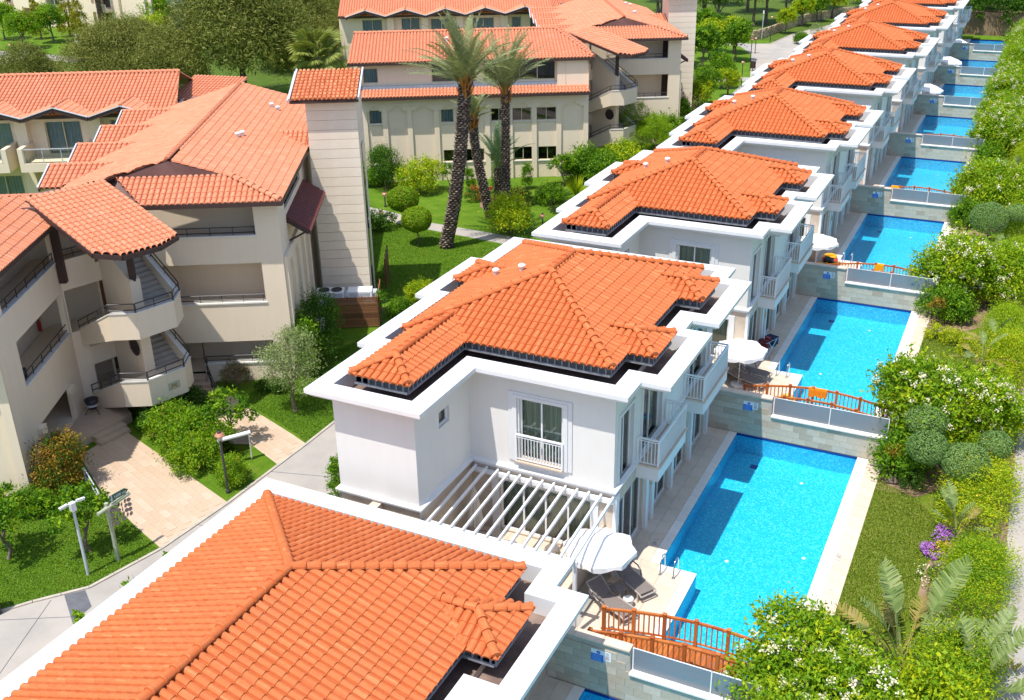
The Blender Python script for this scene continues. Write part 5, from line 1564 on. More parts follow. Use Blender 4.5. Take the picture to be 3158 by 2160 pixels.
lounger('taupe lounger behind the square side table at the nearest pool, its foot in the sun', (9.95, 4.25, 0), math.radians(-32))
lounger('taupe lounger behind the bridge posts at the nearest pool', (9.72, 2.75, 0), math.radians(-25), 38)
lounger('taupe lounger below the parasol at the second pool', (9.55, 4.55 + PITCH_Y, 0), math.radians(-10), 42)
lounger('taupe lounger low behind the parasol base at the second pool', (9.6, 3.7 + PITCH_Y, 0), math.radians(-18), 12)
lounger('taupe lounger in the stripes of shade under the pergola', (4.9, 2.75, .72), math.radians(18), 30)
side_table('square brown side table between the two loungers', (10.02, 3.28, 0), math.radians(-28))
plant_pot('small white ceramic ash pot beside the side table', (10.52, 3.0, 0), 1.1)
t = thing('wicker_stool', 'round ribbed stool behind the parasol under the pergola', 'stool', (7.4, 3.6, .72))
MB().lathe([(.0, .40), (.24, .40), (.26, .36), (.26, .04), (.24, 0)], 20).build('body', M['sling'], t)
st = MB().box(.255, -.02, .03, .275, .02, .38).mesh('slat', M['kerb'])
for k in range(16): obj('slat', st, t, (0, 0, 0), 2 * PI * k / 16)


def torus(mb, R_, r, z, n=20, m=8, mi=0, c=(0, 0), tiltx=0.0):
    P = []
    for i in range(n):
        a = 2 * PI * i / n; row = []
        for j in range(m):
            b = 2 * PI * j / m; x = (R_ + r * math.cos(b)) * math.cos(a); y = (R_ + r * math.cos(b)) * math.sin(a); zz = r * math.sin(b)
            row.append((c[0] + x, c[1] + y * math.cos(tiltx) - zz * math.sin(tiltx), z + y * math.sin(tiltx) + zz * math.cos(tiltx)))
        P.append(row)
    for i in range(n):
        for j in range(m): mb.face([P[i][j], P[(i + 1) % n][j], P[(i + 1) % n][(j + 1) % m], P[i][(j + 1) % m]], mi)
    return mb


Y1, Y2 = PITCH_Y, 2 * PITCH_Y
t = thing('swim_ring', 'orange inflatable ring leaning behind the second bridge rail', 'swim ring', (12.2, Y1 + 1.9, .35)); torus(MB(), .30, .10, 0, tiltx=1.2).build('tube', M['yellow_vinyl'], t, smooth=True)
t = thing('swim_ring', 'red and orange inflatable ring beside the parasol at the third pool', 'swim ring', (10.25, Y2 + 5.2, .1)); torus(MB(), .36, .13, 0.05).build('tube', M['red_vinyl'], t, smooth=True); torus(MB(), .30, .12, .22).build('tube', M['yellow_vinyl'], t, smooth=True)
t = thing('swim_ring', 'yellow inflatable lying by the third bridge end', 'swim ring', (10.55, Y2 + 4.3, .1)); torus(MB(), .34, .12, .02).build('tube', M['yellow_vinyl'], t, smooth=True)
t = thing('swim_float', 'flat yellow inflatable behind the third wall', 'float', (9.95, Y2 + 3.9, .05)); MB().prism([(-.4, -.2), (.4, -.25), (.45, .2), (-.35, .25)], 0, .18).build('cushion', M['yellow_vinyl'], t)
t = thing('dark_bag', 'black bag lying among the inflatables at the third pool', 'bag', (10.3, Y2 + 4.45, .15)); MB().prism([(-.3, -.18), (.25, -.22), (.3, .15), (-.25, .2)], 0, [.25, .22, .3, .34]).build('body', M['black_plastic'], t)
t = thing('swim_float', 'orange float drifting near the right rim of a far pool', 'float', (15.5, 115.3, -.05)); MB().prism([(-.6, -.4), (.5, -.45), (.65, .1), (.2, .45), (-.55, .35)], 0, .25).build('cushion', M['orange_cloth'], t)
zf = lambda x: 0.10 + 0.52 * math.sin(PI * (x - 9.9) / 7.7)


def towel(label, x, k, mat, wd=.55):
    y = 1.27 + PITCH_Y * k; z = zf(x) + 1.01
    t = thing('towel', label, 'towel', (x + PITCH_X * k, y, z)); mb = MB(); n = 8
    prof = [(-.075, -.42), (-.065, -.1), (-.05, .0), (0, .025), (.05, 0), (.065, -.1), (.075, -.34)]
    for a, b in zip(prof[:-1], prof[1:]):
        for i in range(n):
            q = lambda p, i: (-wd / 2 + wd * i / n, p[0] + .012 * math.sin(i * 1.7), p[1] * (1 + .12 * math.sin(i * .9)))
            mb.face([q(a, i), q(a, i + 1), q(b, i + 1), q(b, i)])
    mb.build('cloth', M[mat], t); return t


towel('orange cloth hung over the top rail of the second bridge', 13.45, 1, 'orange_cloth')
towel('second orange cloth hanging lower beside the first on the bridge', 13.85, 1, 'orange_cloth', .3)
towel('yellow towel hung over the rail of the third bridge', 13.6, 2, 'yellow_vinyl', .5)
towel('yellow towel on the rail behind the fourth stone wall', 12.1, 3, 'yellow_vinyl', .6)
t = thing('drying_rack', 'folding drying rack with dark clothes by the second villa door', 'drying rack', (9.95, Y1 + 7.4, 0), math.radians(70))
fr = MB()
for y in (-.3, .3): fr.tube([(-.5, y, 0), (.4, y, .9)], .015, 6); fr.tube([(.5, y, 0), (-.4, y, .9)], .015, 6)
for k in range(7): fr.tube([(-.6 + .2 * k, -.32, .9), (-.6 + .2 * k, .32, .9)], .008, 4)
for y in (-.32, .32): fr.tube([(-.62, y, .9), (.62, y, .9)], .013, 6)
fr.build('frame', M['chrome'], t)
for x, mt, l in ((-.3, 'maroon_cloth', .35), (.25, 'navy_cloth', .45), (.45, 'navy_cloth', .4)): MB().prism([(x - .12, -.28), (x + .12, -.28), (x + .12, .28), (x - .12, .28)], .9 - l, .925).build('clothes', M[mt], t)
MB().box(-.1, -.12, .925, .06, .1, .99).build('clothes', M['red'], t)


# ------------------------------------------------------------------ foliage
def quads_mesh(name, V, mat):
    """V: (n, 4, 3) array of separate quads"""
    n = len(V); me = bpy.data.meshes.new(name)
    me.vertices.add(n * 4); me.vertices.foreach_set('co', np.ascontiguousarray(V, dtype=np.float32).ravel())
    me.loops.add(n * 4); me.loops.foreach_set('vertex_index', np.arange(n * 4, dtype=np.int32))
    me.polygons.add(n); me.polygons.foreach_set('loop_start', np.arange(0, n * 4, 4, dtype=np.int32))
    me.materials.append(mat); me.update(calc_edges=True)
    return me


def unit(a): return a / np.maximum(1e-9, np.linalg.norm(a, axis=-1, keepdims=True))


def leaf_quads(blobs, n, size, seed, clump=None, aspect=0.45, out_w=1.0, rag=0.16, shell=0.62, needle=False, up_bias=0.25, csig=None):
    """leaves in clumps through the outer part of ellipsoid blobs (x, y, z, rx, ry, rz)"""
    r = np.random.default_rng(seed)
    B = np.array(blobs, float); ar = (B[:, 3] * B[:, 4] + B[:, 4] * B[:, 5] + B[:, 3] * B[:, 5]); pr = ar / ar.sum()
    nc = clump or max(12, n // 26)
    bi = r.choice(len(B), nc, p=pr)
    d = unit(r.normal(size=(nc, 3))); d[:, 2] = np.where(d[:, 2] < -.55, -d[:, 2], d[:, 2])
    rad = shell + (1.0 - shell) * r.random((nc, 1)) ** 0.6 + r.normal(size=(nc, 1)) * rag * .5
    cc = B[bi, :3] + d * B[bi, 3:6] * rad
    cs = (B[bi, 3:6].mean(1) * (.10 + .16 * r.random(nc)))[:, None]
    if csig: cs = cs * 0 + csig
    k = r.integers(0, nc, n)
    off = r.normal(size=(n, 3)) * cs[k] * .9
    p = cc[k] + off
    nd = unit(d[k] * out_w + r.normal(size=(n, 3)) * .75 + np.array([0, 0, up_bias]))
    ax = unit(np.cross(nd, r.normal(size=(n, 3))) + d[k] * .55)
    sd = unit(np.cross(nd, ax))
    L = (size * (.65 + .7 * r.random((n, 1)))); Wd = L * aspect * .5
    p = p - ax * L * .3
    V = np.stack([p, p + ax * L * .5 + sd * Wd + nd * L * .05, p + ax * L, p + ax * L * .5 - sd * Wd + nd * L * .05], 1)
    V[:, :, 2] = np.maximum(V[:, :, 2], 0.02)
    return V


def limb(mb, a, b, r0, r1, bend, n=6, sides=7):
    a = Vector(a); b = Vector(b); pts = []; rr = []
    for i in range(n + 1):
        t = i / n; p = a.lerp(b, t) + Vector(bend) * math.sin(PI * t)
        pts.append(p); rr.append(r0 + (r1 - r0) * t)
    mb.tube(pts, rr, sides)


PLANT_MESH = {}


def plant(name, label, cat, loc, kind, seed=1, scale=1.0, rz=None, group=None):
    """kind: key into KINDS; meshes are shared between plants of the same kind and variant"""
    key = (kind, seed)
    if key not in PLANT_MESH: PLANT_MESH[key] = KINDS[kind](seed)
    t = thing(name, label, cat, loc, rng.uniform(0, 2 * PI) if rz is None else rz, group, scale)
    for nm, me in PLANT_MESH[key]: obj(nm, me, t)
    return t


def stem_mesh(pairs, mat='bark', name='stem'):
    mb = MB()
    for a, b, r0, r1, bend in pairs: limb(mb, a, b, r0, r1, bend)
    return (name, mb.mesh(name, M[mat], True))


def k_viburnum(seed):
    r = random.Random(seed)
    bl = [(0, 0, 1.9, 1.5, 1.4, 1.5), (1.1, .3, 1.4, 1.1, 1.2, 1.25), (-1.0, -.3, 1.3, 1.1, 1.1, 1.2), (.2, -.9, 1.1, 1.1, .9, 1.0), (-.2, .8, 2.5, 1.0, .9, .9)]
    a = leaf_quads(bl, 11000, .17, seed, aspect=.42); b = leaf_quads(bl, 3600, .17, seed + 50, aspect=.42)
    f = leaf_quads([(x, y, z + .1, rx * 1.02, ry * 1.02, rz * 1.02) for x, y, z, rx, ry, rz in bl], 2000, .075, seed + 9, clump=76, aspect=.9, shell=.97, rag=.05, up_bias=1.2, csig=.085)
    f = f[np.random.default_rng(seed).permutation(len(f))]
    return [('foliage', quads_mesh('foliage', a, M['leaf_bright'])), ('young_foliage', quads_mesh('foliage', b, M['leaf_yellow'])), ('blossom', quads_mesh('blossom', f, M['petal_white'])),
            stem_mesh([((.3 * math.cos(k), .3 * math.sin(k), 0), (1.0 * math.cos(k), .9 * math.sin(k), 1.9), .06, .02, (0, 0, 0)) for k in (0, 1.2, 2.5, 3.8, 5.1)])]


def k_bush(mat, n=3200, size=.13, bl=None, flowers=None, second=None, aspect=.45, stem=True):
    def f(seed):
        b = bl or [(0, 0, .75, .85, .8, .75), (.45, .2, .6, .6, .6, .6), (-.4, -.2, .55, .6, .55, .55)]
        o = [('foliage', quads_mesh('foliage', leaf_quads(b, n, size, seed, aspect=aspect), M[mat]))]
        if second: o.append(('young_foliage', quads_mesh('foliage', leaf_quads(b, n // 3, size, seed + 31, aspect=aspect, shell=.85), M[second])))
        if flowers: o.append(('blossom', quads_mesh('blossom', leaf_quads([(x, y, z + .08, p, q, s * 1.02) for x, y, z, p, q, s in b], flowers[1], flowers[2], seed + 7, clump=flowers[3], aspect=.9, shell=.93, rag=.05, up_bias=1.), M[flowers[0]])))
        if stem: o.append(stem_mesh([((.08 * math.cos(k * 2.1), .08 * math.sin(k * 2.1), 0), (b[0][3] * .6 * math.cos(k * 2.1), b[0][4] * .6 * math.sin(k * 2.1), b[0][2]), .03, .012, (0, 0, 0)) for k in range(3)]))
        return o
    return f


def k_tree(mat, h, crown, n, size, trunk_r=.10, second=None, bark='bark', aspect=.45, flowers=None, needle=False, rag=.16, shell=.55, lean=(0, 0)):
    def f(seed):
        r = random.Random(seed)
        o = [('crown', quads_mesh('crown', leaf_quads(crown, n, size, seed, aspect=aspect, rag=rag, shell=shell), M[mat]))]
        if second: o.append(('young_foliage', quads_mesh('foliage', leaf_quads(crown, n // 3, size, seed + 31, aspect=aspect, shell=.85), M[second])))
        if flowers: o.append(('blossom', quads_mesh('blossom', leaf_quads(crown, flowers[1], flowers[2], seed + 7, clump=flowers[3], aspect=.9, shell=.9), M[flowers[0]])))
        fork = Vector((lean[0], lean[1], h * .5)); pr = [((0, 0, 0), tuple(fork), trunk_r, trunk_r * .75, (r.uniform(-.1, .1), r.uniform(-.1, .1), 0))]
        for c in crown[:6]: pr.append((tuple(fork), (c[0], c[1], c[2] + c[5] * .3), trunk_r * .6, trunk_r * .15, (r.uniform(-.15, .15), r.uniform(-.15, .15), 0)))
        o.append(stem_mesh(pr, bark, 'trunk'))
        return o
    return f


KINDS = {
    'viburnum': k_viburnum,
    'bush_green': k_bush('leaf_green', 5200, .15, [(0, 0, .85, 1.1, 1.0, .85), (.6, .3, .7, .8, .8, .7), (-.6, -.3, .7, .8, .8, .7)], None, 'leaf_bright'),
    'bush_photinia': k_bush('leaf_bright', 5200, .13, [(0, 0, .85, 1.1, 1.0, .85), (.6, .3, .7, .8, .8, .7), (-.6, -.3, .7, .8, .8, .7)], ('leaf_rust', 90, .09, 30), 'leaf_green'),
    'bush_low_dark': k_bush('leaf_dark', 3600, .12, [(0, 0, .42, 1.1, .7, .5), (.8, .1, .4, .6, .5, .42), (-.8, -.1, .4, .6, .5, .42)]),
    'bush_yellow': k_bush('leaf_yellow', 4800, .14, [(0, 0, 1.1, 1.2, 1.1, .95), (.7, .3, 1.2, .8, .8, .8), (-.7, -.2, 1.0, .8, .8, .75), (.1, -.6, .8, .8, .6, .6)], None, 'leaf_bright'),
    'bush_small_yellow': k_bush('leaf_yellow', 900, .07, [(0, 0, .3, .42, .4, .32)], None, None, .5, False),
    'hedge': k_bush('leaf_bright', 19000, .085, [(0, 0, .85, 1.0, 1.5, .95), (.2, 1.3, .8, .95, 1.2, .9), (-.1, -1.3, .8, .95, 1.2, .9), (.1, .3, 1.25, .8, 1.2, .75), (-.2, -2.2, .7, .8, .8, .75), (.1, 2.2, .7, .8, .8, .75)], None, 'leaf_yellow', .35),
    'hedge_yellow': k_bush('leaf_yellow', 15000, .09, [(0, 0, .95, 1.0, 1.5, 1.0), (.2, 1.3, .9, .95, 1.2, 1.0), (-.1, -1.3, .8, .95, 1.2, .9), (.1, -.2, 1.5, .8, 1.0, .8), (-.2, -2.2, .7, .8, .8, .75), (.1, 2.2, .8, .8, .8, .85)], ('petal_yellow', 300, .06, 50), 'leaf_bright', .4),
    'rust_bush': k_bush('leaf_rust', 6500, .10, [(0, 0, 1.1, .95, .9, 1.1), (.3, .1, 1.7, .7, .7, .7), (-.2, -.1, .7, .9, .85, .6)], None, 'leaf_dark'),
    'ball_shrub': k_bush('leaf_dark', 1500, .06, [(0, 0, .4, .46, .46, .42)], None, None, .5, False),
    'column_shrub': k_bush('leaf_green', 2600, .10, [(0, 0, 1.0, .42, .42, .9), (.1, 0, 1.6, .4, .4, .5), (-.05, .1, .5, .42, .42, .4)], None, 'leaf_bright'),
    'rose_patch': k_bush('leaf_dark', 2400, .09, [(0, 0, .45, .8, .6, .5), (.6, .2, .4, .5, .5, .45), (-.6, 0, .4, .5, .5, .45)], ('petal_red', 420, .07, 60)),
    'purple_patch': k_bush('leaf_green', 700, .05, [(0, 0, .12, .3, .5, .16)], ('petal_purple', 800, .05, 60), None, .5, False),
    'yellow_patch': k_bush('leaf_yellow', 900, .06, [(0, 0, .16, .35, .35, .2)], ('petal_yellow', 300, .05, 50), None, .5, False),
    'pansy_patch': k_bush('leaf_green', 900, .05, [(0, 0, .1, .35, .6, .14)], ('petal_white', 160, .05, 40), None, .5, False),
    'magenta_patch': k_bush('leaf_green', 900, .08, [(0, 0, .3, .5, .5, .35)], ('petal_magenta', 300, .08, 30)),
    'sapling': k_tree('leaf_green', 1.5, [(0, 0, 1.5, .35, .35, .35), (.1, .1, 1.15, .25, .25, .25)], 500, .11, .03),
    'red_sapling': k_tree('leaf_rust', 1.0, [(0, 0, 1.25, .40, .40, .30)], 600, .10, .03),
    'climber': k_tree('leaf_bright', 3.4, [(0, 0, 3.3, .22, .22, .5), (.15, .2, 2.7, .25, .25, .4), (-.1, -.3, 2.2, .3, .3, .4)], 260, .16, .02, None),
    'small_tree': k_tree('leaf_green', 1.5, [(.2, .1, 1.9, .75, .7, .6), (-.5, .3, 1.7, .6, .6, .5), (.4, -.5, 1.6, .55, .55, .45), (0, .5, 2.2, .5, .5, .4)], 1700, .16, .075, 'leaf_bright'),
    'ball_tree': lambda seed: [('crown', ball_mesh(1.05, 1.8, 'leaf_bright', seed, .095)), ('young_foliage', ball_mesh(1.06, 1.8, 'leaf_rust', seed + 5, .06, .12)), ('trunk', k_tree('leaf_green', 1.6, [(0, 0, 1.7, .6, .6, .5), (.4, .2, 1.7, .5, .5, .4), (-.4, -.1, 1.8, .5, .5, .4)], 400, .08, .055)(seed)[-1][1])],
    'olive': k_tree('leaf_olive', 2.2, [(0, 0, 2.2, 1.2, 1.1, 1.0), (.5, .4, 2.9, .8, .8, .7), (-.6, -.2, 2.6, .8, .7, .7), (.3, -.6, 1.7, .8, .6, .6), (-.4, .5, 1.6, .7, .7, .6), (0, 0, 3.4, .5, .5, .5)], 9500, .11, .09, aspect=.25),
    'dark_tree': k_tree('leaf_dark', 2.2, [(0, 0, 2.2, 1.6, 1.5, 1.6), (.7, .3, 2.9, 1.0, 1.0, 1.0), (-.7, .2, 1.6, 1.1, 1.1, 1.1), (.4, -.8, 1.2, 1.1, .9, 1.0)], 9000, .13, .12, 'leaf_green'),
    'citrus': k_tree('leaf_green', 2.6, [(0, 0, 2.4, 1.3, 1.3, 1.1), (.7, .3, 2.9, .9, .9, .8), (-.7, -.2, 2.7, .9, .9, .8), (.2, -.7, 2.0, .9, .8, .7), (-.3, .7, 3.2, .7, .7, .7)], 5200, .22, .12, 'leaf_bright'),
    'citrus_yellow': k_tree('leaf_yellow', 2.6, [(0, 0, 2.4, 1.3, 1.3, 1.1), (.7, .3, 2.9, .9, .9, .8), (-.7, -.2, 2.7, .9, .9, .8), (.2, -.7, 2.0, .9, .8, .7), (-.3, .7, 3.2, .7, .7, .7)], 4600, .22, .12, 'leaf_bright'),
    'feather_tree': k_tree('leaf_bright', 2.0, [(0, 0, 2.4, .9, .9, .9), (1.0, .3, 1.8, .8, .8, .7), (-.9, .2, 1.6, .8, .8, .8), (.3, -.8, 1.3, .8, .7, .7), (1.6, -.5, 1.4, .7, .7, .6)], 7500, .28, .06, None, 'bark', .07, rag=.25),
    'brown_shrub': k_bush('leaf_dry', 2600, .16, [(0, 0, 1.1, 1.2, 1.1, 1.1), (.7, .3, .9, .8, .8, .8), (-.6, -.3, .9, .8, .8, .8)], None, 'leaf_green', .3),
    'pine': k_tree('leaf_pine', 6.0, [(0, 0, 7.5, 4.6, 4.6, 3.6), (3.4, 1.0, 6.4, 3.2, 3.2, 2.6), (-3.4, -.8, 6.4, 3.2, 3.2, 2.6), (.8, -3.2, 5.6, 3.2, 2.8, 2.4), (-1.0, 3.2, 6.6, 3.0, 3.0, 2.6), (1.0, .3, 9.8, 2.8, 2.8, 2.0), (-2.5, -2.8, 4.8, 2.4, 2.2, 2.0), (3.2, -2.2, 4.6, 2.4, 2.2, 2.0)], 42000, .40, .35, None, 'bark', .18, rag=.12, shell=.78),
    'forest_pine': k_tree('leaf_dark', 5.0, [(0, 0, 6.0, 2.6, 2.6, 2.4), (1.6, .6, 5.0, 2.0, 2.0, 1.8), (-1.6, -.5, 5.2, 2.0, 2.0, 1.8), (.2, .2, 8.0, 1.8, 1.8, 1.6)], 6500, .5, .25, 'leaf_pine', 'bark', .18, rag=.2),
    'cypress': k_tree('leaf_golden', 3.0, [(0, 0, 1.4, 1.5, 1.5, 1.4), (0, 0, 3.0, 1.25, 1.25, 1.6), (0, 0, 4.8, .8, .8, 1.4), (0, 0, 6.0, .4, .4, .8)], 5200, .24, .2, None, 'bark', .4, shell=.8, rag=.08),
    'leafy_tree': k_tree('leaf_bright', 3.0, [(0, 0, 3.6, 2.2, 2.2, 1.7), (1.2, .4, 4.2, 1.4, 1.4, 1.2), (-1.2, -.3, 4.0, 1.4, 1.4, 1.2), (.3, -1.2, 3.2, 1.4, 1.3, 1.0)], 5200, .32, .16, 'leaf_green', flowers=('leaf_rust', 200, .25, 30)),
    'ivy': k_bush('leaf_dark', 9000, .22, [(-4.0, 0, 3.2, 2.2, 1.4, 1.2), (-1.0, .2, 3.4, 2.2, 1.4, 1.3), (2.0, 0, 3.2, 2.2, 1.4, 1.2), (4.5, .2, 3.3, 2.0, 1.4, 1.3), (-2.6, -.9, 1.9, .7, .2, 1.1), (.6, -.9, 1.7, .6, .2, 1.2), (3.4, -.9, 2.0, .8, .2, 1.0)], None, 'leaf_green', .5, False),
    'grey_shrub': k_bush('leaf_olive', 2200, .16, [(0, 0, 1.0, 1.6, 1.3, 1.1), (1.2, .2, .8, 1.0, 1.0, .9)], None, None, .4, False),
}


def ball_mesh(r_, z, mat, seed, lf=.09, frac=1.0):
    V = leaf_balls(r_, seed, lf, frac); V[:, :, 2] += z
    return quads_mesh('crown', V, M[mat])


# date palms --------------------------------------------------------
def frond_mesh(L, droop, mat, nleaf=34, wid=.55, seed=0):
    r = np.random.default_rng(seed); t = np.linspace(0, 1, 60)
    ang = np.radians(0) - droop * t ** 1.6
    x = np.concatenate([[0], np.cumsum(np.cos(ang[:-1]) * L / 59)]); z = np.concatenate([[0], np.cumsum(np.sin(ang[:-1]) * L / 59)])
    Q = []
    for i in range(nleaf):
        tt = .12 + .88 * i / nleaf; k = min(58, int(tt * 59)); p = np.array([x[k], 0, z[k]]); d = unit(np.array([x[k + 1] - x[k], 0, z[k + 1] - z[k]]))
        ll = wid * (math.sin(PI * min(1, tt * .93 + .12)) ** .6) * (.85 + .3 * r.random())
        for s in (-1, 1):
            ax = unit(d * .75 + np.array([0, s * .75, .0]) + np.array([0, 0, .28 - .3 * r.random()])); sd = unit(np.cross(ax, [0, 0, 1])) * .020
            Q.append([p - sd, p + sd, p + ax * ll * .6 + sd * 1.1 + [0, 0, -.02], p + ax * ll + [0, 0, -.08 * ll]])
    q = np.array(Q); mb_t = []
    for k in range(0, 58, 3):
        a = np.array([x[k], 0, z[k]]); b = np.array([x[min(59, k + 3)], 0, z[min(59, k + 3)]]); wd = .035 * (1 - k / 62)
        mb_t.append([a + [0, -wd, .0], a + [0, wd, .0], b + [0, wd * .9, .0], b + [0, -wd * .9, .0]])
        mb_t.append([a + [0, 0, -wd], a + [0, 0, wd], b + [0, 0, wd * .9], b + [0, 0, -wd * .9]])
    return quads_mesh('frond', np.concatenate([q, np.array(mb_t)]), mat)


def palm_trunk(path, r0, r1, seed, scar=.10):
    mb = MB(); n = len(path); mb.tube(path, [r0 + (r1 - r0) * i / (n - 1) for i in range(n)], 12)
    me = mb.mesh('trunk', M['palm_bark'], True)
    r = np.random.default_rng(seed); P = np.array(path); seg = np.linalg.norm(np.diff(P, axis=0), axis=1); cum = np.concatenate([[0], np.cumsum(seg)]); tot = cum[-1]
    Q = []; k = 0; h = .05
    while h < tot - .1:
        f = h / tot; rad = r0 + (r1 - r0) * f
        i = min(n - 2, int(np.searchsorted(cum, h) - 1)); i = max(0, i); p = P[i] + (P[i + 1] - P[i]) * (h - cum[i]) / seg[i]
        for j in range(9):
            a = 2 * PI * (j + .5 * (k % 2)) / 9 + r.normal() * .06; u = np.array([math.cos(a), math.sin(a), 0]); s = np.array([-math.sin(a), math.cos(a), 0]); w_ = rad * .30
            p0 = p + u * rad * .98; o = scar * (.7 + .6 * r.random())
            Q.append([p0 - s * w_, p0 + s * w_, p0 + u * o + s * w_ * .45 + [0, 0, .16], p0 + u * o - s * w_ * .45 + [0, 0, .16]])
            Q.append([p0 - s * w_ * .9 + [0, 0, .17], p0 + s * w_ * .9 + [0, 0, .17], p0 + u * o + s * w_ * .45 + [0, 0, .16], p0 + u * o - s * w_ * .45 + [0, 0, .16]][::-1])
        h += .155; k += 1
    return me, quads_mesh('leaf_scars', np.array(Q), M['palm_scar'])


FR = {}


def date_palm(label, base, path, r0, r1, nf, L, mat, seed, elev=(12, 86), wind=(-.25, 0), stubs=True, low=0, group='date palms on the lawn'):
    t = thing('date_palm', label, 'palm tree', base, 0, group)
    tm, sc = palm_trunk(path, r0, r1, seed); obj('trunk', tm, t); obj('leaf_scars', sc, t, kind='stuff')
    key = (L, mat)
    if key not in FR: FR[key] = [frond_mesh(L, d, M[mat], 40, .55, i) for i, d in enumerate((.75, 1.15, .5, .95))]
    top = Vector(path[-1]); r = random.Random(seed)
    for k in range(nf):
        az = k * 2.39996 + r.uniform(-.2, .2); f = (k + .5) / nf
        if k < low: az = math.radians(165) + r.uniform(-.9, .7)
        el = math.radians(elev[0] + (elev[1] - elev[0]) * f ** .8 + r.uniform(-6, 6))
        el = min(el, math.radians(89)); d = Vector((math.cos(az) * math.cos(el) + wind[0] * .5, math.sin(az) * math.cos(el) + wind[1] * .5, math.sin(el))).normalized()
        side = Vector((0, 0, 1)).cross(d).normalized(); up = d.cross(side)
        m = Matrix(((d.x, side.x, up.x, 0), (d.y, side.y, up.y, 0), (d.z, side.z, up.z, 0), (0, 0, 0, 1)))
        m = m @ Matrix.Rotation(r.uniform(-.5, .5), 4, 'X') @ Matrix.Scale(r.uniform(.78, 1.08), 4); m.translation = top + Vector((math.cos(az), math.sin(az), 0)) * .12 + Vector((0, 0, .35 * f))
        obj('frond', FR[key][k % 4], t, matrix=m)
    if stubs:
        Q = []; rr = np.random.default_rng(seed)
        for k in range(46):
            a = rr.random() * 2 * PI; h = -.9 + rr.random() * 1.3; u = np.array([math.cos(a), math.sin(a), 0]); s = np.array([-math.sin(a), math.cos(a), 0]); p = np.array(top) + [0, 0, h] + u * r1 * 1.05; o = .35 + .4 * rr.random()
            Q.append([p - s * .07, p + s * .07, p + u * o * .5 + s * .03 + [0, 0, o], p + u * o * .5 - s * .03 + [0, 0, o]])
        obj('leaf_bases', quads_mesh('leaf_bases', np.array(Q), M['palm_stub']), t)
    return t


def fan_palm(label, loc, h, seed=3, lsc=1.1):
    t = thing('fan_palm', label, 'palm tree', loc)
    tm, sc = palm_trunk([(0, 0, 0), (.1, 0, h * .5), (0, 0, h)], .35, .28, seed, .06); obj('trunk', tm, t); obj('leaf_scars', sc, t, kind='stuff')
    Q = []
    r = np.random.default_rng(seed); n = 26; R_ = 1.15
    for i in range(n):
        a = math.radians(-120 + 240 * i / (n - 1)); d = np.array([math.cos(a), math.sin(a), -.02]); s = np.array([-math.sin(a), math.cos(a), 0]) * .075; c = np.array([1.3, 0, 0]); ll = R_ * (.85 + .2 * r.random()) * (.75 + .25 * math.cos(a / 1.4))
        Q.append([c, c + d * ll * .55 + s + [0, 0, -.05], c + d * ll + [0, 0, -.35], c + d * ll * .55 - s + [0, 0, -.05]])
    for k in range(4): Q.append([[k * .33, -.03, 0], [k * .33, .03, 0], [(k + 1) * .33, .03, 0], [(k + 1) * .33, -.03, 0]])
    me = quads_mesh('fan_leaf', np.array(Q), M['leaf_fan']); rr = random.Random(seed)
    for k in range(34):
        az = k * 2.39996; f = (k + .5) / 34; el = math.radians(-35 + 115 * f); d = Vector((math.cos(az) * math.cos(el), math.sin(az) * math.cos(el), math.sin(el))); side = Vector((0, 0, 1)).cross(d).normalized(); up = d.cross(side)
        m = Matrix(((d.x, side.x, up.x, 0), (d.y, side.y, up.y, 0), (d.z, side.z, up.z, 0), (0, 0, 0, 1))) @ Matrix.Rotation(rr.uniform(-.5, .5), 4, 'X') @ Matrix.Scale(rr.uniform(.85, 1.15) * lsc, 4); m.translation = Vector((0, 0, h))
        obj('fan_leaf', me, t, matrix=m)
    return t


BAN = {}


def paddle_mesh(mat, seed, Lp=1.3, Lb=1.35, wd=.28, split=.6):
    """bird-of-paradise leaf: stalk and a paddle blade torn into strips, along +x, drooping"""
    r = np.random.default_rng(seed); n = 26; Q = []
    def pt(s): return np.array([s * (1 - .10 * s / (Lp + Lb)), 0, -.16 * max(0, s - Lp * .6) ** 2])
    for k in range(6): a, b = pt(Lp * k / 6), pt(Lp * (k + 1) / 6); Q.append([a + [0, -.03, 0], a + [0, .03, 0], b + [0, .025, 0], b + [0, -.025, 0]]); Q.append([a + [0, 0, -.03], a + [0, 0, .03], b + [0, 0, .025], b + [0, 0, -.025]])
    for i in range(n):
        s0, s1 = Lp + Lb * i / n, Lp + Lb * (i + 1) / n; w0 = wd * math.sin(PI * (.06 + .94 * (i + .5) / n)) ** .55
        g = .5 + .5 * split * (r.random() < .45)
        for sg in (-1, 1):
            a, b = pt(s0), pt(s1); lean = np.array([.10 + .08 * r.random(), 0, 0]); dz = -.04 - .16 * r.random() * split
            e = np.array([0, sg * w0, .13 + dz]); Q.append([a, b, b + e + lean - (b - a) * (.15 + .3 * (g > .6)), a + e + lean])
    return quads_mesh('leaf', np.array(Q), M[mat])


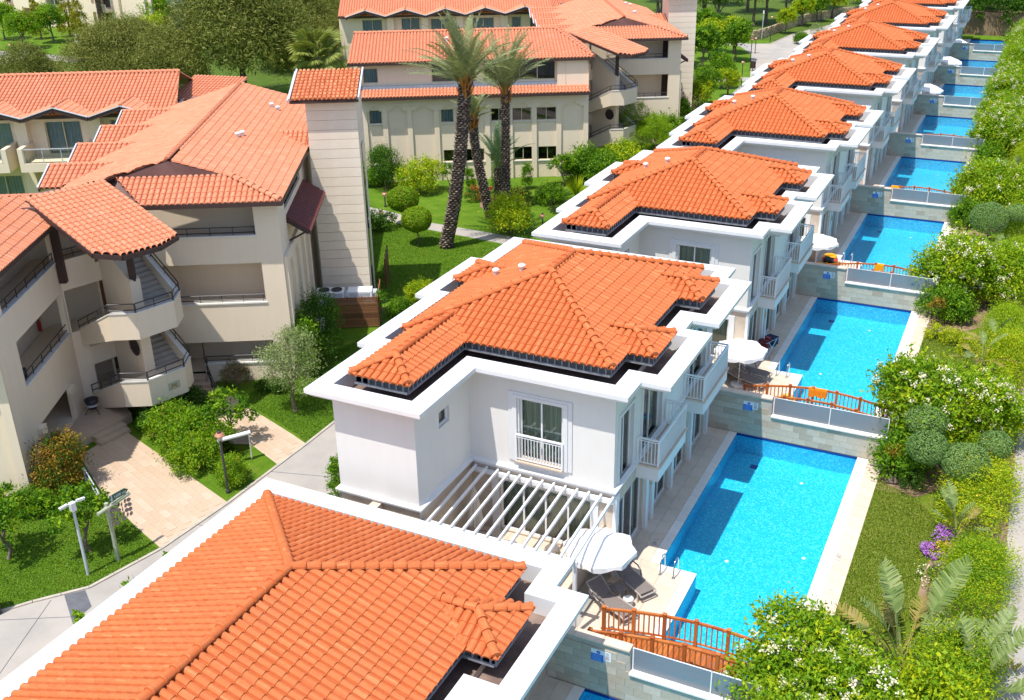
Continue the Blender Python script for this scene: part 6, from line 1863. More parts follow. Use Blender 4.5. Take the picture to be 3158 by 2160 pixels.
def strelitzia(label, loc, n, h, seed, dry=.25, spread=1.0, trunk=0.0, scale=1.0):
    t = thing('bird_of_paradise', label, 'plant', loc, 0, 'bird-of-paradise clumps in the right-hand bed', scale)
    if not BAN:
        for i in range(4): BAN[i] = paddle_mesh('leaf_banana', i, 1.3 + .15 * (i % 2), 1.3 + .15 * (i // 2))
        for i in range(4, 6): BAN[i] = paddle_mesh('leaf_banana_dry', i, 1.2, 1.2, .22, 1.0)
    r = random.Random(seed)
    if trunk:
        mb = MB(); limb(mb, (0, 0, 0), (.15, .1, trunk), .11, .08, (.1, 0, 0)); limb(mb, (.2, .3, 0), (.6, .5, trunk * .8), .10, .06, (0, .1, 0)); mb.build('stem', M['bark'], t, smooth=True)
    for k in range(n):
        az = k * 2.4 + r.uniform(-.4, .4); dr = r.random() < dry; f = (k + .5) / n; el = math.radians((84 - 50 * f * spread) if not dr else r.uniform(5, 35)); d = Vector((math.cos(az) * math.cos(el), math.sin(az) * math.cos(el), math.sin(el))); side = Vector((0, 0, 1)).cross(d).normalized(); up = d.cross(side)
        m = Matrix(((d.x, side.x, up.x, 0), (d.y, side.y, up.y, 0), (d.z, side.z, up.z, 0), (0, 0, 0, 1))) @ Matrix.Rotation(r.uniform(-.6, .6), 4, 'X') @ Matrix.Scale(h * r.uniform(.75, 1.1), 4)
        m.translation = Vector((r.uniform(-.15, .15), r.uniform(-.15, .15), trunk))
        obj('leaf', BAN[4 + k % 2] if dr else BAN[k % 4], t, matrix=m)
    return t


def cloud_tree(label, loc, balls, seed):
    t = thing('topiary_tree', label, 'tree', loc, 0, 'clipped olive cloud trees')
    mb = MB(); f = Vector((0.05, 0, .55)); limb(mb, (0, 0, 0), f, .11, .09, (.05, 0, 0))
    for i, (x, y, z, r_) in enumerate(balls):
        limb(mb, f, (x, y, z - r_ * .2), .07, .03, (.1 * (-1) ** i, .12, 0))
        q = leaf_quads([(0, 0, 0, r_, r_, r_ * .82)], int(5200 * r_ * r_ + 600), .065, seed + i, shell=.88, rag=.03, aspect=.4); q2 = q.copy(); q2[:, :, 2] = q[:, :, 2]
        me = quads_mesh('crown', leaf_balls(r_, seed + i), M['leaf_topiary'])
        obj('crown', me, t, (x, y, z))
    mb.build('trunk', M['bark'], t, smooth=True)
    return t


def leaf_balls(r_, seed, lf=.055, frac=1.0):
    r = np.random.default_rng(seed); n = int((7000 * r_ * r_ + 500) * frac)
    d = unit(r.normal(size=(n, 3))); rad = r_ * (.90 + .10 * r.random((n, 1)) + .03 * np.sin(d[:, :1] * 7 + d[:, 1:2] * 5 + seed))
    p = d * rad * np.array([1, 1, .82]); nd = unit(d + r.normal(size=(n, 3)) * .6); ax = unit(np.cross(nd, r.normal(size=(n, 3)))); sd = np.cross(nd, ax); L = lf + .04 * r.random((n, 1))
    return np.stack([p - ax * L * .5, p + sd * L * .28, p + ax * L * .5 + nd * .01, p - sd * L * .28], 1)


# --- right-hand bed
plant('flowering_bush', 'big white-flowered bush in front covering the right end of the nearest footbridge', 'bush', (16.75, .35, 0), 'viburnum', 1, 1.0, .3, 'white-flowered evergreen bushes at the wall ends')
plant('flowering_bush', 'white-flowered bush cut by the bottom edge, left of the large bird-of-paradise', 'bush', (18.3, -.4, 0), 'viburnum', 2, .95, 1.9, 'white-flowered evergreen bushes at the wall ends')
plant('flowering_bush', 'white-flowered bush hugging the nearest frosted glass end at the bottom edge', 'bush', (16.9, -2.0, 0), 'viburnum', 3, .85, 4.0, 'white-flowered evergreen bushes at the wall ends')
plant('yellow_bush', 'yellow-green bush under the large bird-of-paradise at the bottom edge', 'bush', (20.1, .6, 0), 'bush_yellow', 1, 1.2)
for k in range(1, 8):
    y = PITCH_Y * k
    plant('flowering_bush', 'tall white-flowered bush over the right end of the %s stone wall' % ORD[k], 'bush', (18.0, y + .7, 0), 'viburnum', 1 + k % 3, 1.18, k * 1.7, 'white-flowered evergreen bushes at the wall ends')
    plant('flowering_bush', 'white-flowered bush behind the tall one at the %s wall end, towards the hedge' % ORD[k], 'bush', (20.2, y + 1.8, 0), 'viburnum', 1 + (k + 1) % 3, 1.0, k * 2.3 + 1, 'white-flowered evergreen bushes at the wall ends')
    plant('low_bush', 'lower glossy green bush at the deck corner before the %s wall' % ORD[k], 'bush', (17.75, y - 1.7, 0), 'bush_green', 1 + k % 2, 1.05, k * 1.1, 'lower glossy bushes before the walls')
    if k > 3:
        plant('flowering_bush', 'white-flowered bush spreading beside the %s pool' % ORD[k], 'bush', (18.2, y + 6.0, 0), 'viburnum', 1 + k % 3, 1.1, k * 1.3, 'white-flowered evergreen bushes beside the far pools')
        plant('flowering_bush', 'white-flowered bush before the next wall beside the %s pool' % ORD[k], 'bush', (17.9, y + 11.0, 0), 'viburnum', 1 + (k + 2) % 3, 1.05, k * .7, 'white-flowered evergreen bushes beside the far pools')
for k in range(-1, 8):
    for j in range(3):
        y = PITCH_Y * k + 2.6 + 5.9 * j
        nm = 'hidden' if k < 0 else ORD[k]
        yl = (j + k) % 3 == 2
        plant('hedge', ('golden' if yl else 'bright green') + ' hedge stretch beside the %s of the %s pool' % (('front end', 'middle', 'back end')[j], nm if k >= 0 else 'cut-off bottom'), 'hedge', (20.75 + (.3 if j == 1 else 0) , y, 0), 'hedge_yellow' if yl else 'hedge', 1 + (j + k) % 2, (1.15 + rng.uniform(-.12, .2), .82 + rng.uniform(-.12, .18), .95 + rng.uniform(-.2, .35)), rng.uniform(-.25, .25), 'stretches of the right-hand hedge')
strelitzia('large grey-green bird-of-paradise with torn arching leaves, near the bottom right', (19.35, 3.9, 0), 22, 1.42, 4, .25, 1.35)
strelitzia('bird-of-paradise with an upright fresh leaf, by the path at the bottom right corner', (21.4, 2.5, 0), 16, 1.25, 5, .35, 1.3)
strelitzia('ragged bird-of-paradise above the purple flowers beside the nearest lawn', (20.3, 10.6, 0), 8, .75, 6, .35, .9, .9)
strelitzia('tall withered bird-of-paradise on bare stems beside the second lawn', (20.0, 23.4, 0), 8, .8, 7, .45, 1.0, 2.3)
strelitzia('dry yellowing bird-of-paradise behind the second lawn corner', (20.5, 27.3, 0), 9, .8, 8, .5, 1.0, 1.4)
strelitzia('dark bird-of-paradise clump beside the third pool', (19.5, 42.0, 0), 14, 1.1, 9, .15, 1.0)
strelitzia('bare-stemmed bird-of-paradise beside the fourth pool', (20.2, 57.5, 0), 9, .95, 10, .4, 1.0, 2.2)
strelitzia('bird-of-paradise beside the fifth pool, leaves fanned', (20.0, 78.0, 0), 10, 1.1, 11, .3, 1.0, 1.2)
cloud_tree('grey-green olive clipped into four clouds, behind the second stone wall end', (19.35, 15.45, 0), [(-.95, 1.05, 2.25, .85), (-.65, -.75, 2.05, .80), (.80, -1.0, 1.85, .92), (1.75, .85, 1.9, .68), (-.4, .4, .95, .5)], 20)
cloud_tree('grey-green olive clipped into one broad dome, beside the third pool end', (18.9, 47.2, 0), [(0, .3, 1.9, 1.25), (1.6, .8, 2.3, .7)], 30)
plant('small_shrub', 'small yellow shrub nearest the deck, before the third wall bush', 'shrub', (17.6, 30.6, 0), 'bush_small_yellow', 1, 1.3, group='small yellow shrubs'); plant('small_shrub', 'small yellow shrub in the middle of the three edging the second lawn', 'shrub', (18.4, 30.3, 0), 'bush_small_yellow', 2, 1.4, group='small yellow shrubs')
plant('small_shrub', 'small yellow shrub at the lawn corner by the withered stems', 'shrub', (19.3, 29.3, 0), 'bush_small_yellow', 1, 1.5, group='small yellow shrubs')
plant('ball_shrub', 'dark clipped ball shrub under the olive clouds', 'shrub', (18.35, 14.5, 0), 'ball_shrub', 1, 1.15); plant('ball_shrub', 'dark clipped ball shrub beside the ragged bird-of-paradise', 'shrub', (19.75, 13.6, 0), 'ball_shrub', 2, 1.0)
plant('red_sapling', 'thin reddish sapling at the deck corner before the second wall', 'tree', (17.5, 15.2, 0), 'red_sapling', 1, 1.0); plant('red_sapling', 'thin reddish sapling before the third wall bush', 'tree', (17.3, 32.2, 0), 'red_sapling', 2, 1.1)
plant('flower_patch', 'upper purple flower patch at the lawn edge', 'flowers', (19.9, 11.5, 0), 'purple_patch', 1, 1.2, 0.2); plant('flower_patch', 'lower purple flower patch beside the yellow one', 'flowers', (19.62, 10.35, 0), 'purple_patch', 2, 1.0, 1.0)
plant('flower_patch', 'yellow flower patch between purple flowers and hedge', 'flowers', (19.95, 10.5, 0), 'yellow_patch', 1, 1.2); plant('flower_patch', 'pale pansy patch on bare soil at the lawn edge', 'flowers', (19.72, 8.7, 0), 'pansy_patch', 1, 1.3, .2)


def boulder(label, loc, s, seed):
    r = np.random.default_rng(seed); bm = bmesh.new(); bmesh.ops.create_icosphere(bm, subdivisions=3, radius=1)
    for v in bm.verts:
        d = v.co.normalized(); f = 1 + .18 * math.sin(d.x * 5 + seed) * math.sin(d.y * 4 + seed * 2) + .1 * math.sin(d.z * 9 + seed); v.co = Vector((d.x * f * s, d.y * f * s * .8, d.z * f * s * .6))
    me = bpy.data.meshes.new('boulder'); bm.to_mesh(me); bm.free(); me.materials.append(M['rock'])
    o = obj('boulder', me, None, loc); return tagged(o, label, 'rock', 'brown boulders in the beds')


boulder('greyish boulder at the deck corner under the thin red sapling', (17.55, 14.95, .1), .26, 1); boulder('brown boulder between the red sapling and the ball shrub', (17.95, 15.2, .12), .28, 2); boulder('boulder at the foot of the olive clouds', (19.9, 14.6, .12), .3, 3); boulder('boulder below the yellow flowers at the lawn edge', (19.95, 9.7, .1), .3, 4); boulder('boulder under the third wall bush beside the yellow shrubs', (17.75, 31.5, .12), .3, 5)

# --- middle lawn
date_palm('tallest leaning date palm with a thick dark trunk on the lawn', (-13.65, 33.24, 0), [(0, 0, 0), (.25, .1, 1.2), (.65, .3, 3.2), (1.0, .5, 5.8), (1.25, .65, 8.2), (1.45, .80, 10.8)], .42, .36, 64, 4.6, 'leaf_palm', 1, (18, 96), (-.16, .0), low=7)
date_palm('right-hand date palm with a slim straight trunk and orange crown base', (-13.36, 41.79, 0), [(0, 0, 0), (.0, 0, 3.0), (.05, 0, 5.8), (.1, .0, 8.9)], .30, .27, 46, 4.4, 'leaf_palm', 2, (30, 96), (.14, .1), low=3)
date_palm('curved date palm whose leaning trunk passes behind the tallest one', (-13.99, 40.36, 0), [(0, 0, 0), (-.25, -.1, 1.5), (-.6, -.3, 3.5), (-.85, -.45, 5.5), (-.9, -.5, 7.2)], .33, .28, 16, 2.0, 'leaf_palm', 3, (30, 85), (0, 0))
date_palm('short blue-green date palm between the taller trunks', (-14.88, 43.56, 0), [(0, 0, 0), (.0, .0, 1.2), (0, 0, 2.8)], .30, .26, 20, 3.2, 'leaf_palm_blue', 4, (42, 86), (0, 0), False)
plant('tall_shrub', 'tall dark shrub at the left corner of the far facade', 'shrub', (-25.0, 43.7, 0), 'dark_tree', 1, .85); plant('low_shrub', 'low shrub between the tower and the tall dark shrub', 'shrub', (-26.4, 44.4, 0), 'bush_green', 1, .8)
plant('yellow_bush', 'bright yellow-green bush before the far facade', 'bush', (-21.9, 43.9, 0), 'bush_yellow', 2, 1.25, .4)
plant('ball_tree', 'rear round clipped tree with pinkish tips beside the garden path', 'tree', (-18.8, 36.3, 0), 'ball_tree', 1, 1.08, group='round clipped trees on the lawn'); plant('ball_tree', 'front round clipped tree on a thin stem, nearer the tower shadow', 'tree', (-15.7, 32.96, 0), 'ball_tree', 2, 1.0, group='round clipped trees on the lawn')
plant('sapling', 'thin reddish sapling against the far facade', 'tree', (-20.2, 45.2, 0), 'sapling', 1, 1.2); plant('column_shrub', 'narrow shrub against the far facade behind the thick palm trunk', 'shrub', (-18.5, 45.7, 0), 'column_shrub', 1, .9); plant('column_shrub', 'narrow shrub against the far facade right of the palms', 'shrub', (-14.63, 48.0, 0), 'column_shrub', 2, 1.0); plant('column_shrub', 'narrow shrub half hidden by the palm trunks', 'shrub', (-16.6, 46.8, 0), 'column_shrub', 1, 1.05)
plant('open_shrub', 'open many-stemmed shrub beside the long green hedge bush', 'shrub', (-12.4, 50.0, 0), 'small_tree', 1, 1.0)
plant('green_bush', 'dense green bush below the right end of the far facade', 'bush', (-11.2, 52.4, 0), 'bush_green', 1, 1.5, .3); plant('green_bush', 'broad yellowish bush beside the white parapet of the third villa', 'bush', (-9.3, 54.6, 0), 'bush_yellow', 1, 1.3, 1.3); plant('green_bush', 'rounded green bush between the two bushes below the facade end', 'bush', (-9.6, 51.6, 0), 'bush_green', 2, 1.4, 2.0)
plant('yellow_bush', 'large yellow-green bush at the foot of the palms by the villa parapet', 'bush', (-11.0, 37.5, 0), 'bush_yellow', 3, 1.25, 2.0)
plant('scraggly_shrub', 'sparse yellow-tipped shrub beside the spiky plant', 'shrub', (-10.4, 43.2, 0), 'small_tree', 2, .8); plant('dark_shrub', 'dark shrub behind the sparse yellow-tipped one', 'shrub', (-11.4, 45.3, 0), 'bush_green', 2, .8)
plant('rose_bush', 'red flowering rose patch left of the palm trunks', 'flowers', (-16.4, 43.6, 0), 'rose_patch', 1, 1.15, .3); plant('rose_bush', 'red flowering rose patch right of the palm trunks', 'flowers', (-13.9, 44.4, 0), 'rose_patch', 2, 1.1, .3)
plant('low_hedge', 'low yellowish hedge beside the tower foot and the path', 'hedge', (-20.3, 34.5, 0), 'bush_low_dark', 1, 1.35, .4)
plant('ball_shrub', 'small mounded shrub beside the white villa parapet and gravel', 'shrub', (-10.4, 22.0, 0), 'bush_green', 1, .55); plant('leafy_shrub', 'light green leafy shrub beside the timber screens', 'shrub', (-10.0, 23.8, 0), 'bush_yellow', 1, .7); plant('sapling', 'slim sapling before the timber screens', 'tree', (-10.59, 20.56, 0), 'sapling', 2, 1.05)
plant('flower_patch', 'magenta flowers peeping above the villa parapet', 'flowers', (-7.6, 28.0, 0), 'magenta_patch', 1, 1.2)
t = thing('spiky_plant', 'spiky sword-leaved plant beside the white parapet', 'plant', (-10.12, 47.44, 0)); r_ = np.random.default_rng(5); Q = []
for k in range(70):
    a = r_.random() * 2 * PI; el = math.radians(50 + 38 * r_.random()); d = np.array([math.cos(a) * math.cos(el), math.sin(a) * math.cos(el), math.sin(el)]); s = np.array([-math.sin(a), math.cos(a), 0]) * .04; p = d * .1; L = 1.1 + .8 * r_.random(); Q.append([p - s, p + s, p + d * L * .7 + s * .7, p + d * L + np.array([d[0], d[1], -.3]) * .2])
obj('leaves', quads_mesh('leaves', np.array(Q), M['leaf_yellow']), t)

# --- grass blades on the lawns nearest the camera
def grass(name, poly, n, seed, mat, h=.035):
    r = np.random.default_rng(seed); P_ = np.array(poly); lo, hi = P_.min(0), P_.max(0); pts = []
    while len(pts) < n:
        q = lo + (hi - lo) * r.random((n, 2)); pts += [p for p in q if inside(poly, p[0], p[1])]
    p = np.zeros((n, 3)); p[:, :2] = np.array(pts[:n]); a = r.random(n) * 2 * PI; s = np.stack([np.cos(a), np.sin(a), 0 * a], 1) * (.012 + .012 * r.random((n, 1))); ln = np.stack([np.cos(a + 1.4), np.sin(a + 1.4), 0 * a], 1) * (.05 * r.random((n, 1)))
    hh = np.zeros((n, 3)); hh[:, 2] = h * (.5 + .8 * r.random(n))
    obj(name, quads_mesh(name, np.stack([p - s, p + s, p + hh + ln + s * .4, p + hh + ln - s * .4], 1), M[mat]), None, kind='stuff')


M['grass_dry'] = leaf_mat('dry_grass_blade', [(0.0, (0.11, 0.19, 0.012)), (0.55, (0.19, 0.27, 0.022)), (0.85, (0.28, 0.31, 0.05)), (1.0, (0.42, 0.36, 0.12))], 0.3)
M['grass_lush'] = leaf_mat('lush_grass_blade', [(0.0, (0.07, 0.17, 0.008)), (0.6, (0.13, 0.26, 0.014)), (1.0, (0.24, 0.32, 0.035))], 0.3)
grass('grass', [(17.02, 1.5), (19.4, 6.5), (19.3, 8.5), (19.5, 10.5), (19.9, 12.5), (18.6, 14.1), (17.02, 14.9)], 42000, 1, 'grass_dry')
grass('grass', [(17.02, 21), (19.6, 22), (19.9, 27), (19.6, 31), (17.6, 32.4), (17.02, 32.0)], 26000, 2, 'grass_dry')
grass('grass', [(-16.5, -9), (-9.3, -6.5), (-8.4, -5.4), (-7.3, -4.0), (-6.75, -1.3), (-8.8, -.45), (-12.3, .9), (-16.5, .9)], 60000, 3, 'grass_lush')
grass('grass', [(-12.0, 9.9), (-7.4, 8.15), (-6.5, 7.7), (-6.7, 16), (-10.0, 21), (-11.5, 13)], 36000, 4, 'grass_lush')
grass('grass', [(-20, 24), (-7.4, 24), (-7.4, 34.8), (-18, 36), (-22, 36.6)], 60000, 5, 'grass_lush', .05)

# --- gardens by the near hotel
plant('rust_bush', 'red and gold bush at the foot of the near hotel wall', 'bush', (-13.4, .35, 0), 'rust_bush', 1, 1.05, .5)
plant('small_tree', 'small leafy tree on the lawn behind the camera pole', 'tree', (-9.02, -2.44, 0), 'small_tree', 1, 1.05, group='small trees on the front lawn'); plant('small_tree', 'small tree at the left edge of the front lawn', 'tree', (-11.43, -4.11, 0), 'small_tree', 2, 1.05, group='small trees on the front lawn')
plant('round_shrub', 'rounded low shrub at the corner of the near hotel wall', 'shrub', (-13.1, -1.5, 0), 'bush_green', 1, .62); plant('round_shrub', 'yellowish low shrub at the far left edge below the hotel wall', 'shrub', (-14.4, -2.4, 0), 'bush_yellow', 1, .55)
for i, (x, y, s, lb) in enumerate(((-12.0, 5.6, .95, 'green bush nearest the hotel landing, in the bed between the walks'), (-10.8, 5.0, 1.0, 'tall green bush in the middle of the bed between the walks'), (-9.6, 5.3, .85, 'green bush behind the noticeboard, next to the second walk'), (-9.3, 4.0, .85, 'green bush beside the lantern post'))):
    plant('green_bush', lb, 'bush', (x, y, 0), 'bush_photinia', 1 + i % 2, s, i * 1.3, 'green bushes in the bed between the walks')
plant('green_bush', 'round green bush at the road corner below the noticeboard', 'bush', (-7.35, 3.75, 0), 'bush_photinia', 1, .62, 2.0, 'green bushes in the bed between the walks')
plant('thin_tree', 'thin-branched leafy tree casting a shadow on the second walk', 'tree', (-9.4, 6.3, 0), 'small_tree', 3, .95)
plant('dark_hedge', 'dark low hedge under the lower stair landing', 'hedge', (-13.2, 6.6, 0), 'bush_low_dark', 1, 1.2, 1.0); plant('dark_hedge', 'dark low hedge beside the entrance steps', 'hedge', (-12.9, 8.0, 0), 'bush_low_dark', 2, 1.0, 2.6)
plant('olive_tree', 'silvery olive tree on the small lawn before the hotel corner', 'tree', (-8.7, 9.9, 0), 'olive', 1, 1.1, .6)
plant('dark_tree', 'big dark shrub tree against the near tower', 'tree', (-11.3, 15.2, 0), 'dark_tree', 2, .86, 1.0); plant('green_shrub', 'lighter green shrub in front of the dark shrub tree', 'shrub', (-10.6, 13.4, 0), 'column_shrub', 1, 1.5); plant('low_shrub', 'low dark shrub at the foot of the ground-floor railing', 'shrub', (-10.9, 11.2, 0), 'bush_low_dark', 1, .7)
plant('dry_bush', 'dry twiggy bush leaning over the ground-floor railing', 'bush', (-13.0, 10.9, 0), 'brown_shrub', 1, .55)
plant('column_shrub', 'clipped column shrub at the front corner of the central villa', 'shrub', (-2.35, 4.4, 0), 'column_shrub', 2, .95)
for i, (x, y) in enumerate(((-3.0, -8.9), (-3.0, -8.2), (-3.0, -6.0), (-2.9, -4.6), (-3.0, -7.4))):
    plant('climbing_plant', 'thin climbing shoot rising beside the foreground parapet, %s' % ('nearest the bottom left corner', 'second from the bottom left corner', 'beside the dark road inlay', 'farthest along, near the lawn corner', 'between the paired shoots and the inlay')[i], 'plant', (x + .35, y, 0), 'climber', 1 + i % 2, .85 + .06 * (i % 3), None, 'thin shoots along the foreground parapet')

# --- road side, right of the far hotel
CT = [(-11.2, 63.1, 'feather_tree', 1.3, 'feathery pale green shrub tree right of the far landings'), (-8.4, 60.8, 'feather_tree', 1.15, 'feathery shrub tree with bare branches by the villa parapet'), (-9.6, 66.5, 'bush_green', 1.5, 'green bush behind the feathery shrub trees'), (-11.6, 76.9, 'brown_shrub', 1.5, 'brownish dry shrub at the far hotel corner'),
      (-10.1, 79.0, 'citrus_yellow', .9, 'yellow-green tree in front of the brownish shrub'), (-9.5, 70.5, 'citrus', .8, 'leafy green tree by the fourth villa parapet'), (-11.0, 84.0, 'citrus', .95, 'green tree at the foot of the far tower'), (-11.85, 93.5, 'citrus', 1.0, 'round green tree at the path fork'),
      (-9.7, 88.8, 'citrus_yellow', .8, 'small yellowish tree beside the short path lamp'), (-17.2, 104.5, 'citrus', 1.35, 'large citrus tree beside the far tower'), (-15.1, 111.5, 'citrus', 1.3, 'citrus tree between the two road lamps'), (-18.5, 111.0, 'citrus_yellow', 1.3, 'yellowish citrus tree behind the large one'), (-21.0, 106.5, 'citrus', 1.3, 'citrus tree in the shade by the far tower'),
      (-16.8, 117.5, 'citrus_yellow', 1.2, 'yellowish tree just before the road junction'), (-20.5, 117.5, 'citrus', 1.4, 'citrus tree behind the white pole'), (-14.44, 137.57, 'citrus_yellow', .95, 'first little tree along the rubble wall'), (-13.87, 146.19, 'citrus_yellow', 1.2, 'second tree along the rubble wall'), (-12.85, 151.9, 'citrus', 1.15, 'third tree along the rubble wall beside a lamp'), (-11.16, 157.1, 'citrus_yellow', 1.35, 'fourth tree along the rubble wall'),
      (-7.5, 163, 'citrus_yellow', 1.3, 'fifth tree along the rubble wall'), (-3.5, 168, 'citrus_yellow', 1.3, 'last yellow-green tree at the top of the road'), (-10.17, 139.4, 'grey_shrub', .7, 'grey-green mound beside the seventh villa'), (-10.1, 128.4, 'bush_green', .9, 'green bush between road and sixth villa parapet')]
for i, (x, y, kd, s, lb) in enumerate(CT): plant('bush' if 'bush' in kd or 'shrub' in kd else 'tree', lb, 'bush' if 'bush' in kd or 'shrub' in kd else 'tree', (x, y, 0), kd, 1 + i % 2, s, i * 1.1)
FP = [(-21.0, 144.6), (-19.7, 147.0), (-27.9, 140.0), (-24.5, 136.5), (-31, 152), (-26, 160), (-20, 162), (-15, 168), (-36, 142), (-40, 156), (-33, 168), (-9, 178), (-22, 176), (-45, 170), (-1, 182), (-13, 186), (8, 190)]
for i, (x, y) in enumerate(FP): plant('pine_tree', 'dark pine in the wood behind the rubble wall, %s' % ('two-stemmed nearest the road', 'right behind the nearest one', 'left above the hotel tower', 'half hidden by citrus trees', 'second row left', 'second row middle', 'second row right', 'right end by the road', 'left end', 'left end second row', 'third row left', 'behind the road top', 'third row middle', 'third row far left', 'at the top behind the villas', 'third row right', 'rightmost at the top')[i], 'tree', (x, y, 0), 'forest_pine', 1 + i % 2, 1.0 + .12 * (i % 3), None, 'dark pines in the wood')
# --- far left
PN = [(-58.5, 67.5, 1.2, 'largest round umbrella pine behind the near hotel roof'), (-68.0, 58.0, .80, 'lower umbrella pine left of the largest'), (-77.0, 54.5, .60, 'lowest umbrella pine at the left'), (-62.5, 60.5, .72, 'umbrella pine between the largest and the lower one'), (-52.5, 71.5, .75, 'umbrella pine on the right flank of the largest, beside the fan palm'), (-71.5, 66.0, .72, 'umbrella pine behind the lower one'), (-82.0, 60.5, .42, 'small umbrella pine at the left end of the group'),
      (-66, 86, .95, 'umbrella pine right behind the largest'), (-74, 100, .9, 'dark pine at the top above the largest pine'), (-83, 112, .8, 'dark pine by the top edge near the grey palm trunk'), (-58, 90, .8, 'dark pine left of the far hotel'), (-52, 80, .55, 'small pine between the fan palm and the far hotel'), (-92, 104, .8, 'pine at the top edge above the bright green tree'), (-68, 112, .9, 'pine at the top edge left of the lawn strip')]
for i, (x, y, s, lb) in enumerate(PN): plant('umbrella_pine', lb, 'tree', (x, y, 0), 'pine', 1 + i % 2, s, i * .9, 'umbrella pines behind the hotel')
for x, y, kd, s, lb in ((-115, 86.2, 'leafy_tree', .95, 'leafy tree with rusty tips by the far path'), (-116.4, 92.8, 'leafy_tree', 1.0, 'leafy tree right of the rusty-tipped one'), (-126.3, 92.3, 'leafy_tree', 1.0, 'leafy tree at the far left edge'), (-119.1, 98.7, 'cypress', 1.1, 'tall golden conifer before the far building'), (-113.0, 95.4, 'cypress', .95, 'shorter golden conifer beside the tall one'), (-121.5, 95, 'cypress', .9, 'golden conifer behind the leafy trees'), (-109, 107.5, 'leafy_tree', 1.0, 'bright green tree at the corner of the far building'), (-101.4, 98.5, 'bush_yellow', 1.9, 'bright yellow mound before the bright green tree'), (-111, 104, 'grey_shrub', 1.5, 'blue-grey shrub at the foot of the far building'), (-96, 112, 'forest_pine', .8, 'dark tree right of the far building'), (-88, 122, 'forest_pine', .8, 'dark tree behind the lawn strip'), (-99, 99, 'cypress', .6, 'small golden conifer beside the yellow mound')):
    plant('tree' if kd != 'bush_yellow' else 'shrub', lb, 'tree' if 'tree' in lb or 'conifer' in lb else 'shrub', (x, y, 0), kd, 1, s)
sheet('lawn_patch', [(-98, 108), (-70, 112), (-70, 128), (-95, 126)], 0.003, 'lawn'); sheet('lawn_patch', [(-140, 84), (-95, 84), (-95, 107), (-140, 107)], 0.002, 'lawn')
fan_palm('shaggy fan palm behind the near tower roof', (-47.5, 66.5, 0), 5.6, 3, 1.45)
fan_palm('small fan palm between the far hotel roofs', (-31.5, 82.5, 0), 8.2, 4)
fan_palm('low fan palm left of the far hotel', (-52, 86, 0), 3.0, 5)
for x, y, h, lb in ((-117.4, 104.1, 11, 'bare palm trunk casting a shadow on the far building'), (-120.2, 113.5, 11, 'second bare palm trunk at the far building'), (-78.8, 123.5, 10, 'grey palm trunk at the top edge above the lawn strip')):
    t = thing('palm_trunk', lb, 'palm tree', (x, y, 0)); tm, sc = palm_trunk([(0, 0, 0), (-.3, 0, h * .5), (-.5, 0, h)], .42, .34, 5, .1); obj('trunk', tm, t); obj('leaf_scars', sc, t, kind='stuff')

# --- end of the villa row
t = thing('retaining_wall', 'stained earth-coloured wall behind the last pool, overgrown with ivy', 'wall', (9.6, 145.0, 0))
MB().box(0, 0, 0, 12.0, .5, 3.1).build('wall_body', M['soil'], t)
MB().box(0, .5, -1, 40, 60, 2.9).build('raised_ground', M['soil'], t)
plant('ivy', 'dark ivy and hedge mass spilling over the end wall', 'hedge', (14.5, 145.4, .1), 'ivy', 1, 1.35, 0.0); plant('ivy', 'second ivy and hedge mass farther right over the end wall', 'hedge', (23.5, 146.0, .1), 'ivy', 2, 1.35, 0.0)
for i, (x, y) in enumerate(((12, 151), (17, 152), (22, 153), (27, 151))): plant('bush', ('left', 'middle-left', 'middle-right', 'right')[i] + 'most dark bush on the terrace above the end wall', 'bush', (x, y, 2.9), 'bush_green', 1 + i % 2, 2.2)
for i, (x, y) in enumerate(((13, 160), (17.5, 161), (21.5, 160))): plant('brown_shrub', ('left', 'middle', 'right')[i] + ' reddish brown shrub at the top right edge', 'shrub', (x, y, 2.9), 'brown_shrub', 1, 1.8, None, 'reddish shrubs at the top right')
sheet('upper_yard', [(8, 157), (40, 157), (40, 200), (8, 200)], 2.95, 'concrete')


# ------------------------------------------------------------------ rubble wall along the road
t = thing('rubble_wall', 'yellow rubble retaining wall along the far road', 'wall', (0, 0, 0)); pth = [(-17.5, 129.8), (-16.6, 132.9), (-15.8, 139.2), (-14.2, 150.5), (-10.4, 160.5), (-4.0, 168.5), (4, 175)]
rub = [MB().box(-.27, -.14, -.13, .27, .14, .13).mesh('stone', M['rubble']), MB().box(-.20, -.16, -.13, .20, .14, .13).mesh('stone', M['rubble'])]
core = MB(); cnt = 0
for a, b in zip(pth[:-1], pth[1:]):
    a, b = Vector(a), Vector(b); d = b - a; L = d.length; an = math.atan2(d.y, d.x); core.bar((a.x, a.y, .6), (b.x, b.y, .6), .35, 1.2)
for a, b in zip(pth[:-1], pth[1:]):
    a, b = Vector(a), Vector(b); d = b - a; L = d.length; an = math.atan2(d.y, d.x); nrm = Vector((d.y, -d.x)) / L
    n = int(L / 1.1)
    for j in range(5):
        for i in range(n):
            if cnt < 300:
                p = a + d * ((i + .5 * (j % 2) + .3) / n) + nrm * (.10 + rng.uniform(-.03, .04)); obj('stone', rub[(i + j) % 2], t, (p.x, p.y, .14 + .26 * j), an, (1.95, 1, .93)); cnt += 1
core.build('wall_core', M['rubble'], t)


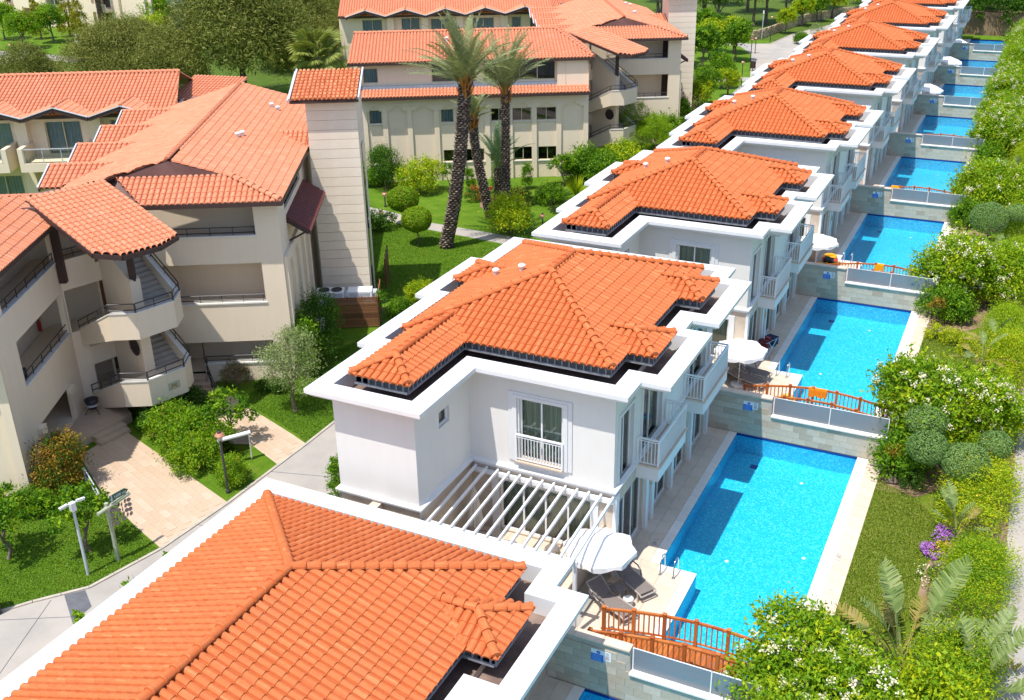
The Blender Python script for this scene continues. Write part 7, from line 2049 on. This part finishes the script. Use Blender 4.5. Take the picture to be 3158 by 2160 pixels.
# ------------------------------------------------------------------ lamps, poles, signs, bins, machines
def lantern(label, loc, h, group='copper-capped garden lanterns'):
    t = thing('garden_lamp', label, 'lamp', loc, 0, group); z = h - .48
    MB().lathe([(.10, 0), (.10, .12), (.055, .18), (.045, z - .05), (.08, z - .02), (.08, z), (.0, z)], 12).build('post', M['dark_metal'], t)
    MB().lathe([(.07, z), (.12, z + .24), (.0, z + .24)], 10).build('lantern_glass', M['lamp_glass'], t)
    MB().lathe([(.20, z + .22), (.20, z + .25), (.13, z + .34), (.0, z + .36)], 14).build('lantern_cap', M['copper'], t)
    mb = MB(); mb.lathe([(.09, z + .34), (.08, z + .41), (.02, z + .44), (.02, z + .48), (0, z + .48)], 10)
    for k in range(4): a = PI / 4 + PI / 2 * k; mb.bar((.075 * math.cos(a), .075 * math.sin(a), z), (.13 * math.cos(a), .13 * math.sin(a), z + .24), .016, .016)
    mb.build('lantern_frame', M['dark_metal'], t)
    return t


lantern('tall dark lantern post beside the bushes at the road corner', (-6.9, 2.95, 0), 2.95)
for x, y, h, lb in ((-22.49, 39.55, 1.25, 'short lantern on the lawn left of the rear round tree'), (-20.6, 36.1, 1.0, 'short lantern rising from the low yellowish hedge'), (-9.33, 39.38, 1.2, 'short lantern behind the villa parapet by the palms'), (-13.16, 112.04, 2.95, 'tall lantern at the far road nearest the junction walk'), (-14.2, 118.5, 2.2, 'lantern just behind the tall junction one'), (-9.93, 95.3, 2.95, 'tall lantern at the path fork by the bin'), (-10.0, 89.6, 1.2, 'short lantern beside the fifth villa'), (-14.74, 129.3, 3.6, 'tall lantern by the white pole on the far road'), (-12.05, 151.7, 3.6, 'tall lantern among the trees of the rubble wall'), (-113.0, 82.2, 1.6, 'tiny lantern on the far left lawn')): lantern(lb, (x, y, 0), h)


def camera_pole(label, loc, h, heads=2, rz=0):
    t = thing('camera_pole', label, 'pole', loc, rz)
    MB().lathe([(.06, 0), (.05, h * .9), (.0, h * .9)], 14).build('post', M['grey_metal'], t)
    MB().box(-.09, -.09, h * .9 - .02, .09, .09, h).build('junction_box', M['metal_white'], t)
    for s in ((-1, 1) if heads == 2 else (1,)):
        mb = MB(); mb.bar((.0, s * .08, h - .03), (0, s * .22, h - .03), .04, .04); mb.bar((0, s * .18, h - .02), (0, s * .46, h - .06), .08, .075); mb.bar((0, s * .17, h + .025), (0, s * .48, h - .015), .095, .015)
        mb.build('security_camera', M['metal_white'], t)
    return t


camera_pole('pale grey pole with two white cameras on the front lawn', (-7.94, -3.55, 0), 3.1, 2, math.radians(-15))
camera_pole('white pole with one camera on the far road', (-16.5, 131.5, 0), 3.9, 1, .3)
t = thing('white_post', 'small white post on the lawn by the path fork', 'post', (-14.77, 100.25, 0)); MB().lathe([(.08, 0), (.08, 1.1), (0, 1.12)], 10).build('post', M['metal_white'], t)
t = thing('lamp_mast', 'thin grey mast on the far left lawn', 'pole', (-123.9, 101, 0)); MB().tube([(0, 0, 0), (0, 0, 10)], .09, 8).build('post', M['grey_metal'], t)
# wooden signpost with arrow board and disc mobile
t = thing('signpost', 'green wooden signpost with an arrow board and hanging discs', 'sign', (-7.6, -2.42, 0), math.radians(82.5))
MB().lathe([(.085, 0), (.075, 2.5), (.0, 2.52)], 12).build('post', M['post_green'], t)
MB().tube([(-.45, -.05, 2.27), (.95, -.05, 2.43)], .075, 12).build('crossbar', M['post_green'], t)
MB().lathe([(.10, 2.22), (.10, 2.38)], 12).build('rope_binding', M['ceramic'], t)
ab = MB(); ab.prism([(.12, -.06), (.78, -.06), (.78, -.085), (.12, -.085)], 2.50, 2.74); 
ab.face([(.78, -.06, 2.50), (.92, -.06, 2.63), (.78, -.06, 2.74)]); ab.face([(.78, -.085, 2.74), (.92, -.085, 2.63), (.78, -.085, 2.50)]); ab.face([(.78, -.085, 2.50), (.92, -.085, 2.63), (.92, -.06, 2.63), (.78, -.06, 2.50)]); ab.face([(.92, -.085, 2.63), (.78, -.085, 2.74), (.78, -.06, 2.74), (.92, -.06, 2.63)])
board = ab.build('arrow_board', M['sign_green'], t)
tm = text_mesh('1600 mt', .155, 'sign_white'); o = obj('lettering', tm, board, (.29, -.088, 2.56)); o.rotation_euler = (PI / 2, 0, 0)
wm = MB(); wm.box(.17, -.095, 2.66, .22, -.086, 2.74); wm.bar((.195, -.09, 2.66), (.195, -.09, 2.52), .05, .008); wm.bar((.19, -.09, 2.54), (.13, -.09, 2.42), .03, .01); wm.bar((.20, -.09, 2.54), (.25, -.09, 2.42), .03, .01); wm.bar((.195, -.09, 2.62), (.14, -.09, 2.55), .025, .01); wm.bar((.2, -.09, 2.62), (.26, -.09, 2.58), .025, .01)
wm.build('walker_figure', M['grey_metal'], board)
dmsh = MB(); [dmsh.face([(0, 0, 0), (.085 * math.cos(2 * PI * k / 14), .004, .085 * math.sin(2 * PI * k / 14)), (.085 * math.cos(2 * PI * (k + 1) / 14), .004, .085 * math.sin(2 * PI * (k + 1) / 14))]) for k in range(14)]; dmsh.box(-.003, -.003, .08, .003, .003, .14); dmsh = dmsh.mesh('disc', M['disc_mirror'])
for i in range(6):
    for j in range(4 if i % 2 == 0 else 4): obj('disc', dmsh, t, (.10 + .155 * i, -.05, 2.14 + .018 * i - .20 * j - .05 * (i % 2)), rng.uniform(-.7, .7))
# noticeboard
t = thing('noticeboard', 'low glass noticeboard with a rounded white top among the bushes', 'noticeboard', (-8.05, 4.95, 0.1), math.radians(56))
MB().tube([(-.7, 0, 1.25), (.7, 0, 1.25)], .09, 12).build('rounded_top', M['metal_white'], t)
for x in (-.62, .62): MB().box(x - .025, -.03, 0, x + .025, .03, 1.2).build('leg', M['beige_lip'], t)
MB().box(-.59, -.015, .45, .59, .015, 1.17).build('board', M['glass_dark'], t); MB().box(-.59, .02, .45, .59, .03, 1.17).build('backing', M['sign_green'], t)


def bin_(label, loc, rz=0, mat='timber_post'):
    t = thing('litter_bin', label, 'bin', loc, rz); MB().lathe([(.05, 0), (.05, .3), (.28, .3), (.30, 1.1), (.27, 1.1), (.26, .4), (0, .4)], 14).build('body', M[mat], t); MB().box(-.34, -.05, 0, -.28, .05, 1.25).build('leg', M['dark_metal'], t); MB().box(.28, -.05, 0, .34, .05, 1.25).build('leg', M['dark_metal'], t); return t


bin_('brown litter bin at the road edge beside the path fork', (-11.27, 105.65, 0), .4); bin_('grey rounded bin cut by the left edge beside the lawn', (-9.3, -6.55, 0), .2, 'sign_grey')
t = thing('planter', 'dark urn planter on a curled iron stand at the entrance', 'planter', HW(-7.85, -3.75, .44)); MB().lathe([(0, .25), (.18, .25), (.27, .5), (.33, .72), (.30, .72), (.25, .62), (0, .62)], 18).build('urn', M['black_plastic'], t, smooth=True); MB().lathe([(.26, .40), (.275, .52)], 18).build('band', M['grey_metal'], t)
for k in range(3): a = 2 * PI * k / 3; MB().tube([(.18 * math.cos(a), .18 * math.sin(a), .28), (.32 * math.cos(a), .32 * math.sin(a), .15), (.34 * math.cos(a), .34 * math.sin(a), .02), (.42 * math.cos(a), .42 * math.sin(a), .03)], .018, 6).build('stand_leg', M['dark_metal'], t)
t = thing('handrail', 'short steel handrail beside the red and gold bush', 'railing', (-12.75, .95, 0), math.radians(-25)); MB().tube([(0, 0, 0), (0, 0, .85), (.1, 0, .9), (1.5, 0, .45), (1.6, 0, .35), (1.6, 0, 0)], .03, 8).build('rail', M['grey_metal'], t); MB().tube([(0, 0, .5), (1.58, 0, .1)], .02, 6).build('lower_rail', M['grey_metal'], t)
t = thing('handrail', 'dark sloping handrail beside the second entrance steps', 'railing', HW(-3.35, -.05, .4), TH); mb = MB()
for zz in (.25, .55, .85): mb.tube([(.0, 0, zz), (.05, -.3, zz), (.75, -1.9, zz - .45)], .025, 6)
for x, y, z in ((.0, 0, 0), (.38, -1.1, -.2), (.75, -1.9, -.4)): mb.tube([(x, y, z), (x, y, z + .9)], .03, 6)
mb.build('rail', M['dark_metal'], t)
t = thing('cleaning_cart', 'cleaning cart with blue and grey bags in the middle corridor', 'cart', HW(-9.0, -7.9, 3.75), TH); MB().box(-.25, -.4, .15, .25, .1, .9).build('bag', M['blue_grey'], t); MB().box(-.22, .12, .15, .22, .5, .85).build('bag', M['black_plastic'], t); MB().tube([(-.25, -.45, 0), (-.25, -.45, 1.0), (-.25, .55, 1.0), (-.25, .55, 0)], .02, 6).build('frame', M['grey_metal'], t)


def slat_screen(label, p, q, h, loc_z=0):
    a = Vector(HW(*p)[:2]); b = Vector(HW(*q)[:2]); d = b - a; L = d.length
    t = thing('slat_screen', label, 'screen', (a.x, a.y, loc_z), math.atan2(d.y, d.x), 'timber slat screens round the air conditioners')
    sl_ = MB().box(0, -.02, 0, L, .02, .085).mesh('slat', M['wood_dark'])
    for k in range(int(h / .105)): obj('slat', sl_, t, (0, 0, .05 + .105 * k))
    ps = MB().box(-.03, .021, 0, .03, .08, h).mesh('post', M['wood_dark'])
    for k in range(4): obj('post', ps, t, (.03 + (L - .06) * k / 3, 0, 0))
    return t


slat_screen('long timber slat screen hiding the air conditioners at the near tower foot', (2.3, 6.1), (4.75, 6.1), 1.85); slat_screen('short sunlit end of the slat screen at the near tower foot', (4.78, 6.1), (4.78, 8.8), 1.85)
slat_screen('slat screen behind the near tower, edge on', (4.9, 12.0), (4.9, 14.5), 1.9)


def ac_unit(label, u, v, z, fans=2, wd=1.5):
    t = thing('air_conditioner', label, 'air conditioner', HW(u, v, z), TH, 'white air-conditioning units'); MB().box(-wd / 2, -.42, 0, wd / 2, .42, .5).build('casing', M['metal_white'], t)
    for k in range(fans):
        x = (k - (fans - 1) / 2) * wd / 2.2; MB().lathe([(.0, .512), (.27, .512), (.29, .55), (.31, .55), (.31, .50)], 20, c=(x, 0)).build('fan', M['black_plastic'], t)
    mb = MB()
    for k in range(6): mb.box(-wd / 2 + .1, -.43, .08 + .06 * k, wd / 2 - .1, -.421, .10 + .06 * k)
    mb.build('grille', M['sign_grey'], t); return t


MBp = MB(); MBp.box(1.3, 6.3, 1.28, 4.6, 8.6, 1.34)
t = thing('equipment_stand', 'low stand carrying the air conditioners behind the slat screen', 'stand', HW(0, 0, 0), TH); MBp.build('platform', M['grey_metal'], t)
for x in (1.5, 4.4):
    for y in (6.5, 8.4): MB().box(x - .04, y - .04, 0, x + .04, y + .04, 1.28).build('leg', M['grey_metal'], t)
ac_unit('air conditioner with two black fans behind the slat screen', 2.1, 7.3, 1.34, 2, 1.55); ac_unit('plain white air conditioner box next to the two-fan one', 3.75, 7.3, 1.34, 0, 1.35); ac_unit('low white unit beside the building wall left of the fans', 1.5, 5.0, .5, 0, .8)

# ------------------------------------------------------------------ far apartment building (top left)
t = thing('apartment_building', 'beige apartment building cut by the top left corner', 'building', (-166, 109, 0), math.radians(-3)); W = M['beige']
mb = MB(); hol = []
for f in range(4):
    for k in range(9):
        if k in (6, 8): continue
        hol.append((2 + 6.2 * k, 5.2 + 6.2 * k, .3 + 3.1 * f, 2.6 + 3.1 * f))
mb.wall((0, 0), (58, 0), 0, 14, hol, 1.4); mb.wall((58, 0), (58, 16), 0, 14); mb.wall((0, 16), (0, 0), 0, 14); mb.face([(0, 0, 14), (58, 0, 14), (58, 16, 14), (0, 16, 14)]); mb.build('wall', W, t)
mb = MB(); mb.face([(0, 1.5, 0), (57.9, 1.5, 0), (57.9, 1.5, 14), (0, 1.5, 14)]); mb.build('room_shade_lining', M['room'], t)  # dark sheet painted as the shade inside the openings
for i, h_ in enumerate(hol):
    if h_[2] > 8: continue
    mb = MB(); mb.box(h_[0] - .4, -1.5, h_[2] - .45, h_[1] + .4, -.003, h_[2] - .05); mb.box(h_[0] - .4, -1.5, h_[2] - .05, h_[1] + .4, -1.35, h_[2] + .8)
    if (i + int(h_[2])) % 3: mb.build('balcony', W, t)
mb = MB()
for x in (38.3, 44.2, 50.6, 56.5): mb.box(x - .5, -.5, 0, x + .5, -.002, 14)
mb.build('pilaster', W, t)
t = thing('pool_cylinder', 'pale round tank beside the far left pool', 'tank', (-100.1, 71.6, .8)); MB().tube([(-1.6, -.6, .3), (1.6, .6, .3)], .8, 14).build('tank', M['beige_lip'], t)
sheet('far_pool_water', [(-118, 62), (-99.5, 66.0), (-99.0, 69.6), (-118, 71)], 0.004, 'sign_blue')
sheet('far_pool_deck', [(-120, 60), (-96, 64), (-95, 72.5), (-120, 76)], 0.0, 'travertine')

for o in bpy.data.objects:
    if o.type == 'MESH' and o.parent is None and 'kind' not in o and 'label' not in o: o['kind'] = 'structure'
print('objects', len(bpy.data.objects))
